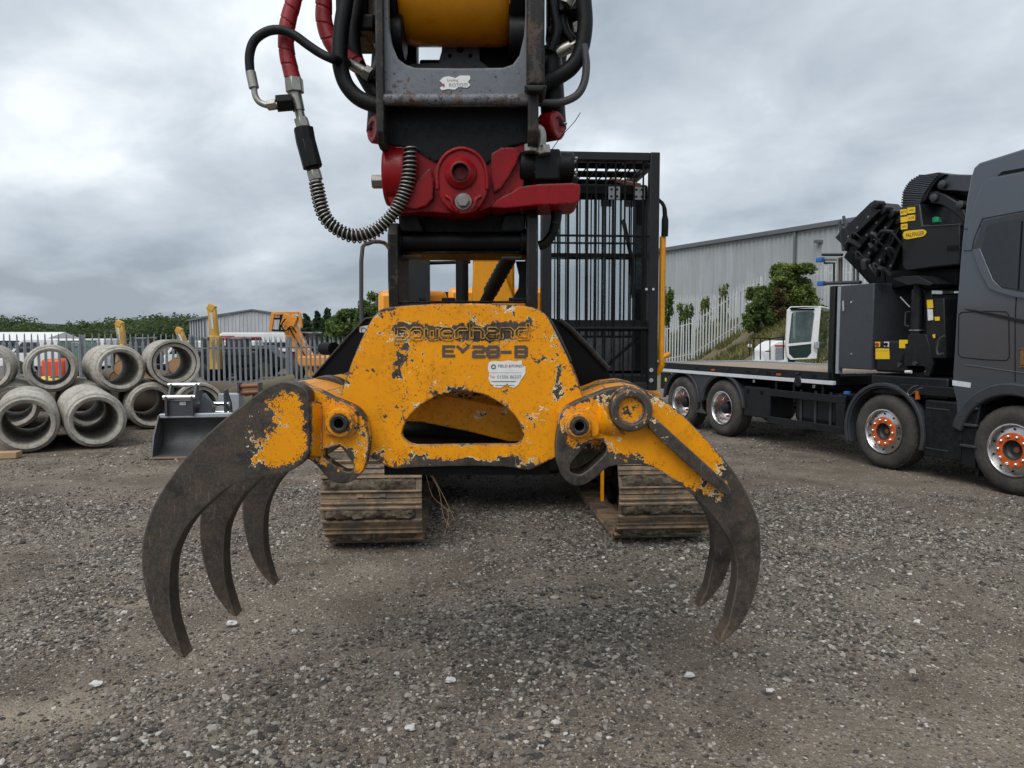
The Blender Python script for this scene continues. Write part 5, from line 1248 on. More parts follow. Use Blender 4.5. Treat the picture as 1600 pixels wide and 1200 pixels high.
# tilt cylinder ends
for (x, y, Yq, s_) in ((588, 203, YR + .22, -1), (867, 197, YR + .12, 1)):
    c = P(x, y, Yq); mk('tilt_cylinder', MB().lathe(c, (s_ * .8, -.55, 0), [(0, .012), (.030, .012), (.034, .020), (.052, .020), (.058, .012), (.058, -.05), (.0, -.05)], 28), m_red, tl)
    mk('cylinder_body', MB().cyl(c + Vector((0, .05, 0)), c + Vector((-s_ * .02, .09, .34)), .052, n=20), m_black, tl)
mk('grease_nipple', MB().cyl(P(881, 193, YR + .08), P(886, 193, YR + .08), .005, n=6), m_zinc, tl)
mk('wire', MB().tube([P(862, 234, YR), P(876, 214, YR), P(898, 190, YR), P(907, 176, YR)], .0016, n=5), m_darkmat, tl)
mk('pivot_arm', MB().tube([P(848, 210, YR + .1), P(852, 190, YR + .12), P(862, 175, YR + .14)], .02, n=8), m_black, tl)

# ---- hoses
def hose(name, pts, Y, rpx, mat, parent=tl, n=12, sm=6):
    return mk(name, MB().tube([P(p[0], p[1], p[2] if len(p) > 2 else Y) for p in pts], M(rpx, Y), n=n, sm=sm), mat, parent, smooth=60)
def spiral_wrap(name, pts, Y, rpx, turns, mat):
    """flat plastic spiral guard: overlapping rings with a small step"""
    path = catmull([P(x, y, Y) for x, y in pts], 24); L = len(path); r0 = M(rpx, Y); n = 20; vs_ = []; ff = []
    up = None; acc = [0.0]
    for i in range(1, L): acc.append(acc[-1] + (path[i] - path[i - 1]).length)
    for i, p in enumerate(path):
        t = (path[min(i + 1, L - 1)] - path[max(i - 1, 0)]).normalized()
        if up is None: _, up, _ = frame(t)
        up = (up - t * up.dot(t)).normalized(); sd_ = t.cross(up)
        for k in range(n):
            ph = (acc[i] / acc[-1] * turns + k / n) % 1.0
            rr = r0 * (0.90 if ph < 0.07 else (1.0 + 0.055 * (ph - .5)))
            vs_.append(p + (up * math.cos(2 * PI * k / n) + sd_ * math.sin(2 * PI * k / n)) * rr)
    for i in range(L - 1): ff += [(i * n + k, i * n + (k + 1) % n, (i + 1) * n + (k + 1) % n, (i + 1) * n + k) for k in range(n)]
    ff += [tuple(range(n)), tuple(range((L - 1) * n, L * n))]
    return mk(name, MB().add(vs_, ff), mat, tl, smooth=28)
YH = 3.08
spiral_wrap('wrapped_hose', [(466, -90), (463, -30), (459, 0), (453, 22), (448, 45), (447, 68), (450, 92), (458, 124)], YH, 12, 9.5, m_redwrap)
spiral_wrap('wrapped_hose', [(498, -90), (504, -30), (506, 0), (506, 28), (510, 48), (519, 68), (534, 84), (548, 95), (563, 104)], YH + .12, 12.5, 8.5, m_redwrap)
hose('thin_hose', [(391, 113), (390, 86), (398, 63), (418, 49), (440, 47), (460, 55), (482, 71), (502, 84), (522, 93), (545, 100, YH + .1)], YH - .06, 7, m_hose)
mk('ferrule', MB().cyl(P(391.5, 112, YH - .06), P(397, 138, YH - .06), .020, n=16), m_zinc, tl, bevel=.002)
mk('elbow', MB().tube([P(397, 137, YH - .06), P(399, 150, YH - .06), (P(406, 160, YH - .06)), P(420, 165, YH - .06), P(434, 164, YH - .06)], .0125, n=12, sm=4), m_zinc, tl)
mk('union_nut', MB().cyl(P(418, 165, YH - .06), P(432, 163, YH - .06), .021, n=6), m_zinc, tl, bevel=.002)
mk('black_nut', MB().cyl(P(432, 162, YH - .05), P(457, 160, YH - .03), .034, n=6), m_darkmat, tl, bevel=.003)
mk('hex_nut', MB().cyl(P(459, 123, YH), P(461, 145, YH), .038, n=6), m_zinc, tl, bevel=.003)
mk('tee_body', MB().cyl(P(461, 144, YH), P(467, 173, YH), .024, n=14).cyl(P(462, 160, YH), P(450, 161, YH), .022, n=14), m_zinc, tl)
mk('adapter', MB().cyl(P(467, 172, YH), P(471, 187, YH), .019, n=14), m_zinc, tl)
mk('hex_nut', MB().cyl(P(470, 185, YH), P(475, 202, YH), .030, n=6), m_zinc, tl, bevel=.003)
mk('check_valve', MB().cyl(P(474, 200, YH), P(478, 222, YH), .041, n=8).cyl(P(477, 218, YH), P(489, 262, YH), .041, n=8), m_hose, tl, bevel=.003)
mk('valve_neck', MB().cyl(P(488, 259, YH), P(490, 268, YH), .026, n=14), m_darkmat, tl)
mk('hex_nut', MB().cyl(P(490, 267, YH), P(494, 282, YH), .030, n=6), m_zinc, tl, bevel=.003)
mk('ferrule', MB().cyl(P(493, 281, YH), P(502, 322, YH), .024, n=16), m_zinc, tl)
sp_pts = [(494, 285), (500, 316), (508, 339), (524, 356), (549, 368), (573, 366), (594, 355), (614, 335), (627, 313), (636, 289), (640, 261), (641, 230)]
hose('spring_hose', sp_pts, YH - .08, 8.0, m_hose, n=14)
path = catmull([P(x, y, YH - .08) for x, y in sp_pts], 60); Lp = len(path); acc = [0.0]
for i in range(1, Lp): acc.append(acc[-1] + (path[i] - path[i - 1]).length)
coil = []; up = None; turns = 46
for i, p in enumerate(path):
    t = (path[min(i + 1, Lp - 1)] - path[max(i - 1, 0)]).normalized()
    if up is None: _, up, _ = frame(t)
    up = (up - t * up.dot(t)).normalized(); sd_ = t.cross(up); f = acc[i] / acc[-1]
    an = 2 * PI * (turns * f + 1.4 * math.sin(f * 9) * .5); rr = M(9.8, YH - .08) * (1.06 + .05 * math.sin(f * 17))
    coil.append(p + (up * math.cos(an) + sd_ * math.sin(an)) * rr)
mk('spring_guard', MB().tube(coil, .0034, n=5), m_zinc, tl, smooth=80)
hose('sleeved_hose', [(545, -60), (540, 0), (534, 40), (531, 75), (532, 104), (541, 132), (560, 153), (586, 164), (600, 166)], YH + .0, 12, m_hose, n=14)
hose('sleeved_hose', [(562, -60), (558, 10), (552, 50), (556, 90), (575, 130), (590, 150)], YH + .14, 11, m_hose)
mk('valve_block', MB().box2(P(523, -40, YH + .2), P(590, 86, YH + .42)).box2(P(560, 20, YH + .14), P(596, 70, YH + .3)), m_black, tl, bevel=.012)
mk('hose_end', MB().cyl(P(546, 99, YH + .1), P(570, 112, YH + .1), .022, n=12).cyl(P(570, 112, YH + .1), P(580, 118, YH + .1), .032, n=6), m_zinc, tl, bevel=.002)
hose('inner_hose', [(575, 122), (590, 95), (594, 60), (596, 0)], YH + .1, 6, m_greyhose)
# right side bundle
hose('sleeved_hose', [(908, -60), (912, 0), (914, 40), (908, 78), (894, 104), (872, 120), (850, 131), (838, 140)], YR + .12, 12, m_hose, n=14)
hose('grey_hose', [(912, 70), (916, 100), (913, 128), (902, 148), (880, 159), (858, 161), (836, 160)], YR + .10, 6, m_greyhose)
hose('inner_hose', [(832, 112), (850, 98), (866, 85)], YR + .18, 10, m_hose)
mk('ferrule', MB().cyl(P(868, 84, YR + .18), P(891, 73, YR + .18), .025, n=16), m_zinc, tl, bevel=.002)
mk('elbow', MB().tube([P(890, 73, YR + .18), P(900, 67, YR + .18), P(906, 58, YR + .18), P(907, 45, YR + .18)], .013, n=10, sm=4), m_zinc, tl)
mk('hex_nut', MB().cyl(P(904, 52, YR + .16), P(902, 36, YR + .16), .024, n=6), m_zinc, tl, bevel=.002)
mk('manifold', MB().box2(P(856, -60, YR + .25), P(900, 82, YR + .42)).box2(P(872, 10, YR + .16), P(902, 40, YR + .3)).box2(P(854, 40, YR + .2), P(885, 70, YR + .3)), m_black, tl, bevel=.01)
mk('hex_fitting', MB().cyl(P(892, -6, YR + .14), P(884, 8, YR + .14), .028, n=6), m_zinc, tl, bevel=.002); mk('hex_fitting', MB().cyl(P(862, 34, YR + .16), P(868, 30, YR + .16), .014, n=6), m_zinc, tl)
hose('inner_hose', [(856, -30), (866, 20), (870, 50), (860, 80)], YR + .15, 7, m_hose)
hose('inner_hose', [(880, -40), (878, 20), (884, 50), (900, 70)], YR + .2, 8, m_hose)
mk('support_rod', MB().cyl(P(878, 85, YR + .4), P(864, 180, YR + .4), .024, n=14), m_steel_worn, tl)

# ------------------------------------------------------------------ hydraulic log grapple
YG = 3.06
gp_ = thing('log_grapple', 'chipped yellow hydraulic log grapple with five curved dark claws held open', 'grapple', P(720, 735, 3.3))
def spots(lst, base=0.0):
    def f(x, y):
        r = np.full(x.shape, base)
        for cx, cy, sx, sy, v in lst: r = r + v * np.exp(-((x - cx) / sx) ** 2 - ((y - cy) / sy) ** 2)
        return r
    return f
# upper hitch frame (black): two ears, cross tube, beam
for xa, xb, ytop in ((605, 621, 346), (823, 841, 322)):
    Yc = YG + .02; A1, A2_ = P(xa, ytop, Yc), P(xb, ytop, Yc); zb_ = P(xa, 482, Yc).z
    o = mk('hitch_ear', MB().prism([(A1.x, Yc + y, z) for y, z in ((.02, zb_), (0, zb_ + .12), (0, A1.z - .05), (.04, A1.z), (.26, A1.z), (.32, A1.z - .06), (.36, zb_))], (A2_.x - A1.x, 0, 0)), m_steel_worn, gp_, bevel=.005); set_wear(o, 0.05)
mk('hitch_pin', MB().cyl(P(618, 378, YG + .12), P(826, 378, YG + .12), M(16, YG), n=28), m_black, gp_)
for xa, xb in ((618, 630), (814, 826)): mk('pin_collar', MB().cyl(P(xa, 378, YG + .12), P(xb, 378, YG + .12), M(21, YG), n=28), m_black, gp_)
mk('hitch_beam', MB().box2(P(620, 392, YG + .10), P(824, 407, YG + .40)), m_black, gp_, bevel=.006)
mk('hitch_block', MB().prism([P(622, 334, YG + .06), P(652, 334, YG + .06), P(662, 362, YG + .06), P(624, 362, YG + .06)], (0, .3, 0)).prism([P(788, 334, YG + .06), P(822, 334, YG + .06), P(820, 362, YG + .06), P(780, 362, YG + .06)], (0, .3, 0)), m_black, gp_, bevel=.006)
mk('quick_hitch', MB().box2(P(634, 326, YG + .16), P(812, 396, YG + .42)), m_black, gp_, bevel=.01)
mk('wear_tab', MB().box2(P(628, 399, YG + .09), P(660, 404, YG + .12)), m_steel_worn, gp_); mk('wear_tab', MB().box2(P(783, 401, YG + .09), P(815, 406, YG + .12)), m_steel_worn, gp_)
mk('base_rail', MB().box2(P(612, 470, YG + .04), P(836, 474, YG + .10)), m_black, gp_, bevel=.003)
for xa, xb in ((655, 668), (690, 712), (795, 830)): mk('base_lug', MB().box2(P(xa, 465, YG + .12), P(xb, 472, YG + .18)), m_black, gp_, bevel=.003)
mk('ear_curve', MB().prism([P(822, 408, YG + .2), P(806, 408, YG + .2), P(811, 430, YG + .2), P(810, 450, YG + .2), P(800, 468, YG + .2), P(824, 470, YG + .2)], (0, .05, 0)), m_black, gp_)
hose('hitch_hose', [(868, 322), (868, 345), (863, 365), (852, 380), (842, 384)], YG + .12, 7.5, m_hose, gp_)
hose('hitch_hose', [(866, 315), (870, 332), (868, 350)], YG + .12, 8, m_steel_worn, gp_)
mk('hose_clip', MB().box2(P(872, 318, YG + .2), P(886, 334, YG + .28)), m_black, gp_)

body = [(602, 481), (640, 477), (690, 475), (740, 474), (790, 475.5), (832, 480), (852, 491), (862, 507), (876, 535), (890, 565), (902, 595), (914, 630), (920, 660), (908, 695), (868, 715), (852, 722), (828, 734), (806, 731), (790, 729), (740, 727.5), (690, 728.5), (640, 730), (616, 732), (596, 724), (575, 711), (552, 700), (530, 660), (533, 618), (541, 590), (560, 541), (578, 504), (589, 489)]
hole = [(627.5, 677), (635, 657), (652, 637), (680, 620), (710, 613), (740, 613), (762, 619), (785, 632), (805, 650), (815, 670), (815, 686), (806, 694), (780, 694.5), (740, 694.5), (700, 695), (652, 695.5), (636, 690)]
wf = spots([(720, 727, 110, 10, .42), (650, 715, 22, 10, .26), (800, 716, 20, 11, .26), (590, 712, 16, 12, .20), (880, 700, 14, 22, .16), (740, 706, 60, 5, -.20), (600, 650, 7, 12, .22), (872, 590, 6, 34, .23), (880, 572, 12, 8, .20), (868, 612, 7, 9, .2),
            (725, 520, 112, 8, .17), (640, 508, 22, 6, .30), (690, 514, 80, 7, .26), (720, 528, 115, 7, .22), (790, 509, 44, 7, .28), (800, 520, 30, 9, .12), (742, 505, 6, 10, .20), (826, 506, 8, 6, .28), (632, 545, 14, 14, .20), (624, 570, 7, 26, .15), (630, 625, 9, 24, .15), (660, 590, 60, 50, .05), (740, 490, 60, 10, .045), (795, 632, 8, 6, .22),
            (700, 688, 40, 60, .02), (850, 640, 18, 14, .08), (560, 600, 18, 60, -.05), (750, 610, 60, 6, .07), (605, 481, 6, 6, .2), (835, 483, 8, 5, .22), (866, 510, 6, 20, .06), (592, 492, 8, 14, .09), (557, 575, 3.5, 3.5, .3), (733, 590, 3.5, 3.5, .3)], base=0.0)
plate('front_plate', body, [hole], YG, .032, m_grapple, gp_, wear=wf, sp=.011, sm=2, ew=.13, ed=.012)
o = plate('rear_plate', [(x, y) for x, y in body], [], YG + .66, .03, m_grapple, gp_, wear=spots([(720, 660, 200, 100, .1)]), Yref=YG, xoff=.05, sm=1, sp=.05)
b3 = [P(x, y, YG) for x, y in body]
top_i = [29, 30, 31, 0, 1, 2, 3, 4, 5, 6, 7, 8, 9]
mk('top_sheet', MB().sheet([b3[i] + Vector((0, .033, -.012)) for i in top_i], (.05, .626, 0), .012), m_black, gp_)
mk('bottom_sheet', MB().sheet([b3[i] + Vector((0, .033, .03)) for i in range(16, 22)], (.05, .626, 0), .015), m_steel_worn, gp_)
# brace seen through the opening
pts = [P(612, 634, YG + .26), P(700, 618, YG + .26), P(845, 648, YG + .26), P(850, 704, YG + .26), P(740, 676, YG + .26), P(612, 650, YG + .26)]
set_wear(mk('cross_brace', MB().prism(pts, (0, .05, 0)), m_grapple, gp_, bevel=.004), 0.03)
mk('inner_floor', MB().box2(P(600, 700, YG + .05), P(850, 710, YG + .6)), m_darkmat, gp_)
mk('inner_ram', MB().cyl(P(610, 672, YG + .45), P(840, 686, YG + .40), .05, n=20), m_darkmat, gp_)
# dark guard behind with flared sides
guard_pts = [(572, 496), (590, 494), (850, 494), (874, 500), (890, 513), (950, 578), (958, 600), (940, 640), (500, 640), (480, 600), (490, 588)]
rg_o = plate('rear_guard', guard_pts, [], YG + .80, .05, m_black, gp_, sm=1, sp=.05, wear=lambda x, y: 0 * x - .02)
mk('guard_lip', MB().tube([P(x, y, YG + .79) for x, y in ((874, 501), (892, 515), (920, 544), (950, 577))], .016, n=8), m_steel_worn, gp_)
mk('guard_lip', MB().tube([P(x, y, YG + .79) for x, y in ((588, 496), (571, 498), (540, 530), (490, 588))], .006, n=8), m_steel_worn, gp_)
st_ = plate('small_sticker', [(561, 510), (578, 508), (578, 521), (562, 519)], [], YG + .796, .002, m_lab_w, gp_, sm=1, sp=.01)
c = P(568, 516, YG + .794); mk('print', MB().lathe(c, (0, -1, 0), [(.010, 0), (.015, 0), (.015, .001), (.010, .001)], 16, closed=True), m_inkgrey, st_)
c = P(522, 545, YG + .82); mk('rear_roller', MB().cyl(c, c + Vector((-.08, .1, 0)), .035, n=18), m_darkmat, gp_)

# ---- claws
TT = .085
Yl = 2.90
C0 = Vector((800, HORIZON))
def back_edge(pts, Y, t):       # silhouette of the far face -> matching front-face point
    return [tuple(C0 + (Vector(p) - C0) * (1 + t / Y)) for p in pts]
L_out = [(482, 622), (478, 610), (468, 602), (451, 597), (434, 598), (411, 609), (372, 638), (329, 674), (290, 715), (259, 758), (239, 793), (227, 828), (222, 860), (223, 895), (231, 938), (243, 973), (259, 1001), (280, 1025), (288, 1027)]
L_in = [(301, 1013), (294, 993), (284, 958), (280, 922), (280, 891), (284, 860), (297, 829), (313, 805), (337, 781), (364, 758), (388, 747), (419, 739), (454, 733), (472, 725)]
L_all = L_out + back_edge(L_in, Yl, TT) + [(480, 712), (483, 690)]
wl_ = spots([(458, 690, 40, 36, -.40), (466, 640, 24, 40, -.30), (428, 714, 36, 16, -.30), (445, 625, 30, 24, -.16), (385, 720, 18, 10, -.2), (422, 668, 56, 70, -.27)], base=.60)
CLAWX = ((0.0, Yl, 'front left claw, largest in the picture'), (0.045, Yl * 1.152, 'middle left claw'), (0.085, Yl * 1.30, 'rear left claw'))
for xo, Yq, lab_ in CLAWX:
    o = plate('claw', L_all, [], Yq, TT, m_grapple, gp_, wear=wl_ if Yq == Yl else spots([(455, 680, 50, 60, -.5)], base=.66), Yref=Yl, xoff=xo, sp=.016, sm=3, ew=.16, ed=.012); o['label'] = lab_
Yr = 2.955
R_out = [(936, 614), (952, 608), (985, 604), (1010, 610), (1030, 621), (1048, 633), (1068, 650), (1100, 683), (1131, 717), (1156, 751), (1176, 790), (1186, 822), (1188.5, 856), (1187, 890), (1179, 929), (1165, 963), (1145, 989), (1128, 1004), (1119, 1003)]
R_in = [(1115, 994), (1119, 980), (1128, 963), (1133, 943), (1139, 915), (1142, 889), (1140, 864), (1133, 838), (1119, 816), (1102, 793), (1077, 768), (1048, 745), (1020, 730), (990, 725), (952, 729), (932, 745)]
R_lug = [(912, 757), (896, 758), (881, 747), (871, 727), (868, 700), (872, 668), (878, 645), (891, 633), (912, 623)]
R_hole = [(890, 735), (893, 722), (906, 706), (920, 691), (933, 687), (945, 693), (947, 706), (931, 724), (911, 740), (898, 741)]
R_all = R_out + back_edge(R_in[:12], Yr, TT) + R_in[12:] + R_lug
wr_ = spots([(895, 660, 40, 34, -.24), (1080, 742, 44, 24, -.22), (1112, 772, 22, 16, -.22), (960, 665, 105, 75, -.42), (1050, 690, 80, 60, -.46), (1092, 718, 44, 36, -.26), (1130, 765, 14, 22, -.16), (905, 735, 40, 24, .40), (940, 722, 26, 20, .12), (985, 712, 40, 6, .18), (1000, 725, 60, 5, .20), (882, 690, 10, 16, .12), (1120, 700, 60, 8, .12), (930, 690, 30, 10, .14)], base=.50)
R_all2 = R_out + back_edge(R_in[:12], Yr, TT) + R_in[12:]
o = plate('claw', R_all, [R_hole], Yr, TT, m_grapple, gp_, wear=wr_, Yref=Yr, sp=.012, sm=3, ew=.15, ed=.010); o['label'] = 'front right claw with stiffening rib'
o = plate('claw', R_all, [], Yr * 1.138, TT, m_grapple, gp_, wear=spots([(960, 665, 105, 75, -.5)], base=.55), Yref=Yr, xoff=.02, sp=.02, sm=3); o['label'] = 'rear right claw'
for o in [q for q in gp_.children if q.name.startswith('claw')]:
    co = np.empty(len(o.data.vertices) * 3); o.data.vertices.foreach_get('co', co); z_ = co.reshape(-1, 3)[:, 2]
    o.data.attributes.new('polish', 'FLOAT', 'POINT').data.foreach_set('value', np.clip(1.2 * np.exp(-(z_ - z_.min()) / .045), 0, 1))
def weld(pts, Y, rpx, closed=False):
    path = catmull([P(x, y, Y) for x, y in pts], 10, closed); rw = random.Random(len(pts))
    set_wear(mk('weld_bead', MB().tube(path, [M(rpx, Y) * rw.uniform(.7, 1.2) for _ in range(len(path))], n=7, closed=closed), m_grapple, gp_, smooth=50), .12)
weld([(1014, 668), (1040, 692), (1070, 720), (1100, 746), (1130, 770)], Yr - .002, 2.2)
weld([(983 + 34 * math.cos(k * PI / 5), 639 + 34 * math.sin(k * PI / 5)) for k in range(10)], Yr - .002, 2.0, True)
weld([(484, 628), (485, 650), (485, 680), (484, 708)], 2.955, 2.0)
weld([(502, 634), (502, 660), (502, 690), (500, 712)], 2.986, 1.8)
# stiffening rib along the right claw
rb_ = [(1012, 652), (1022, 652), (1060, 686), (1100, 722), (1130, 750), (1142, 764), (1140, 772), (1130, 771), (1100, 748), (1060, 712), (1018, 672)]
o = plate('stiffening_rib', rb_, [], Yr - .055, .056, m_grapple, gp_, wear=spots([(1020, 655, 22, 10, -.25), (1100, 722, 10, 8, -.1)], base=.42), sp=.012, sm=2)
ru = [(1018, 654), (1036, 664), (1075, 699), (1112, 733), (1131, 752), (1100, 726), (1060, 691), (1022, 660)]
# arm boxes: yellow sheets running back from the front claws
arm_r = [P(x, y, Yr) for x, y in ((878, 646), (891, 634), (912, 624), (936, 615), (952, 609), (985, 605), (1010, 611), (1030, 622), (1048, 634))]
set_wear(mk('arm_top_sheet', MB().sheet([p + Vector((0, TT * .9, -.016)) for p in arm_r], (.04, .66, 0), .012), m_grapple, gp_), .02)
arm_l = [P(x, y, Yl) for x, y in ((434, 599), (451, 598), (468, 603), (478, 611), (484, 624))]
lug_l = [(456, 602), (482, 604), (500, 611), (520, 621), (545, 631), (562, 642), (573, 662), (576, 690), (574, 712), (569, 732), (558, 746), (545, 754), (528, 755), (513, 748), (497, 729), (484, 718), (468, 715), (455, 700)]
lh = [(500, 706), (514, 700), (529, 696), (536, 702), (546, 716), (553, 728), (550, 736), (541, 737), (527, 730), (512, 719)]
wll = spots([(540, 712, 18, 14, .26), (545, 745, 40, 10, .34), (510, 735, 16, 14, .34), (490, 650, 8, 30, .06), (530, 628, 40, 6, .13), (562, 660, 10, 30, .10), (563, 728, 8, 14, -.1)], base=.0)
plate('pivot_lug', lug_l, [lh], 2.99, .062, m_grapple, gp_, wear=wll, sp=.012, sm=2, ew=.22, ed=.013)
set_wear(mk('arm_top_sheet', MB().sheet([P(x, y, 2.99) + Vector((0, .03, -.014)) for x, y in ((446, 598), (470, 602), (500, 612), (522, 623), (546, 633))], (.05, .72, 0), .012), m_grapple, gp_), .04)
set_wear(mk('arm_web', MB().prism([P(483, 628, Yl + .01), P(500, 634, 2.985), P(500, 716, 2.985), P(483, 712, Yl + .01)], (0.02, .05, 0)), m_grapple, gp_, bevel=.004), .02)
mk('torque_tube', MB().cyl(P(500, 660, 3.06), P(500, 660, 3.06) + Vector((.06, .70, 0)), .075, n=24), m_grapple, gp_)
mk('torque_tube', MB().cyl(P(975, 655, 3.05), P(975, 655, 3.05) + Vector((.04, .62, 0)), .075, n=24), m_grapple, gp_)
# pins
def pin(px, py, Y, rout, rin, collar):
    c = P(px, py, Y)
    if collar: set_wear(mk('pin_collar', MB().lathe(c, (0, -1, 0), [(M(rin, Y), .0), (M(rin, Y), .030), (M(rout, Y) * .93, .030), (M(rout, Y), .022), (M(rout, Y), .0)], 32), m_grapple, gp_), .09)
    mk('pivot_pin', MB().lathe(c, (0, -1, 0), [(0, .0), (M(rin * .45, Y), .0), (M(rin * .55, Y), .046), (M(rin * .9, Y), .048), (M(rin, Y), .042), (M(rin, Y), 0)], 28), m_steel_worn, gp_)
def lugplate(pts, Y, w_):
    plate('keeper_plate', pts, [], Y, .014, m_grapple, gp_, wear=lambda x, y: np.full(x.shape, w_), sp=.01, sm=3)
lugplate([(508, 642), (522, 630), (540, 632), (556, 645), (560, 662), (554, 678), (540, 684), (512, 680), (506, 665)], 2.976, .10)
pin(533, 660, 2.976, 23, 14.5, True)
lugplate([(882, 655), (890, 644), (908, 638), (924, 640), (932, 655), (930, 672), (924, 682), (900, 684), (884, 676)], Yr - .014, .06)
pin(904, 664, Yr - .014, 20, 14, True)
mk('keeper_bar', MB().prism([P(912, 640, Yr - .02), P(922, 636, Yr - .02), P(938, 662, Yr - .02), P(936, 680, Yr - .02), P(926, 684, Yr - .02)], (0, .03, 0)), m_grapple, gp_, bevel=.004)
c = P(983, 639, Yr); rr4 = M(33, Yr)
set_wear(mk('cylinder_boss', MB().lathe(c, (0, -1, 0), [(rr4 * .60, .03), (rr4 * .66, .062), (rr4 * .94, .062), (rr4, .052), (rr4, 0)], 40), m_grapple, gp_), .34)
set_wear(mk('boss_cap', MB().lathe(c, (0, -1, 0), [(0, .036), (rr4 * .58, .034), (rr4 * .66, .045), (rr4 * .66, .0)], 40), m_grapple, gp_), .07)
set_wear(mk('arm_barrel', MB().cyl(P(930, 668, Yr + .06), P(962, 650, Yr + .02), .05, .085, n=28), m_grapple, gp_), .02)

# ---- lettering on the front plate: raised weld-outline word, stencilled type, torn sticker
FONT = {'p': [[(0, -.62), (0, 1), (.75, 1), (1, .75), (1, .25), (.75, 0), (0, 0)]], 'o': [[(.2, 0), (0, .25), (0, .75), (.2, 1), (.8, 1), (1, .75), (1, .25), (.8, 0), (.2, 0)]],
        'w': [[(0, 1), (0, .2), (.2, 0), (1, 0), (1, 1)], [(.5, 0), (.5, .8)]], 'e': [[(1, 0), (.2, 0), (0, .25), (0, .75), (.2, 1), (.8, 1), (1, .8), (1, .5), (0, .5)]],
        'r': [[(0, 0), (0, .75), (.25, 1), (1, 1)]], 'h': [[(0, 1.55), (0, 0)], [(0, 1), (.75, 1), (1, .75), (1, 0)]], 'a': [[(.1, 1), (.8, 1), (1, .8), (1, 0), (.2, 0), (0, .25), (.2, .55), (1, .55)]],
        'n': [[(0, 0), (0, 1), (.75, 1), (1, .75), (1, 0)]], 'd': [[(1, 1.55), (1, 0), (.2, 0), (0, .25), (0, .75), (.2, 1), (1, 1)]],
        'E': [[(1, 1), (0, 1), (0, 0), (1, 0)], [(0, .5), (.85, .5)]], 'X': [[(0, 1), (.5, .5), (1, 1)], [(.5, .5), (.45, .42)]], '2': [[(0, 1), (.85, 1), (1, .85), (1, .6), (.85, .5), (.15, .5), (0, .4), (0, 0), (1, 0)]],
        '8': [[(.1, .5), (0, .65), (0, .85), (.15, 1), (.85, 1), (1, .85), (1, .65), (.9, .5), (.1, .5), (0, .35), (0, .15), (.15, 0), (.85, 0), (1, .15), (1, .35), (.9, .5)]], '-': [[(0, .45), (1, .45)]],
        'B': [[(0, 0), (0, 1), (.85, 1), (1, .85), (1, .62), (.85, .52), (0, .52)], [(.85, .52), (1, .4), (1, .15), (.85, 0), (0, 0)]]}
def offset_poly(pts, d):
    out = []
    for i, p in enumerate(pts):
        a = Vector(pts[max(i - 1, 0)]); b = Vector(pts[min(i + 1, len(pts) - 1)]); t = (b - a).normalized(); out.append(Vector(p) + Vector((-t.y, t.x)) * d)
    return out
def stroke_word(word, x0, x1, ybase, xh, outline, Y, mat, hw):
    n = len(word); adv = (x1 - x0) / n
    for i, ch in enumerate(word):
        mb = MB(); wch = adv * (.74 if ch != '-' else .6)
        for st in FONT[ch]:
            q = [Vector((x0 + i * adv + u * wch, ybase - v * xh)) for u, v in st]
            if outline:
                for s_ in (-1, 1):
                    mb.tube([P(p.x, p.y, Y) for p in offset_poly(q, s_ * hw)], M(.95, Y), n=6)
                for e_ in (0, -1):
                    o1, o2 = offset_poly(q, hw)[e_], offset_poly(q, -hw)[e_]; mb.tube([P(o1.x, o1.y, Y), P(o2.x, o2.y, Y)], M(.95, Y), n=6)
            else:
                for k, (a, b) in enumerate(zip(q[:-1], q[1:])):
                    t = (b - a).normalized() * hw; nn = Vector((-t.y, t.x)); a2, b2 = a - t * .8, b + t * .8
                    mb.prism([P(p.x, p.y, Y - k * .00025) for p in (a2 - nn, b2 - nn, b2 + nn, a2 + nn)], (0, .0015, 0))
        o = mk('letter', mb, mat, gp_, smooth=50 if outline else 0)
        if outline: set_wear(o, -.05)
stroke_word('powerhand', 619, 831, 529, 15, True, YG - .003, m_letter, 2.6)
stroke_word('EX', 693, 737, 556, 14.5, False, YG - .002, m_stencil, 2.2); stroke_word('28-B', 740, 828, 557, 15, False, YG - .002, m_stencil, 2.4)
stk = [(764, 566), (772, 564), (784, 565), (795, 563), (806, 565), (815, 563), (816, 570), (821, 573), (821, 584), (815, 592), (810, 601), (803, 606), (796, 604), (793, 599), (788, 603), (782, 606), (772, 605), (767, 600), (763, 592), (765, 584), (762, 576)]
s_o = plate('torn_sticker', stk, [], YG - .0025, .002, m_lab_w, gp_, sm=1, sp=.008)
yy = YG - .0030
text_on('print', 'FIELD', .0165, P(785.5, 572, yy), (1, 0, 0), (0, 0, 1), m_ink, s_o, lift=.0008); text_on('print', '&', .0165, P(796.5, 572, yy), (1, 0, 0), (0, 0, 1), m_inkred, s_o, lift=.0008)
text_on('print', 'FOREST', .0155, P(809, 572, yy), (1, 0, 0), (0, 0, 1), m_ink, s_o, lift=.0008)
text_on('print', 'Tel:', .0145, P(769.5, 589, yy), (1, 0, 0), (0, 0, 1), m_inkred, s_o, lift=.0008); text_on('print', '01506 86237', .0190, P(795.5, 589, yy), (1, 0, 0), (0, 0, 1), m_inkgrey, s_o, lift=.0008)
c = P(771, 573, yy); mk('print', MB().lathe(c, (0, -1, 0), [(.006, 0), (.010, 0), (.010, .001), (.006, .001)], 12, closed=True), m_ink, s_o)
for (xa, xb, y_, mm) in ((766, 815, 582, m_inkgrey), (768, 806, 596, m_ink), (774, 804, 602, m_inkgrey), (766, 771, 601.5, m_inkred)):
    a, b = P(xa, y_, yy), P(xb, y_, yy); mk('print', MB().box((a + b) / 2 + Vector((0, -.0006, 0)), ((b - a).length, .0006, .0022 if y_ > 590 else .0006)), mm, s_o)
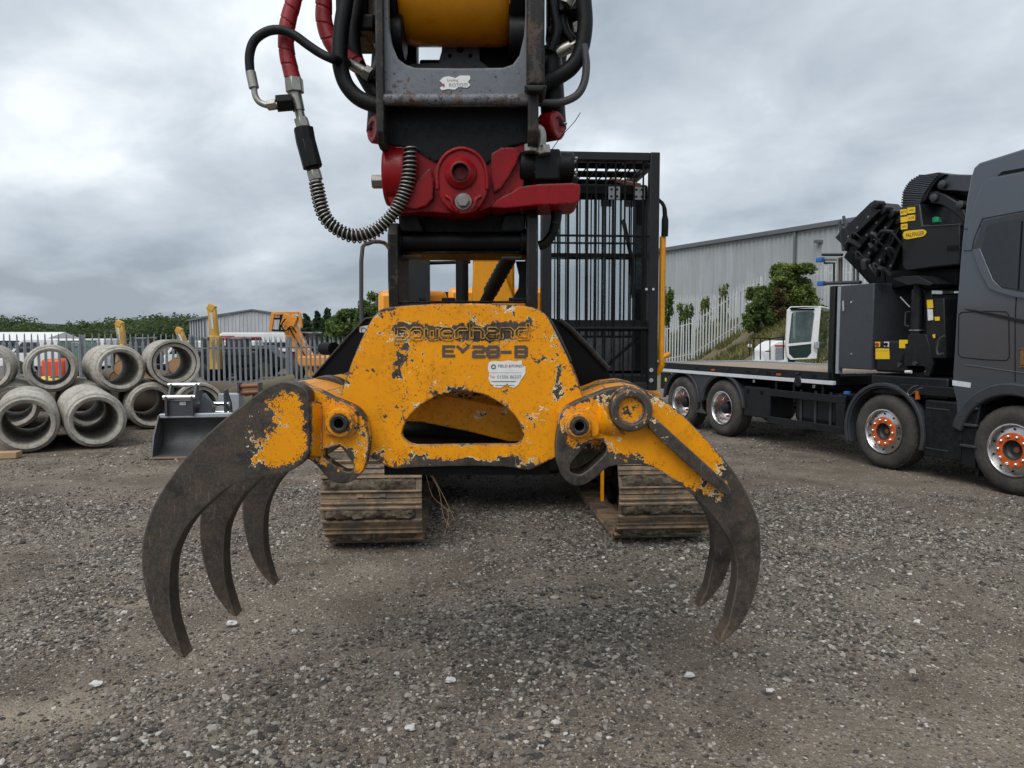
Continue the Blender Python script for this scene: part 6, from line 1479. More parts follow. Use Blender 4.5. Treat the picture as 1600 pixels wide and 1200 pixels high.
# ------------------------------------------------------------------ grey flatbed crane truck
TO = G(1578, 772); TDR = Vector((-.38, 1, 0)).normalized(); TDW = Vector((TDR.y, -TDR.x, 0))
def T(s, w_, h): return TO + TDR * s + TDW * w_ + Vector((0, 0, h))
def tq(x, y, w_=0.0):
    d = ray(x, y); t = (w_ - (EYE - TO).dot(TDW)) / d.dot(TDW); q = EYE + d * t; return (q - TO).dot(TDR), q.z
def tpx(pts, w_=0.0): return [T(*(lambda a: (a[0], w_, a[1]))(tq(x, y, w_))) for x, y in pts]
def tb_(mb, a, b): return mb.hexa([T(s, w_, h) for h in (a[2], b[2]) for w_ in (a[1], b[1]) for s in (a[0], b[0])])
tk = thing('crane_truck', 'dark grey flatbed truck with folded black loader crane and orange hubs', 'truck', T(3, 1.2, 0))
UPV = Vector((0, 0, 1))
def tpoly(name, pts, w0, depth, mat, parent=tk, bevel=0, smooth=35):      # (s,h) outline pushed inwards
    return mk(name, MB().prism([T(s, w0, h) for s, h in pts], TDW * depth), mat, parent, smooth, bevel)

# --- wheels
def arc_pts(s0, h0, r, a0, a1, n): return [(s0 + r * math.cos(a0 + (a1 - a0) * i / n), h0 + r * math.sin(a0 + (a1 - a0) * i / n)) for i in range(n + 1)]
def truck_wheel(s, w_, steer, out):      # out=-1: face towards the camera side
    c = T(s, w_, .49); ax = TDW * out
    tyre = [(.29, -.02), (.33, .0), (.40, .012), (.455, .0), (.478, -.03), (.49, -.06), (.49, -.255), (.478, -.285), (.40, -.30), (.29, -.28)]
    wh_ = mk('wheel', MB().lathe(c, ax, tyre, 56), m_tyre, tk, smooth=50)
    for k in range(56):
        a = 2 * PI * k / 56; a_, u, v = frame(ax); d = u * math.cos(a) + v * math.sin(a); td = -u * math.sin(a) + v * math.cos(a)
        # shoulder tread blocks joined per wheel
        if k == 0: tb2 = MB()
        p = c + d * .4875; R = Matrix((td, a_, d)).transposed()
        for off in (-.075, -.16, -.245): tb2.box(p + ax * (off + (.004 if k % 2 else -.004)), (.042, .065, .012), R)
    mk('tread', tb2, m_tyre, wh_, smooth=0)
    if steer:
        mk('rim', MB().lathe(c, ax, [(.292, -.03), (.298, .004), (.285, .008), (.272, -.010), (.262, -.035), (.205, -.012), (.196, -.008), (.19, -.03)], 48), m_alu, wh_, smooth=60)
        mk('hub_ring', MB().lathe(c, ax, [(.112, -.02), (.115, .002), (.192, .002), (.197, -.012)], 40), m_orangehub, wh_)
        mk('hub_cup', MB().lathe(c, ax, [(.113, .0), (.108, -.05), (.085, -.075), (.0, -.08)], 30), m_trucktrim, wh_)
        mk('hub_cap', MB().lathe(c, ax, [(.035, -.08), (.033, -.062), (.0, -.058)], 20), m_rustpin, wh_)
        a_, u, v = frame(ax)
        for k in range(10):
            q = c + (u * math.cos(2 * PI * k / 10) + v * math.sin(2 * PI * k / 10)) * .158 + ax * .002
            mk('wheel_nut', MB().lathe(q, ax, [(.021, 0), (.019, .014), (.012, .026), (0, .030)], 10), m_chrome, wh_, smooth=60)
            q2 = c + (u * math.cos(2 * PI * (k + .5) / 10) + v * math.sin(2 * PI * (k + .5) / 10)) * .238 - ax * .018
            mk('rim_hole', MB().cyl(q2, q2 + ax * .0035, .013, n=10), m_darkmat, wh_)
    else:
        mk('rim', MB().lathe(c, ax, [(.292, -.03), (.30, .004), (.285, .008), (.270, -.015), (.262, -.06), (.258, -.17), (.245, -.19), (.12, -.17)], 48), m_alu, wh_, smooth=60)
        mk('hub_ring', MB().lathe(c, ax, [(.0, -.03), (.07, -.035), (.105, -.06), (.11, -.175)], 30), m_truckblk, wh_)
        a_, u, v = frame(ax)
        for k in range(10):
            q = c + (u * math.cos(2 * PI * k / 10) + v * math.sin(2 * PI * k / 10)) * .165 - ax * .175
            mk('wheel_nut', MB().lathe(q, ax, [(.022, 0), (.018, .03), (0, .035)], 10), m_orangehub, wh_, smooth=60)
AX = ((0.0, True), (1.74, True), (5.2, False), (6.46, False))
for s, st in AX:
    truck_wheel(s, 0.012, st, -1); truck_wheel(s, 2.45, st, 1)
    mk('axle', MB().cyl(T(s, .25, .49), T(s, 2.2, .49), .07, n=14), m_truckblk, tk)

# --- chassis
for w_ in (.78, 1.6): mk('chassis_rail', tb_(MB(), (-1.0, w_, .70), (7.7, w_ + .08, 1.0)), m_truckblk, tk, bevel=.006)
for s in (2.5, 3.6, 4.6, 5.8, 7.2): mk('crossmember', tb_(MB(), (s, .86, .75), (s + .1, 1.6, .95)), m_truckblk, tk)
# --- flatbed
dk = mk('flatbed', tb_(MB(), (2.72, .06, 1.04), (7.62, 2.44, 1.175)), m_truckblk, tk, bevel=.004)
npl = 14
for i in range(npl):
    w0 = .10 + i * (2.30 / npl); mk('deck_plank', tb_(MB(), (2.78, w0 + .004, 1.178), (7.58, w0 + 2.30 / npl - .004, 1.20 + .003 * (i % 3))), m_plank, dk)
mk('side_rail', tb_(MB(), (2.72, 0.0, 1.118), (7.64, .058, 1.235)), m_truckblk, tk, bevel=.004)
mk('far_rail', tb_(MB(), (2.72, 2.445, 1.08), (7.64, 2.50, 1.235)), m_lblue, tk, bevel=.004)
mk('tail_rail', tb_(MB(), (7.622, .06, 1.05), (7.66, 2.44, 1.235)), m_lblue, tk, bevel=.004)
sr_ = mk('reflector_strip', tb_(MB(), (2.62, -.012, 1.055), (7.64, .05, 1.112)), m_reflect, tk, bevel=.003)
for s in (6.9, 5.0, 4.2, 3.3): mk('rope_hook', MB().tube([T(s, -.006, 1.20), T(s + .03, -.035, 1.18), T(s + .06, -.006, 1.20)], .010, n=6, sm=3), m_truckblk, tk)
for s in (5.4, 3.7): mk('side_marker', tb_(MB(), (s, -.008, 1.14), (s + .10, 0, 1.17)), m_amber, tk)
for s in (5.9, 4.45, 3.95, 2.95): mk('strap_slot', tb_(tb_(MB(), (s, -.003, 1.14), (s + .035, 0.0, 1.18)), (s + .05, -.003, 1.14), (s + .085, 0.0, 1.18)), m_darkmat, tk)
for s in (4.35, 3.0): mk('work_lamp', tb_(MB(), (s, .02, .985), (s + .05, .05, 1.035)), m_chrome, tk, bevel=.006)
c = T(3.32, -.002, 1.07); mk('lamp_hood', MB().lathe(c, -TDW, [(.0, .012), (.075, .01), (.085, 0), (.085, -.05)], 20), m_truckblk, tk)
mk('lime_marker', tb_(MB(), (6.98, .0, .86), (7.02, .02, .93)), m_lime, tk)
mk('tail_guard', tb_(MB(), (6.95, .04, .70), (7.25, .10, 1.03)), m_truckblk, tk, bevel=.01)
# mudguards over the rear pair with their side panel
def fender(s, r0, r1, w0, wd, a0, a1, mat, nm='mudguard'):
    c = T(s, w0, .50); mb = MB(); n = 24; pts = []
    inn = arc_pts(s, .50, r0, a0, a1, n); outr = arc_pts(s, .50, r1, a1, a0, n)
    return mk(nm, MB().prism([T(x, w0, h) for x, h in inn + outr], TDW * wd), mat, tk, bevel=.006)
for s in (5.2, 6.46): fender(s, .555, .585, .0, .55, math.radians(8), math.radians(172), m_trucktrim); fender(s, .585, .615, -.01, .06, math.radians(4), math.radians(176), m_trucktrim)
tpoly('fender_panel', [(5.68, .34), (6.0, .34)] + arc_pts(6.46, .5, .617, math.radians(186), math.radians(110), 8) + arc_pts(5.2, .5, .617, math.radians(68), math.radians(-8), 8), .02, .04, m_trucktrim, bevel=.004)
fender(1.74, .575, .60, 0, .5, math.radians(-22), math.radians(198), m_trucktrim); fender(1.74, .598, .64, -.02, .09, math.radians(-20), math.radians(196), m_trucktrim)
mk('mud_flap', tb_(MB(), (2.33, .05, .28), (2.36, .5, .75)), m_truckblk, tk)
# boxes and side guard between the axles
mk('stowage_box', tb_(MB(), (4.02, .03, .42), (4.62, .55, .92)), m_truckblk, tk, bevel=.015)
for s in (4.15, 4.5): mk('box_latch', tb_(MB(), (s, .02, .80), (s + .06, .03, .86)), m_darkmat, tk)
for h0 in (.80, .36): mk('guard_rail', tb_(MB(), (2.40, .0, h0), (4.0, .035, h0 + .11)), m_truckblk, tk, bevel=.006)
mk('guard_upright', tb_(MB(), (2.40, .001, .47), (2.56, .034, .80)), m_truckblk, tk, bevel=.004); mk('guard_upright', tb_(MB(), (3.94, .001, .47), (4.0, .034, .80)), m_truckblk, tk, bevel=.004)
tk_ = mk('fuel_tank', tb_(MB(), (2.60, .12, .42), (3.55, .72, .93)), m_truckblk, tk, bevel=.09)
for s in (2.75, 3.05, 3.35): mk('tank_strap', tb_(MB(), (s, .105, .42), (s + .045, .12, .94)), m_trucktrim, tk, bevel=.004)
mk('blue_cap', MB().lathe(T(2.52, .16, .93), (0, 0, 1), [(.05, 0), (.05, .03), (.042, .038), (0, .038)], 20), m_blue, tk)
for s in (2.9, 3.5, 3.9): mk('hanger', tb_(MB(), (s, .10, .90), (s + .05, .14, 1.05)), m_truckblk, tk)
# step box before the second axle, steps
mk('battery_box', tb_(MB(), (.62, .015, .26), (1.13, .5, .97)), m_truckblk, tk, bevel=.02)
for h in (.86, .36): mk('box_rib', tb_(MB(), (.78, .008, h), (1.10, .015, h + .014)), m_trucktrim, tk)
mk('step_unit', MB().prism([T(.44, .02, .20), T(.62, .02, .24), T(.62, .02, .98), T(.40, .02, .98), T(.44, .02, .70)], TDW * .4), m_truckblk, tk, bevel=.012)
for h in (.45, .70, .90): mk('step', tb_(MB(), (.42, -.012, h), (.62, .03, h + .03)), m_trucktrim, tk, bevel=.006)
mk('mud_flap', tb_(MB(), (.42, .06, .12), (.46, .5, .42)), m_truckblk, tk)

# --- cab
cr = [tq(x, y) for x, y in ((1488, 606), (1488, 585), (1491, 540), (1495, 470), (1502, 380), (1510, 310), (1516, 278), (1521, 262), (1530, 254))]
arch = arc_pts(0.02, .5, .66, math.radians(12), math.radians(168), 16)
cab_out = cr + [(-.2, 3.80), (-.75, 3.82), (-1.10, 3.55), (-1.42, 2.55), (-1.50, 1.9), (-1.52, .42), (-.62, .42)] + [p for p in reversed(arch)] + [(.70, .98)]
tcab = tpoly('cab', cab_out, 0.0, 2.46, m_truck, bevel=.045)
tpoly('roof_fairing', [tq(1530, 252), tq(1560, 244), (-.2, 3.86), (-.7, 3.86), (-.95, 3.74), (.2, 3.74)], .25, 1.95, m_truck, tcab, bevel=.04)
for m_ in tcab.modifiers: m_.segments = 3
# raised cheek panel above the window, and panel lines
ch = [tq(x, y, -.012) for x, y in ((1505, 392), (1512, 357), (1522, 320), (1535, 288), (1545, 279), (1562, 276), (1600, 269))] + [(-.9, 3.30), (-.9, 3.12)] + [tq(x, y, -.012) for x, y in ((1600, 330), (1535, 342), (1522, 372), (1518, 392))]
tpoly('cheek_panel', ch, -.014, .03, m_truck, tcab, bevel=.008)
slot = [tq(x, y, -.003) for x, y in ((1558, 275), (1566, 268), (1600, 262))] + [(-.4, 3.62), (-.4, 3.55)] + [tq(1600, 267, -.003)]
tpoly('roof_slot', slot, -.004, .01, m_darkmat, tcab)
wo_ = [tq(x, y, -.02) for x, y in ((1536, 345), (1560, 339), (1600, 331))] + [(-1.05, 3.07), (-1.22, 2.25)] + [tq(x, y, -.02) for x, y in ((1600, 464), (1586, 462), (1562, 455), (1546, 448), (1536, 430), (1527, 410), (1520, 390), (1523, 380))]
tpoly('window_frame', wo_, -.022, .03, m_trucktrim, tcab, bevel=.006)
wg = [tq(x, y, -.026) for x, y in ((1543, 352), (1570, 346), (1600, 340))] + [(-1.0, 3.02), (-1.15, 2.36)] + [tq(x, y, -.026) for x, y in ((1600, 454), (1590, 452), (1565, 448), (1552, 434), (1541, 408), (1534, 386))]
tpoly('side_window', wg, -.028, .01, m_glass_d, tcab)
sw = [tq(x, y, -.03) for x, y in ((1520, 390), (1531, 388), (1541, 412), (1552, 438), (1566, 451), (1590, 456), (1602, 458), (1602, 466), (1586, 464), (1561, 457), (1545, 450), (1535, 432), (1526, 411))]
tpoly('window_swoosh', sw, -.034, .012, m_truck, tcab, bevel=.003)
pl_ = [tq(x, y, -.03) for x, y in ((1596, 345), (1598, 345), (1592, 452), (1590, 452))]
tpoly('window_pillar', pl_, -.033, .004, m_darkmat, tcab)
def line_(pts, nm, w_=-.004, r=.004, mat=m_darkmat): return mk(nm, MB().tube([T(*(lambda a: (a[0], w_, a[1]))(tq(x, y, w_))) for x, y in pts], r, n=6), mat, tcab)
line_([(1502, 358), (1512, 357.5), (1534, 353)], 'panel_gap'); line_([(1588, 456), (1586, 500), (1586, 560), (1586, 596)], 'door_gap')
line_([(1498, 492), (1502, 488), (1545, 486), (1572, 487), (1576, 492), (1577, 558), (1573, 563), (1540, 562), (1502, 558), (1497, 553), (1498, 492)], 'hatch_gap')
line_([(1510, 570), (1545, 575), (1600, 583)], 'crease', w_=-.002, r=.006, mat=m_truck)
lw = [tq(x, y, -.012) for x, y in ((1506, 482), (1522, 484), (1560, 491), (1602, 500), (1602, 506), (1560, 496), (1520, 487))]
tpoly('painted_crease_shadow', lw, -.014, .02, m_truckblk, tcab, bevel=.003)  # thin black strip standing in for the shadow below the cab crease
em = MB()
for (xa, ya, xb, yb) in ((1592, 545, 1602, 546), (1596, 547, 1602, 548), (1594, 548, 1599, 570), (1592, 572, 1602, 574)): em.prism([T(*(lambda a: (a[0], -.012, a[1]))(tq(x, y, -.012))) for x, y in ((xa, ya), (xb, ya), (xb, yb), (xa, yb))], TDW * .012)
mk('chrome_emblem', em, m_chrome, tcab)
mk('corner_reflector', MB().prism(tpx([(1488, 594), (1517, 598), (1516, 606), (1488, 602)], -.004), TDW * .02), m_reflect, tcab)
wa_i = arc_pts(0.02, .5, .60, math.radians(12), math.radians(168), 16); wa_o = arc_pts(.02, .52, .72, math.radians(168), math.radians(12), 16)
tpoly('wheel_arch', wa_i + wa_o, -.03, .16, m_trucktrim, tcab, bevel=.02)
tpoly('windscreen', [(-1.13, 3.45), (-1.43, 2.5), (-1.45, 2.5), (-1.15, 3.47)], .15, 2.15, m_glass_d, tcab)
tpoly('bumper', [(-1.56, .3), (-1.56, .85), (-1.50, .9), (-.75, .9), (-.75, .3)], -.01, 2.48, m_trucktrim, tcab, bevel=.05)
for w_ in (.1, 1.9): mk('headlamp', tb_(MB(), (-1.58, w_, .92), (-1.50, w_ + .45, 1.12)), m_chrome, tcab, bevel=.02)
mk('mirror', tb_(MB(), (-1.3, -.30, 2.2), (-1.12, -.05, 2.95)), m_truckblk, tcab, bevel=.05)

# --- crane assembly behind the cab
mk('crane_frame', tb_(tb_(MB(), (.85, .05, .98), (2.0, 2.4, 1.24)), (.86, .5, 1.24), (1.5, 2.0, 2.3)), m_truckblk, tk, bevel=.02)
mk('outrigger_beam', tb_(MB(), (.72, .0, 1.02), (1.5, .06, 1.14)), m_truckblk, tk, bevel=.008)
# big dark cover with writing
cov = [tq(x, y, .18) for x, y in ((1406, 326), (1437, 318), (1441, 352), (1500, 350), (1500, 414), (1460, 418), (1416, 424), (1410, 418))]
cv = tpoly('crane_cover', cov, .18, 1.7, m_truckblk, bevel=.02)
ribc = [(1409, 325), (1411, 300), (1420, 284), (1436, 274), (1466, 269), (1478, 272), (1466, 280), (1456, 292), (1446, 312), (1437, 320)]
tpoly('ribbed_cowl', [tq(x, y, .25) for x, y in ribc], .25, 1.4, m_truckblk, bevel=.01)
for i in range(16):
    f = i / 15; a = Vector((1407 + 2 * f, 324 - 26 * f, 0)); 
    pa = [(1408, 325), (1409, 312), (1411, 300), (1416, 290), (1424, 281), (1436, 274)]; pb = [(1438, 319), (1440, 312), (1445, 302), (1450, 294), (1457, 284), (1466, 274)]
    k = f * 4.999; j = int(k); fr_ = k - j
    A = Vector(pa[j]).lerp(Vector(pa[j + 1]), fr_); B = Vector(pb[j]).lerp(Vector(pb[j + 1]), fr_)
    mk('cowl_rib', MB().tube([T(*(lambda z: (z[0], .24, z[1]))(tq(p.x, p.y, .24))) for p in (A, B)], .011, n=6), m_trucktrim, tk)
arm = [(1462, 280), (1468, 273), (1480, 272), (1530, 273), (1530, 300), (1508, 300), (1490, 298), (1476, 298), (1466, 296), (1461, 288)]
tpoly('crane_arm', [tq(x, y, .30) for x, y in arm], .30, .5, m_toolbox, bevel=.015)
arm2 = [(1448, 306), (1452, 300), (1462, 298), (1476, 304), (1500, 318), (1512, 340), (1506, 350), (1490, 332), (1470, 320), (1454, 318)]
tpoly('crane_link', [tq(x, y, .27) for x, y in arm2], .27, .4, m_truckblk, bevel=.015)
for (x, y, r_) in ((1473, 288, .05), (1460, 309, .05), (1501, 320, .05)):
    s, h = tq(x, y, .26); mk('crane_pin', MB().lathe(T(s, .26, h), -TDW, [(r_, -.05), (r_, .02), (r_ * .6, .03), (0, .035)], 20), m_trucktrim, tk)
mk('green_lamp', MB().prism([T(*(lambda a: (a[0], .3, a[1]))(tq(x, y, .3))) for x, y in ((1456, 348), (1456.5, 340), (1460, 338.5), (1465, 339), (1466.5, 347))], TDW * .06), m_green_l, tk, bevel=.006)
mk('cover_edge', MB().tube([T(*(lambda a: (a[0], .17, a[1]))(tq(x, y, .17))) for x, y in ((1440, 354), (1475, 352), (1502, 350))], .007, n=6), m_trucktrim, tk)
tpoly('cover_vent', [tq(x, y, .175) for x, y in ((1480, 384), (1497, 383), (1497, 391), (1480, 392))], .17, .01, m_darkmat, cv)
# yellow warning labels and the maker's plate
for (x, y, w_, h_, tx) in ((1412, 331.5, 10, 9, 'RTV'), (1424, 328.5, 12, 9, 'HPSC'), (1412.5, 343, 10, 8.5, ''), (1424, 340.5, 12, 9, 'AOS'), (1413, 354, 10, 8.5, 'HPSC')):
    L_ = tpoly('warning_label', [tq(x + a * w_ / 2, y + b * h_ / 2 - a * .6, .176) for a, b in ((-1, -1), (1, -1), (1, 1), (-1, 1))], .172, .006, m_lab_y, cv)
    if tx:
        s, h = tq(x, y, .17); text_on('print', tx, .045 if len(tx) < 4 else .032, T(s, .1705, h), -TDR, UPV, m_ink, L_, lift=.0008)
ov = [(1411, 367), (1413, 362), (1418, 360.5), (1442, 358.5), (1446, 360), (1448, 363), (1446, 367), (1442, 369.5), (1418, 374), (1413, 373)]
L_ = tpoly('maker_plate', [tq(x, y, .176) for x, y in ov], .170, .008, m_lab_y, cv)
s, h = tq(1429.5, 366.3, .168); text_on('print', 'PALFINGER', .074, T(s, .168, h), (-TDR + Vector((0, 0, .0))).normalized(), UPV, m_ink, L_, lift=.0008, sx=.74)
# folded jib sections, stacked slantwise
jib = mk('folded_jib', MB().prism([T(*(lambda a: (a[0], .55, a[1]))(tq(x, y, .55))) for x, y in ((1318, 402), (1330, 380), (1372, 336), (1400, 330), (1412, 340), (1418, 440), (1390, 448), (1360, 446), (1340, 424))], TDW * 1.0), m_darkmat, tk, bevel=.01)
for k, (a, b, wd) in enumerate((((1311, 378), (1368, 322), 20), ((1328, 394), (1380, 330), 15), ((1346, 408), (1393, 336), 14), ((1364, 420), (1404, 346), 14), ((1384, 428), (1410, 360), 12))):
    A, B = Vector(a), Vector(b); d_ = (B - A).normalized(); nn = Vector((-d_.y, d_.x)) * wd / 2; w_ = .10 + .09 * k
    tpoly('jib_section', [tq(p.x, p.y, w_) for p in (A - nn, B - nn, B + nn, A + nn)], w_, .5, m_truckblk, tk, bevel=.012)
    s, h = tq(B.x, B.y - 2, w_ - .03); mk('jib_roller', MB().lathe(T(s, w_ - .03, h), -TDW, [(.06, -.12), (.06, .02), (.04, .03), (0, .03)], 16), m_truckblk, tk)
    for f in (.2, .45, .75):
        q = A.lerp(B, f) + nn * .4; s, h = tq(q.x, q.y, w_ - .01); mk('jib_bolt', MB().cyl(T(s, w_ - .012, h), T(s, w_ + .01, h), .018, n=8), m_bolt, tk)
rj = random.Random(3)
for k in range(16):
    x, y = rj.uniform(1322, 1400), rj.uniform(372, 432)
    if y > 372 + (x - 1315) * .9 + 25 or y < 420 - (x - 1310) * 1.1 - 20: continue
    s, h = tq(x, y, .08); d_ = (rj.uniform(-.12, .12), rj.uniform(-.12, .12))
    mk('jib_fitting', MB().tube([T(s, .06 + .02 * (k % 4), h), T(s + d_[0], .02, h + .1), T(s + d_[0] * 2, .1, h + d_[1])], .014 + .012 * (k % 3), n=7, sm=3), m_truckblk if k % 4 else m_trucktrim, tk)
lowm = [(1338, 418), (1412, 424), (1500, 418), (1496, 446), (1462, 452), (1420, 446), (1392, 452), (1366, 446)]
tpoly('crane_underside', [tq(x, y, .35) for x, y in lowm], .35, 1.4, m_darkmat, bevel=.01)
for (a, b) in (((1312, 345), (1318, 392)), ((1318, 338), (1326, 366)), ((1311, 368), (1318, 356))):
    mk('jib_hook', MB().tube([T(*(lambda z: (z[0], .12, z[1]))(tq(x, y, .12))) for x, y in (a, b)], .022, n=7), m_trucktrim, tk)
# stabiliser leg
s0, h0 = tq(1431, 452, .10); s1, h1 = tq(1431, 560, .10)
mk('stabiliser_leg', MB().cyl(T(s0, .14, h1), T(s0, .14, h0), .075, n=22).cyl(T(s0, .14, h0 - .05), T(s0, .14, h0 + .12), .05, n=18), m_truckblk, tk)
mk('leg_collar', MB().cyl(T(s0, .14, tq(1431, 517, .1)[1]), T(s0, .14, tq(1431, 515, .1)[1]), .092, n=22), m_zinc, tk)
tpoly('leg_foot_plate', [tq(x, y, .02) for x, y in ((1402, 436), (1418, 432), (1440, 431), (1464, 443), (1462, 447), (1440, 444), (1425, 446))], -.06, .4, m_truckblk, tk, bevel=.006)
br_ = [(1419, 522), (1447, 522), (1452, 540), (1458, 568), (1452, 586), (1444, 586), (1448, 574), (1440, 572), (1404, 572), (1410, 556), (1418, 540)]
tpoly('leg_bracket', [tq(x, y, .05) for x, y in br_], .05, .05, m_truckblk, tk, bevel=.006)
for (x, y) in ((1406, 570), (1430, 568)):
    s, h = tq(x, y, .04); mk('bracket_bolt', MB().cyl(T(s, .05, h), T(s, .02, h), .028, n=8), m_trucktrim, tk)
# toolbox and control box
mk('toolbox', tb_(MB(), (1.98, .03, 1.30), (2.56, 1.1, 2.47)), m_toolbox, tk, bevel=.012)
mk('toolbox_edge', tb_(MB(), (2.575, .04, 1.22), (2.63, .12, 2.46)), m_lblue, tk, bevel=.004)
mk('toolbox_handle', MB().tube(tpx([(1318, 470), (1318, 486)], .02), .016, n=8), m_chrome, tk)
for (x, y) in ((1331, 472), (1331, 553)):
    s, h = tq(x, y, .028); mk('latch', MB().cyl(T(s, .03, h), T(s, .015, h), .014, n=8), m_chrome, tk)
mk('control_box', tb_(MB(), (1.45, .05, 1.28), (1.94, .40, 1.70)), m_truckblk, tk, bevel=.03)
cb = tpoly('control_label', [tq(x, y, .045) for x, y in ((1368, 544), (1389, 544.5), (1390, 561), (1368, 561))], .044, .006, m_lab_y, tk)
for k in range(4): mk('print', MB().prism(tpx([(1369 + k * 5.2, 548), (1373 + k * 5.2, 548), (1373 + k * 5.2, 548.7), (1369 + k * 5.2, 548.7)], .043), TDW * .0006), m_inkgrey, cb)
for i, (x, mm) in enumerate(((1371, m_redcar), (1385, m_reflect))):
    L_ = tpoly('switch_plate', [tq(x + a, y, .046) for a, y in ((-3.5, 534), (4, 534), (4, 542), (-3.5, 542))], .044, .006, m_lab_y if i == 0 else m_lab_w, tk)
    s, h = tq(x, 538, .04); mk('switch', MB().cyl(T(s, .044, h), T(s, .02, h), .022, n=12), m_redcar if i == 0 else m_darkmat, L_)
for pts in ([(1405, 531), (1418, 531), (1418, 537), (1414, 537), (1414, 544), (1405, 544)], [(1448, 469), (1457, 468), (1458, 481), (1449, 482)], [(1460, 495), (1468, 495), (1468, 501), (1461, 501)], [(1457, 523), (1461, 522), (1461, 528), (1458, 528)]):
    tpoly('warning_label', [tq(x, y, .045) for x, y in pts], .044, .006, m_lab_y, tk)
tpoly('info_label', [tq(x, y, .045) for x, y in ((1449, 483), (1457, 483), (1458, 500), (1450, 501))], .044, .006, m_lab_w, tk)
tpoly('valve_bank', [tq(x, y, .06) for x, y in ((1446, 466), (1475, 466), (1478, 560), (1448, 560))], .06, .3, m_truckblk, tk, bevel=.01)
for pts, r_ in (([(1476, 525), (1468, 530), (1464, 545), (1466, 554), (1474, 552)], .012), ([(1434, 602), (1424, 606), (1418, 614), (1422, 617), (1434, 608), (1442, 606)], .006), ([(1407, 464), (1416, 474), (1422, 480)], .010)):
    mk('cable', MB().tube([T(*(lambda z: (z[0], .0, z[1]))(tq(x, y, .0))) for x, y in pts], r_, n=7, sm=4), m_greyhose if r_ > .011 else m_zinc, tk)
mk('handle_loop', MB().tube(tpx([(1421, 487), (1415, 488), (1414, 508), (1420, 510)], .04), .009, n=6), m_trucktrim, tk)
mk('side_marker', MB().prism(tpx([(1430, 611), (1435, 611), (1435, 624), (1430, 624)], -.005), TDW * .03), m_amber, tk)
mk('hose_end', MB().cyl(T(*(lambda z: (z[0], .0, z[1]))(tq(1415, 581, 0))), T(*(lambda z: (z[0], .0, z[1]))(tq(1424, 581, 0))), .02, n=10), m_lab_w, tk)
# headboard, steel tubes carried on top
mk('headboard_post', tb_(MB(), (2.70, .06, 1.04), (2.80, .20, 2.48)), m_truckblk, tk, bevel=.01); mk('headboard_post', tb_(MB(), (2.70, 2.3, 1.04), (2.80, 2.44, 2.48)), m_truckblk, tk, bevel=.01)
mk('headboard', tb_(MB(), (2.66, 1.1, 1.23), (2.70, 2.44, 2.4)), m_truckblk, tk)
for (x, y) in ((1285, 468), (1285, 522), (1285, 556), (1294, 500)):
    s, h = tq(x, y, .055); mk('post_bolt', MB().cyl(T(s, .06, h), T(s, .045, h), .014, n=8), m_bolt, tk)
def pipe_frame(pts, r, w_, mat): mk('bracket_tube', MB().tube([T(*(lambda z: (z[0], w_, z[1]))(tq(x, y, w_))) for x, y in pts], r, n=8), mat, tk)
pipe_frame([(1285, 398), (1316, 398)], .020, .2, m_truckblk)
pipe_frame([(1283, 405), (1310, 405), (1310, 442)], .026, .22, m_zinc); pipe_frame([(1288, 411), (1303, 411), (1303, 442)], .016, .22, m_truckblk); pipe_frame([(1314, 402), (1314, 443)], .022, .30, m_zinc)
pipe_frame([(1284, 443), (1345, 441)], .026, .2, m_trucktrim); pipe_frame([(1334, 415), (1334, 441)], .018, .6, m_zinc); pipe_frame([(1340, 420), (1340, 441)], .018, .6, m_zinc)
for (x, y) in ((1282, 406), (1284, 443)):
    s, h = tq(x, y, .2); mk('blue_cap', MB().box(T(s, .2, h), (.12, .08, .07), Matrix.Rotation(math.atan2(TDR.y, TDR.x), 3, 'Z')), m_blue, tk, bevel=.01)

# ------------------------------------------------------------------ white mini digger beyond the flatbed
YD = 20.0
md_ = thing('mini_digger', 'white mini digger with green-tinted cab glass behind the flatbed', 'mini digger', (P(1250, 560, YD).x, YD, 0))
fo = [(1231, 484), (1236, 480), (1277, 478), (1283, 481), (1281, 500), (1276, 560), (1236, 562), (1230, 556), (1228, 540)]
gi = [(1237, 490), (1241, 487), (1270, 486), (1273, 490), (1268, 534), (1232, 537)]
lo = [(1232, 541), (1268, 537), (1268, 552), (1262, 559), (1240, 560), (1233, 553)]
plate('cab_front', fo, [gi, lo], YD, .08, m_white, md_, sm=1, sp=.1)
def flat(nm, pts, Y, t, mat): return mk(nm, MB().prism([P(x, y, Y) for x, y in pts], (0, t, 0)), mat, md_, bevel=.01)
flat('windscreen', gi, YD + .03, .012, m_glass_g); flat('lower_screen', lo, YD + .03, .012, m_glass_gd)
mk('roof', MB().prism([P(1231, 484, YD) , P(1283, 481, YD), P(1283, 478, YD), P(1234, 479, YD)], (.75, 1.2, 0)), m_white, md_, bevel=.02)
mk('roof_louvre', MB().box2(P(1236, 482, YD - .03), P(1272, 485, YD - .005)), m_darkmat, md_)
for x in (1231, 1279): q = P(x, 520, YD + 1.25); mk('rear_pillar', MB().box((q.x + .16, YD + 1.2, (q.z)), (.06, .06, 1.35)), m_white, md_, bevel=.01)
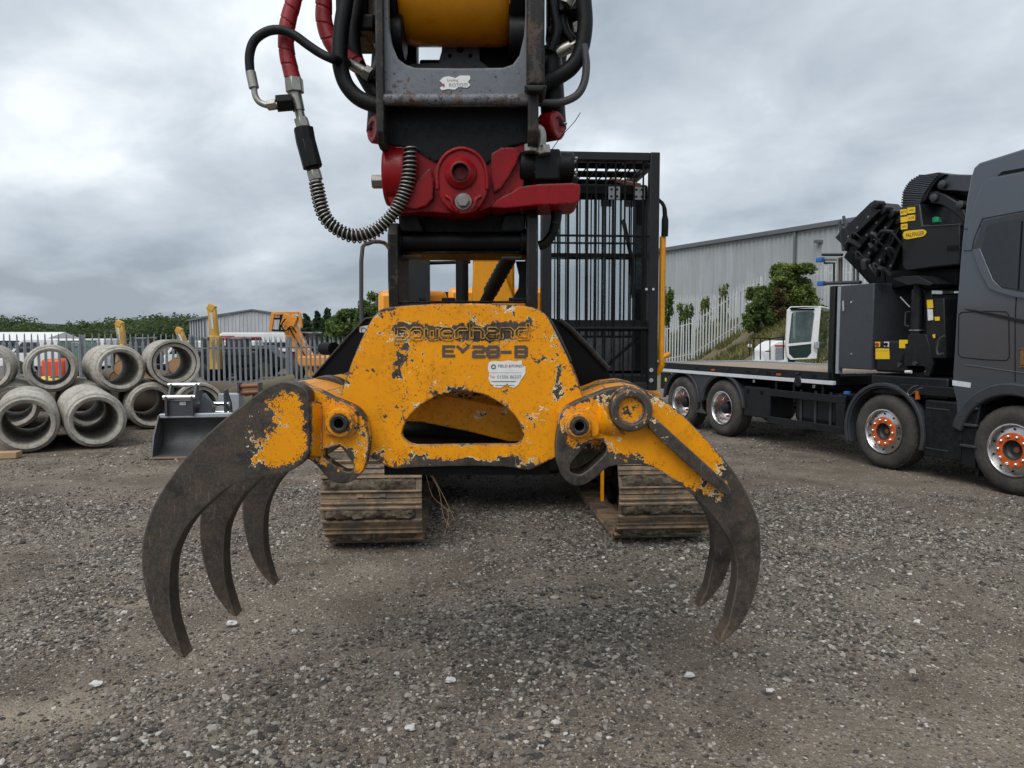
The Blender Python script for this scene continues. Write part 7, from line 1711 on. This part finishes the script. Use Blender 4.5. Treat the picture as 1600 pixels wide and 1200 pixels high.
mk('side_glass', MB().prism([P(1282, 485, YD + .1), P(1277, 558, YD + .1), P(1277, 558, YD + .1) + Vector((.72, 1.15, 0)), P(1282, 485, YD + .1) + Vector((.72, 1.15, 0))], (.01, 0, 0)), m_glass_g, md_)
mk('rear_glass', MB().box2((P(1233, 0, YD).x + .72, YD + 1.28, 1.4), (P(1279, 0, YD).x + .72, YD + 1.3, 2.5)), m_glass_g, md_)
mk('seat', MB().box((P(1258, 0, YD).x, YD + .8, 1.35), (.5, .2, .75)), m_seat, md_, bevel=.05)
mk('hood', MB().prism([P(x, y, YD + .1) for x, y in ((1195, 566), (1196, 548), (1206, 538), (1216, 533), (1230, 532), (1232, 566))], (.05, 1.2, 0)), m_white, md_, bevel=.03)
mk('grille', MB().box2(P(1212, 543, YD + .08), P(1223, 562, YD + .1)), m_galv, md_)
mk('red_decal', MB().box2(P(1211, 539, YD + .085), P(1226, 541.5, YD + .1)), m_redcar, md_)
mk('body', MB().box((P(1240, 0, YD).x, YD + .75, .78), (1.6, 1.7, .5)), m_white, md_, bevel=.05)
for sx in (-.7, .7): mk('track', MB().box((P(1240, 0, YD).x + sx, YD + .7, .27), (.4, 2.2, .54)), m_darkmat, md_, bevel=.18)
rl = MB()
for pts in ([(1178, 562), (1178, 528)], [(1177, 528), (1203, 529)], [(1188, 562), (1188, 529)], [(1203, 562), (1203, 529)], [(1196, 549), (1203, 549)], [(1200, 530), (1224, 526)], [(1224, 562), (1224, 526)], [(1172, 533), (1171, 556)]):
    mk('guard_rail', MB().tube([P(x, y, YD - .3) for x, y in pts], .016, n=6), m_darkmat, md_)
q = P(1172, 540, YD - .3); mk('lamp', MB().cyl(q, q + Vector((0, .06, 0)), .05, n=14), m_lab_w, md_)
q = P(1276, 539, YD - .1); mk('mirror', MB().box(q, (.13, .06, .2)), m_lblue, md_, bevel=.02)
mk('rail_base', MB().box2((P(1170, 0, YD).x, YD - .35, 1.0), (P(1228, 0, YD).x, YD + .1, 1.06)), m_darkmat, md_)
mk('rail_support', MB().box2((P(1185, 0, YD).x, YD - .2, 0.3), (P(1228, 0, YD).x, YD + .1, 1.0)), m_darkmat, md_)
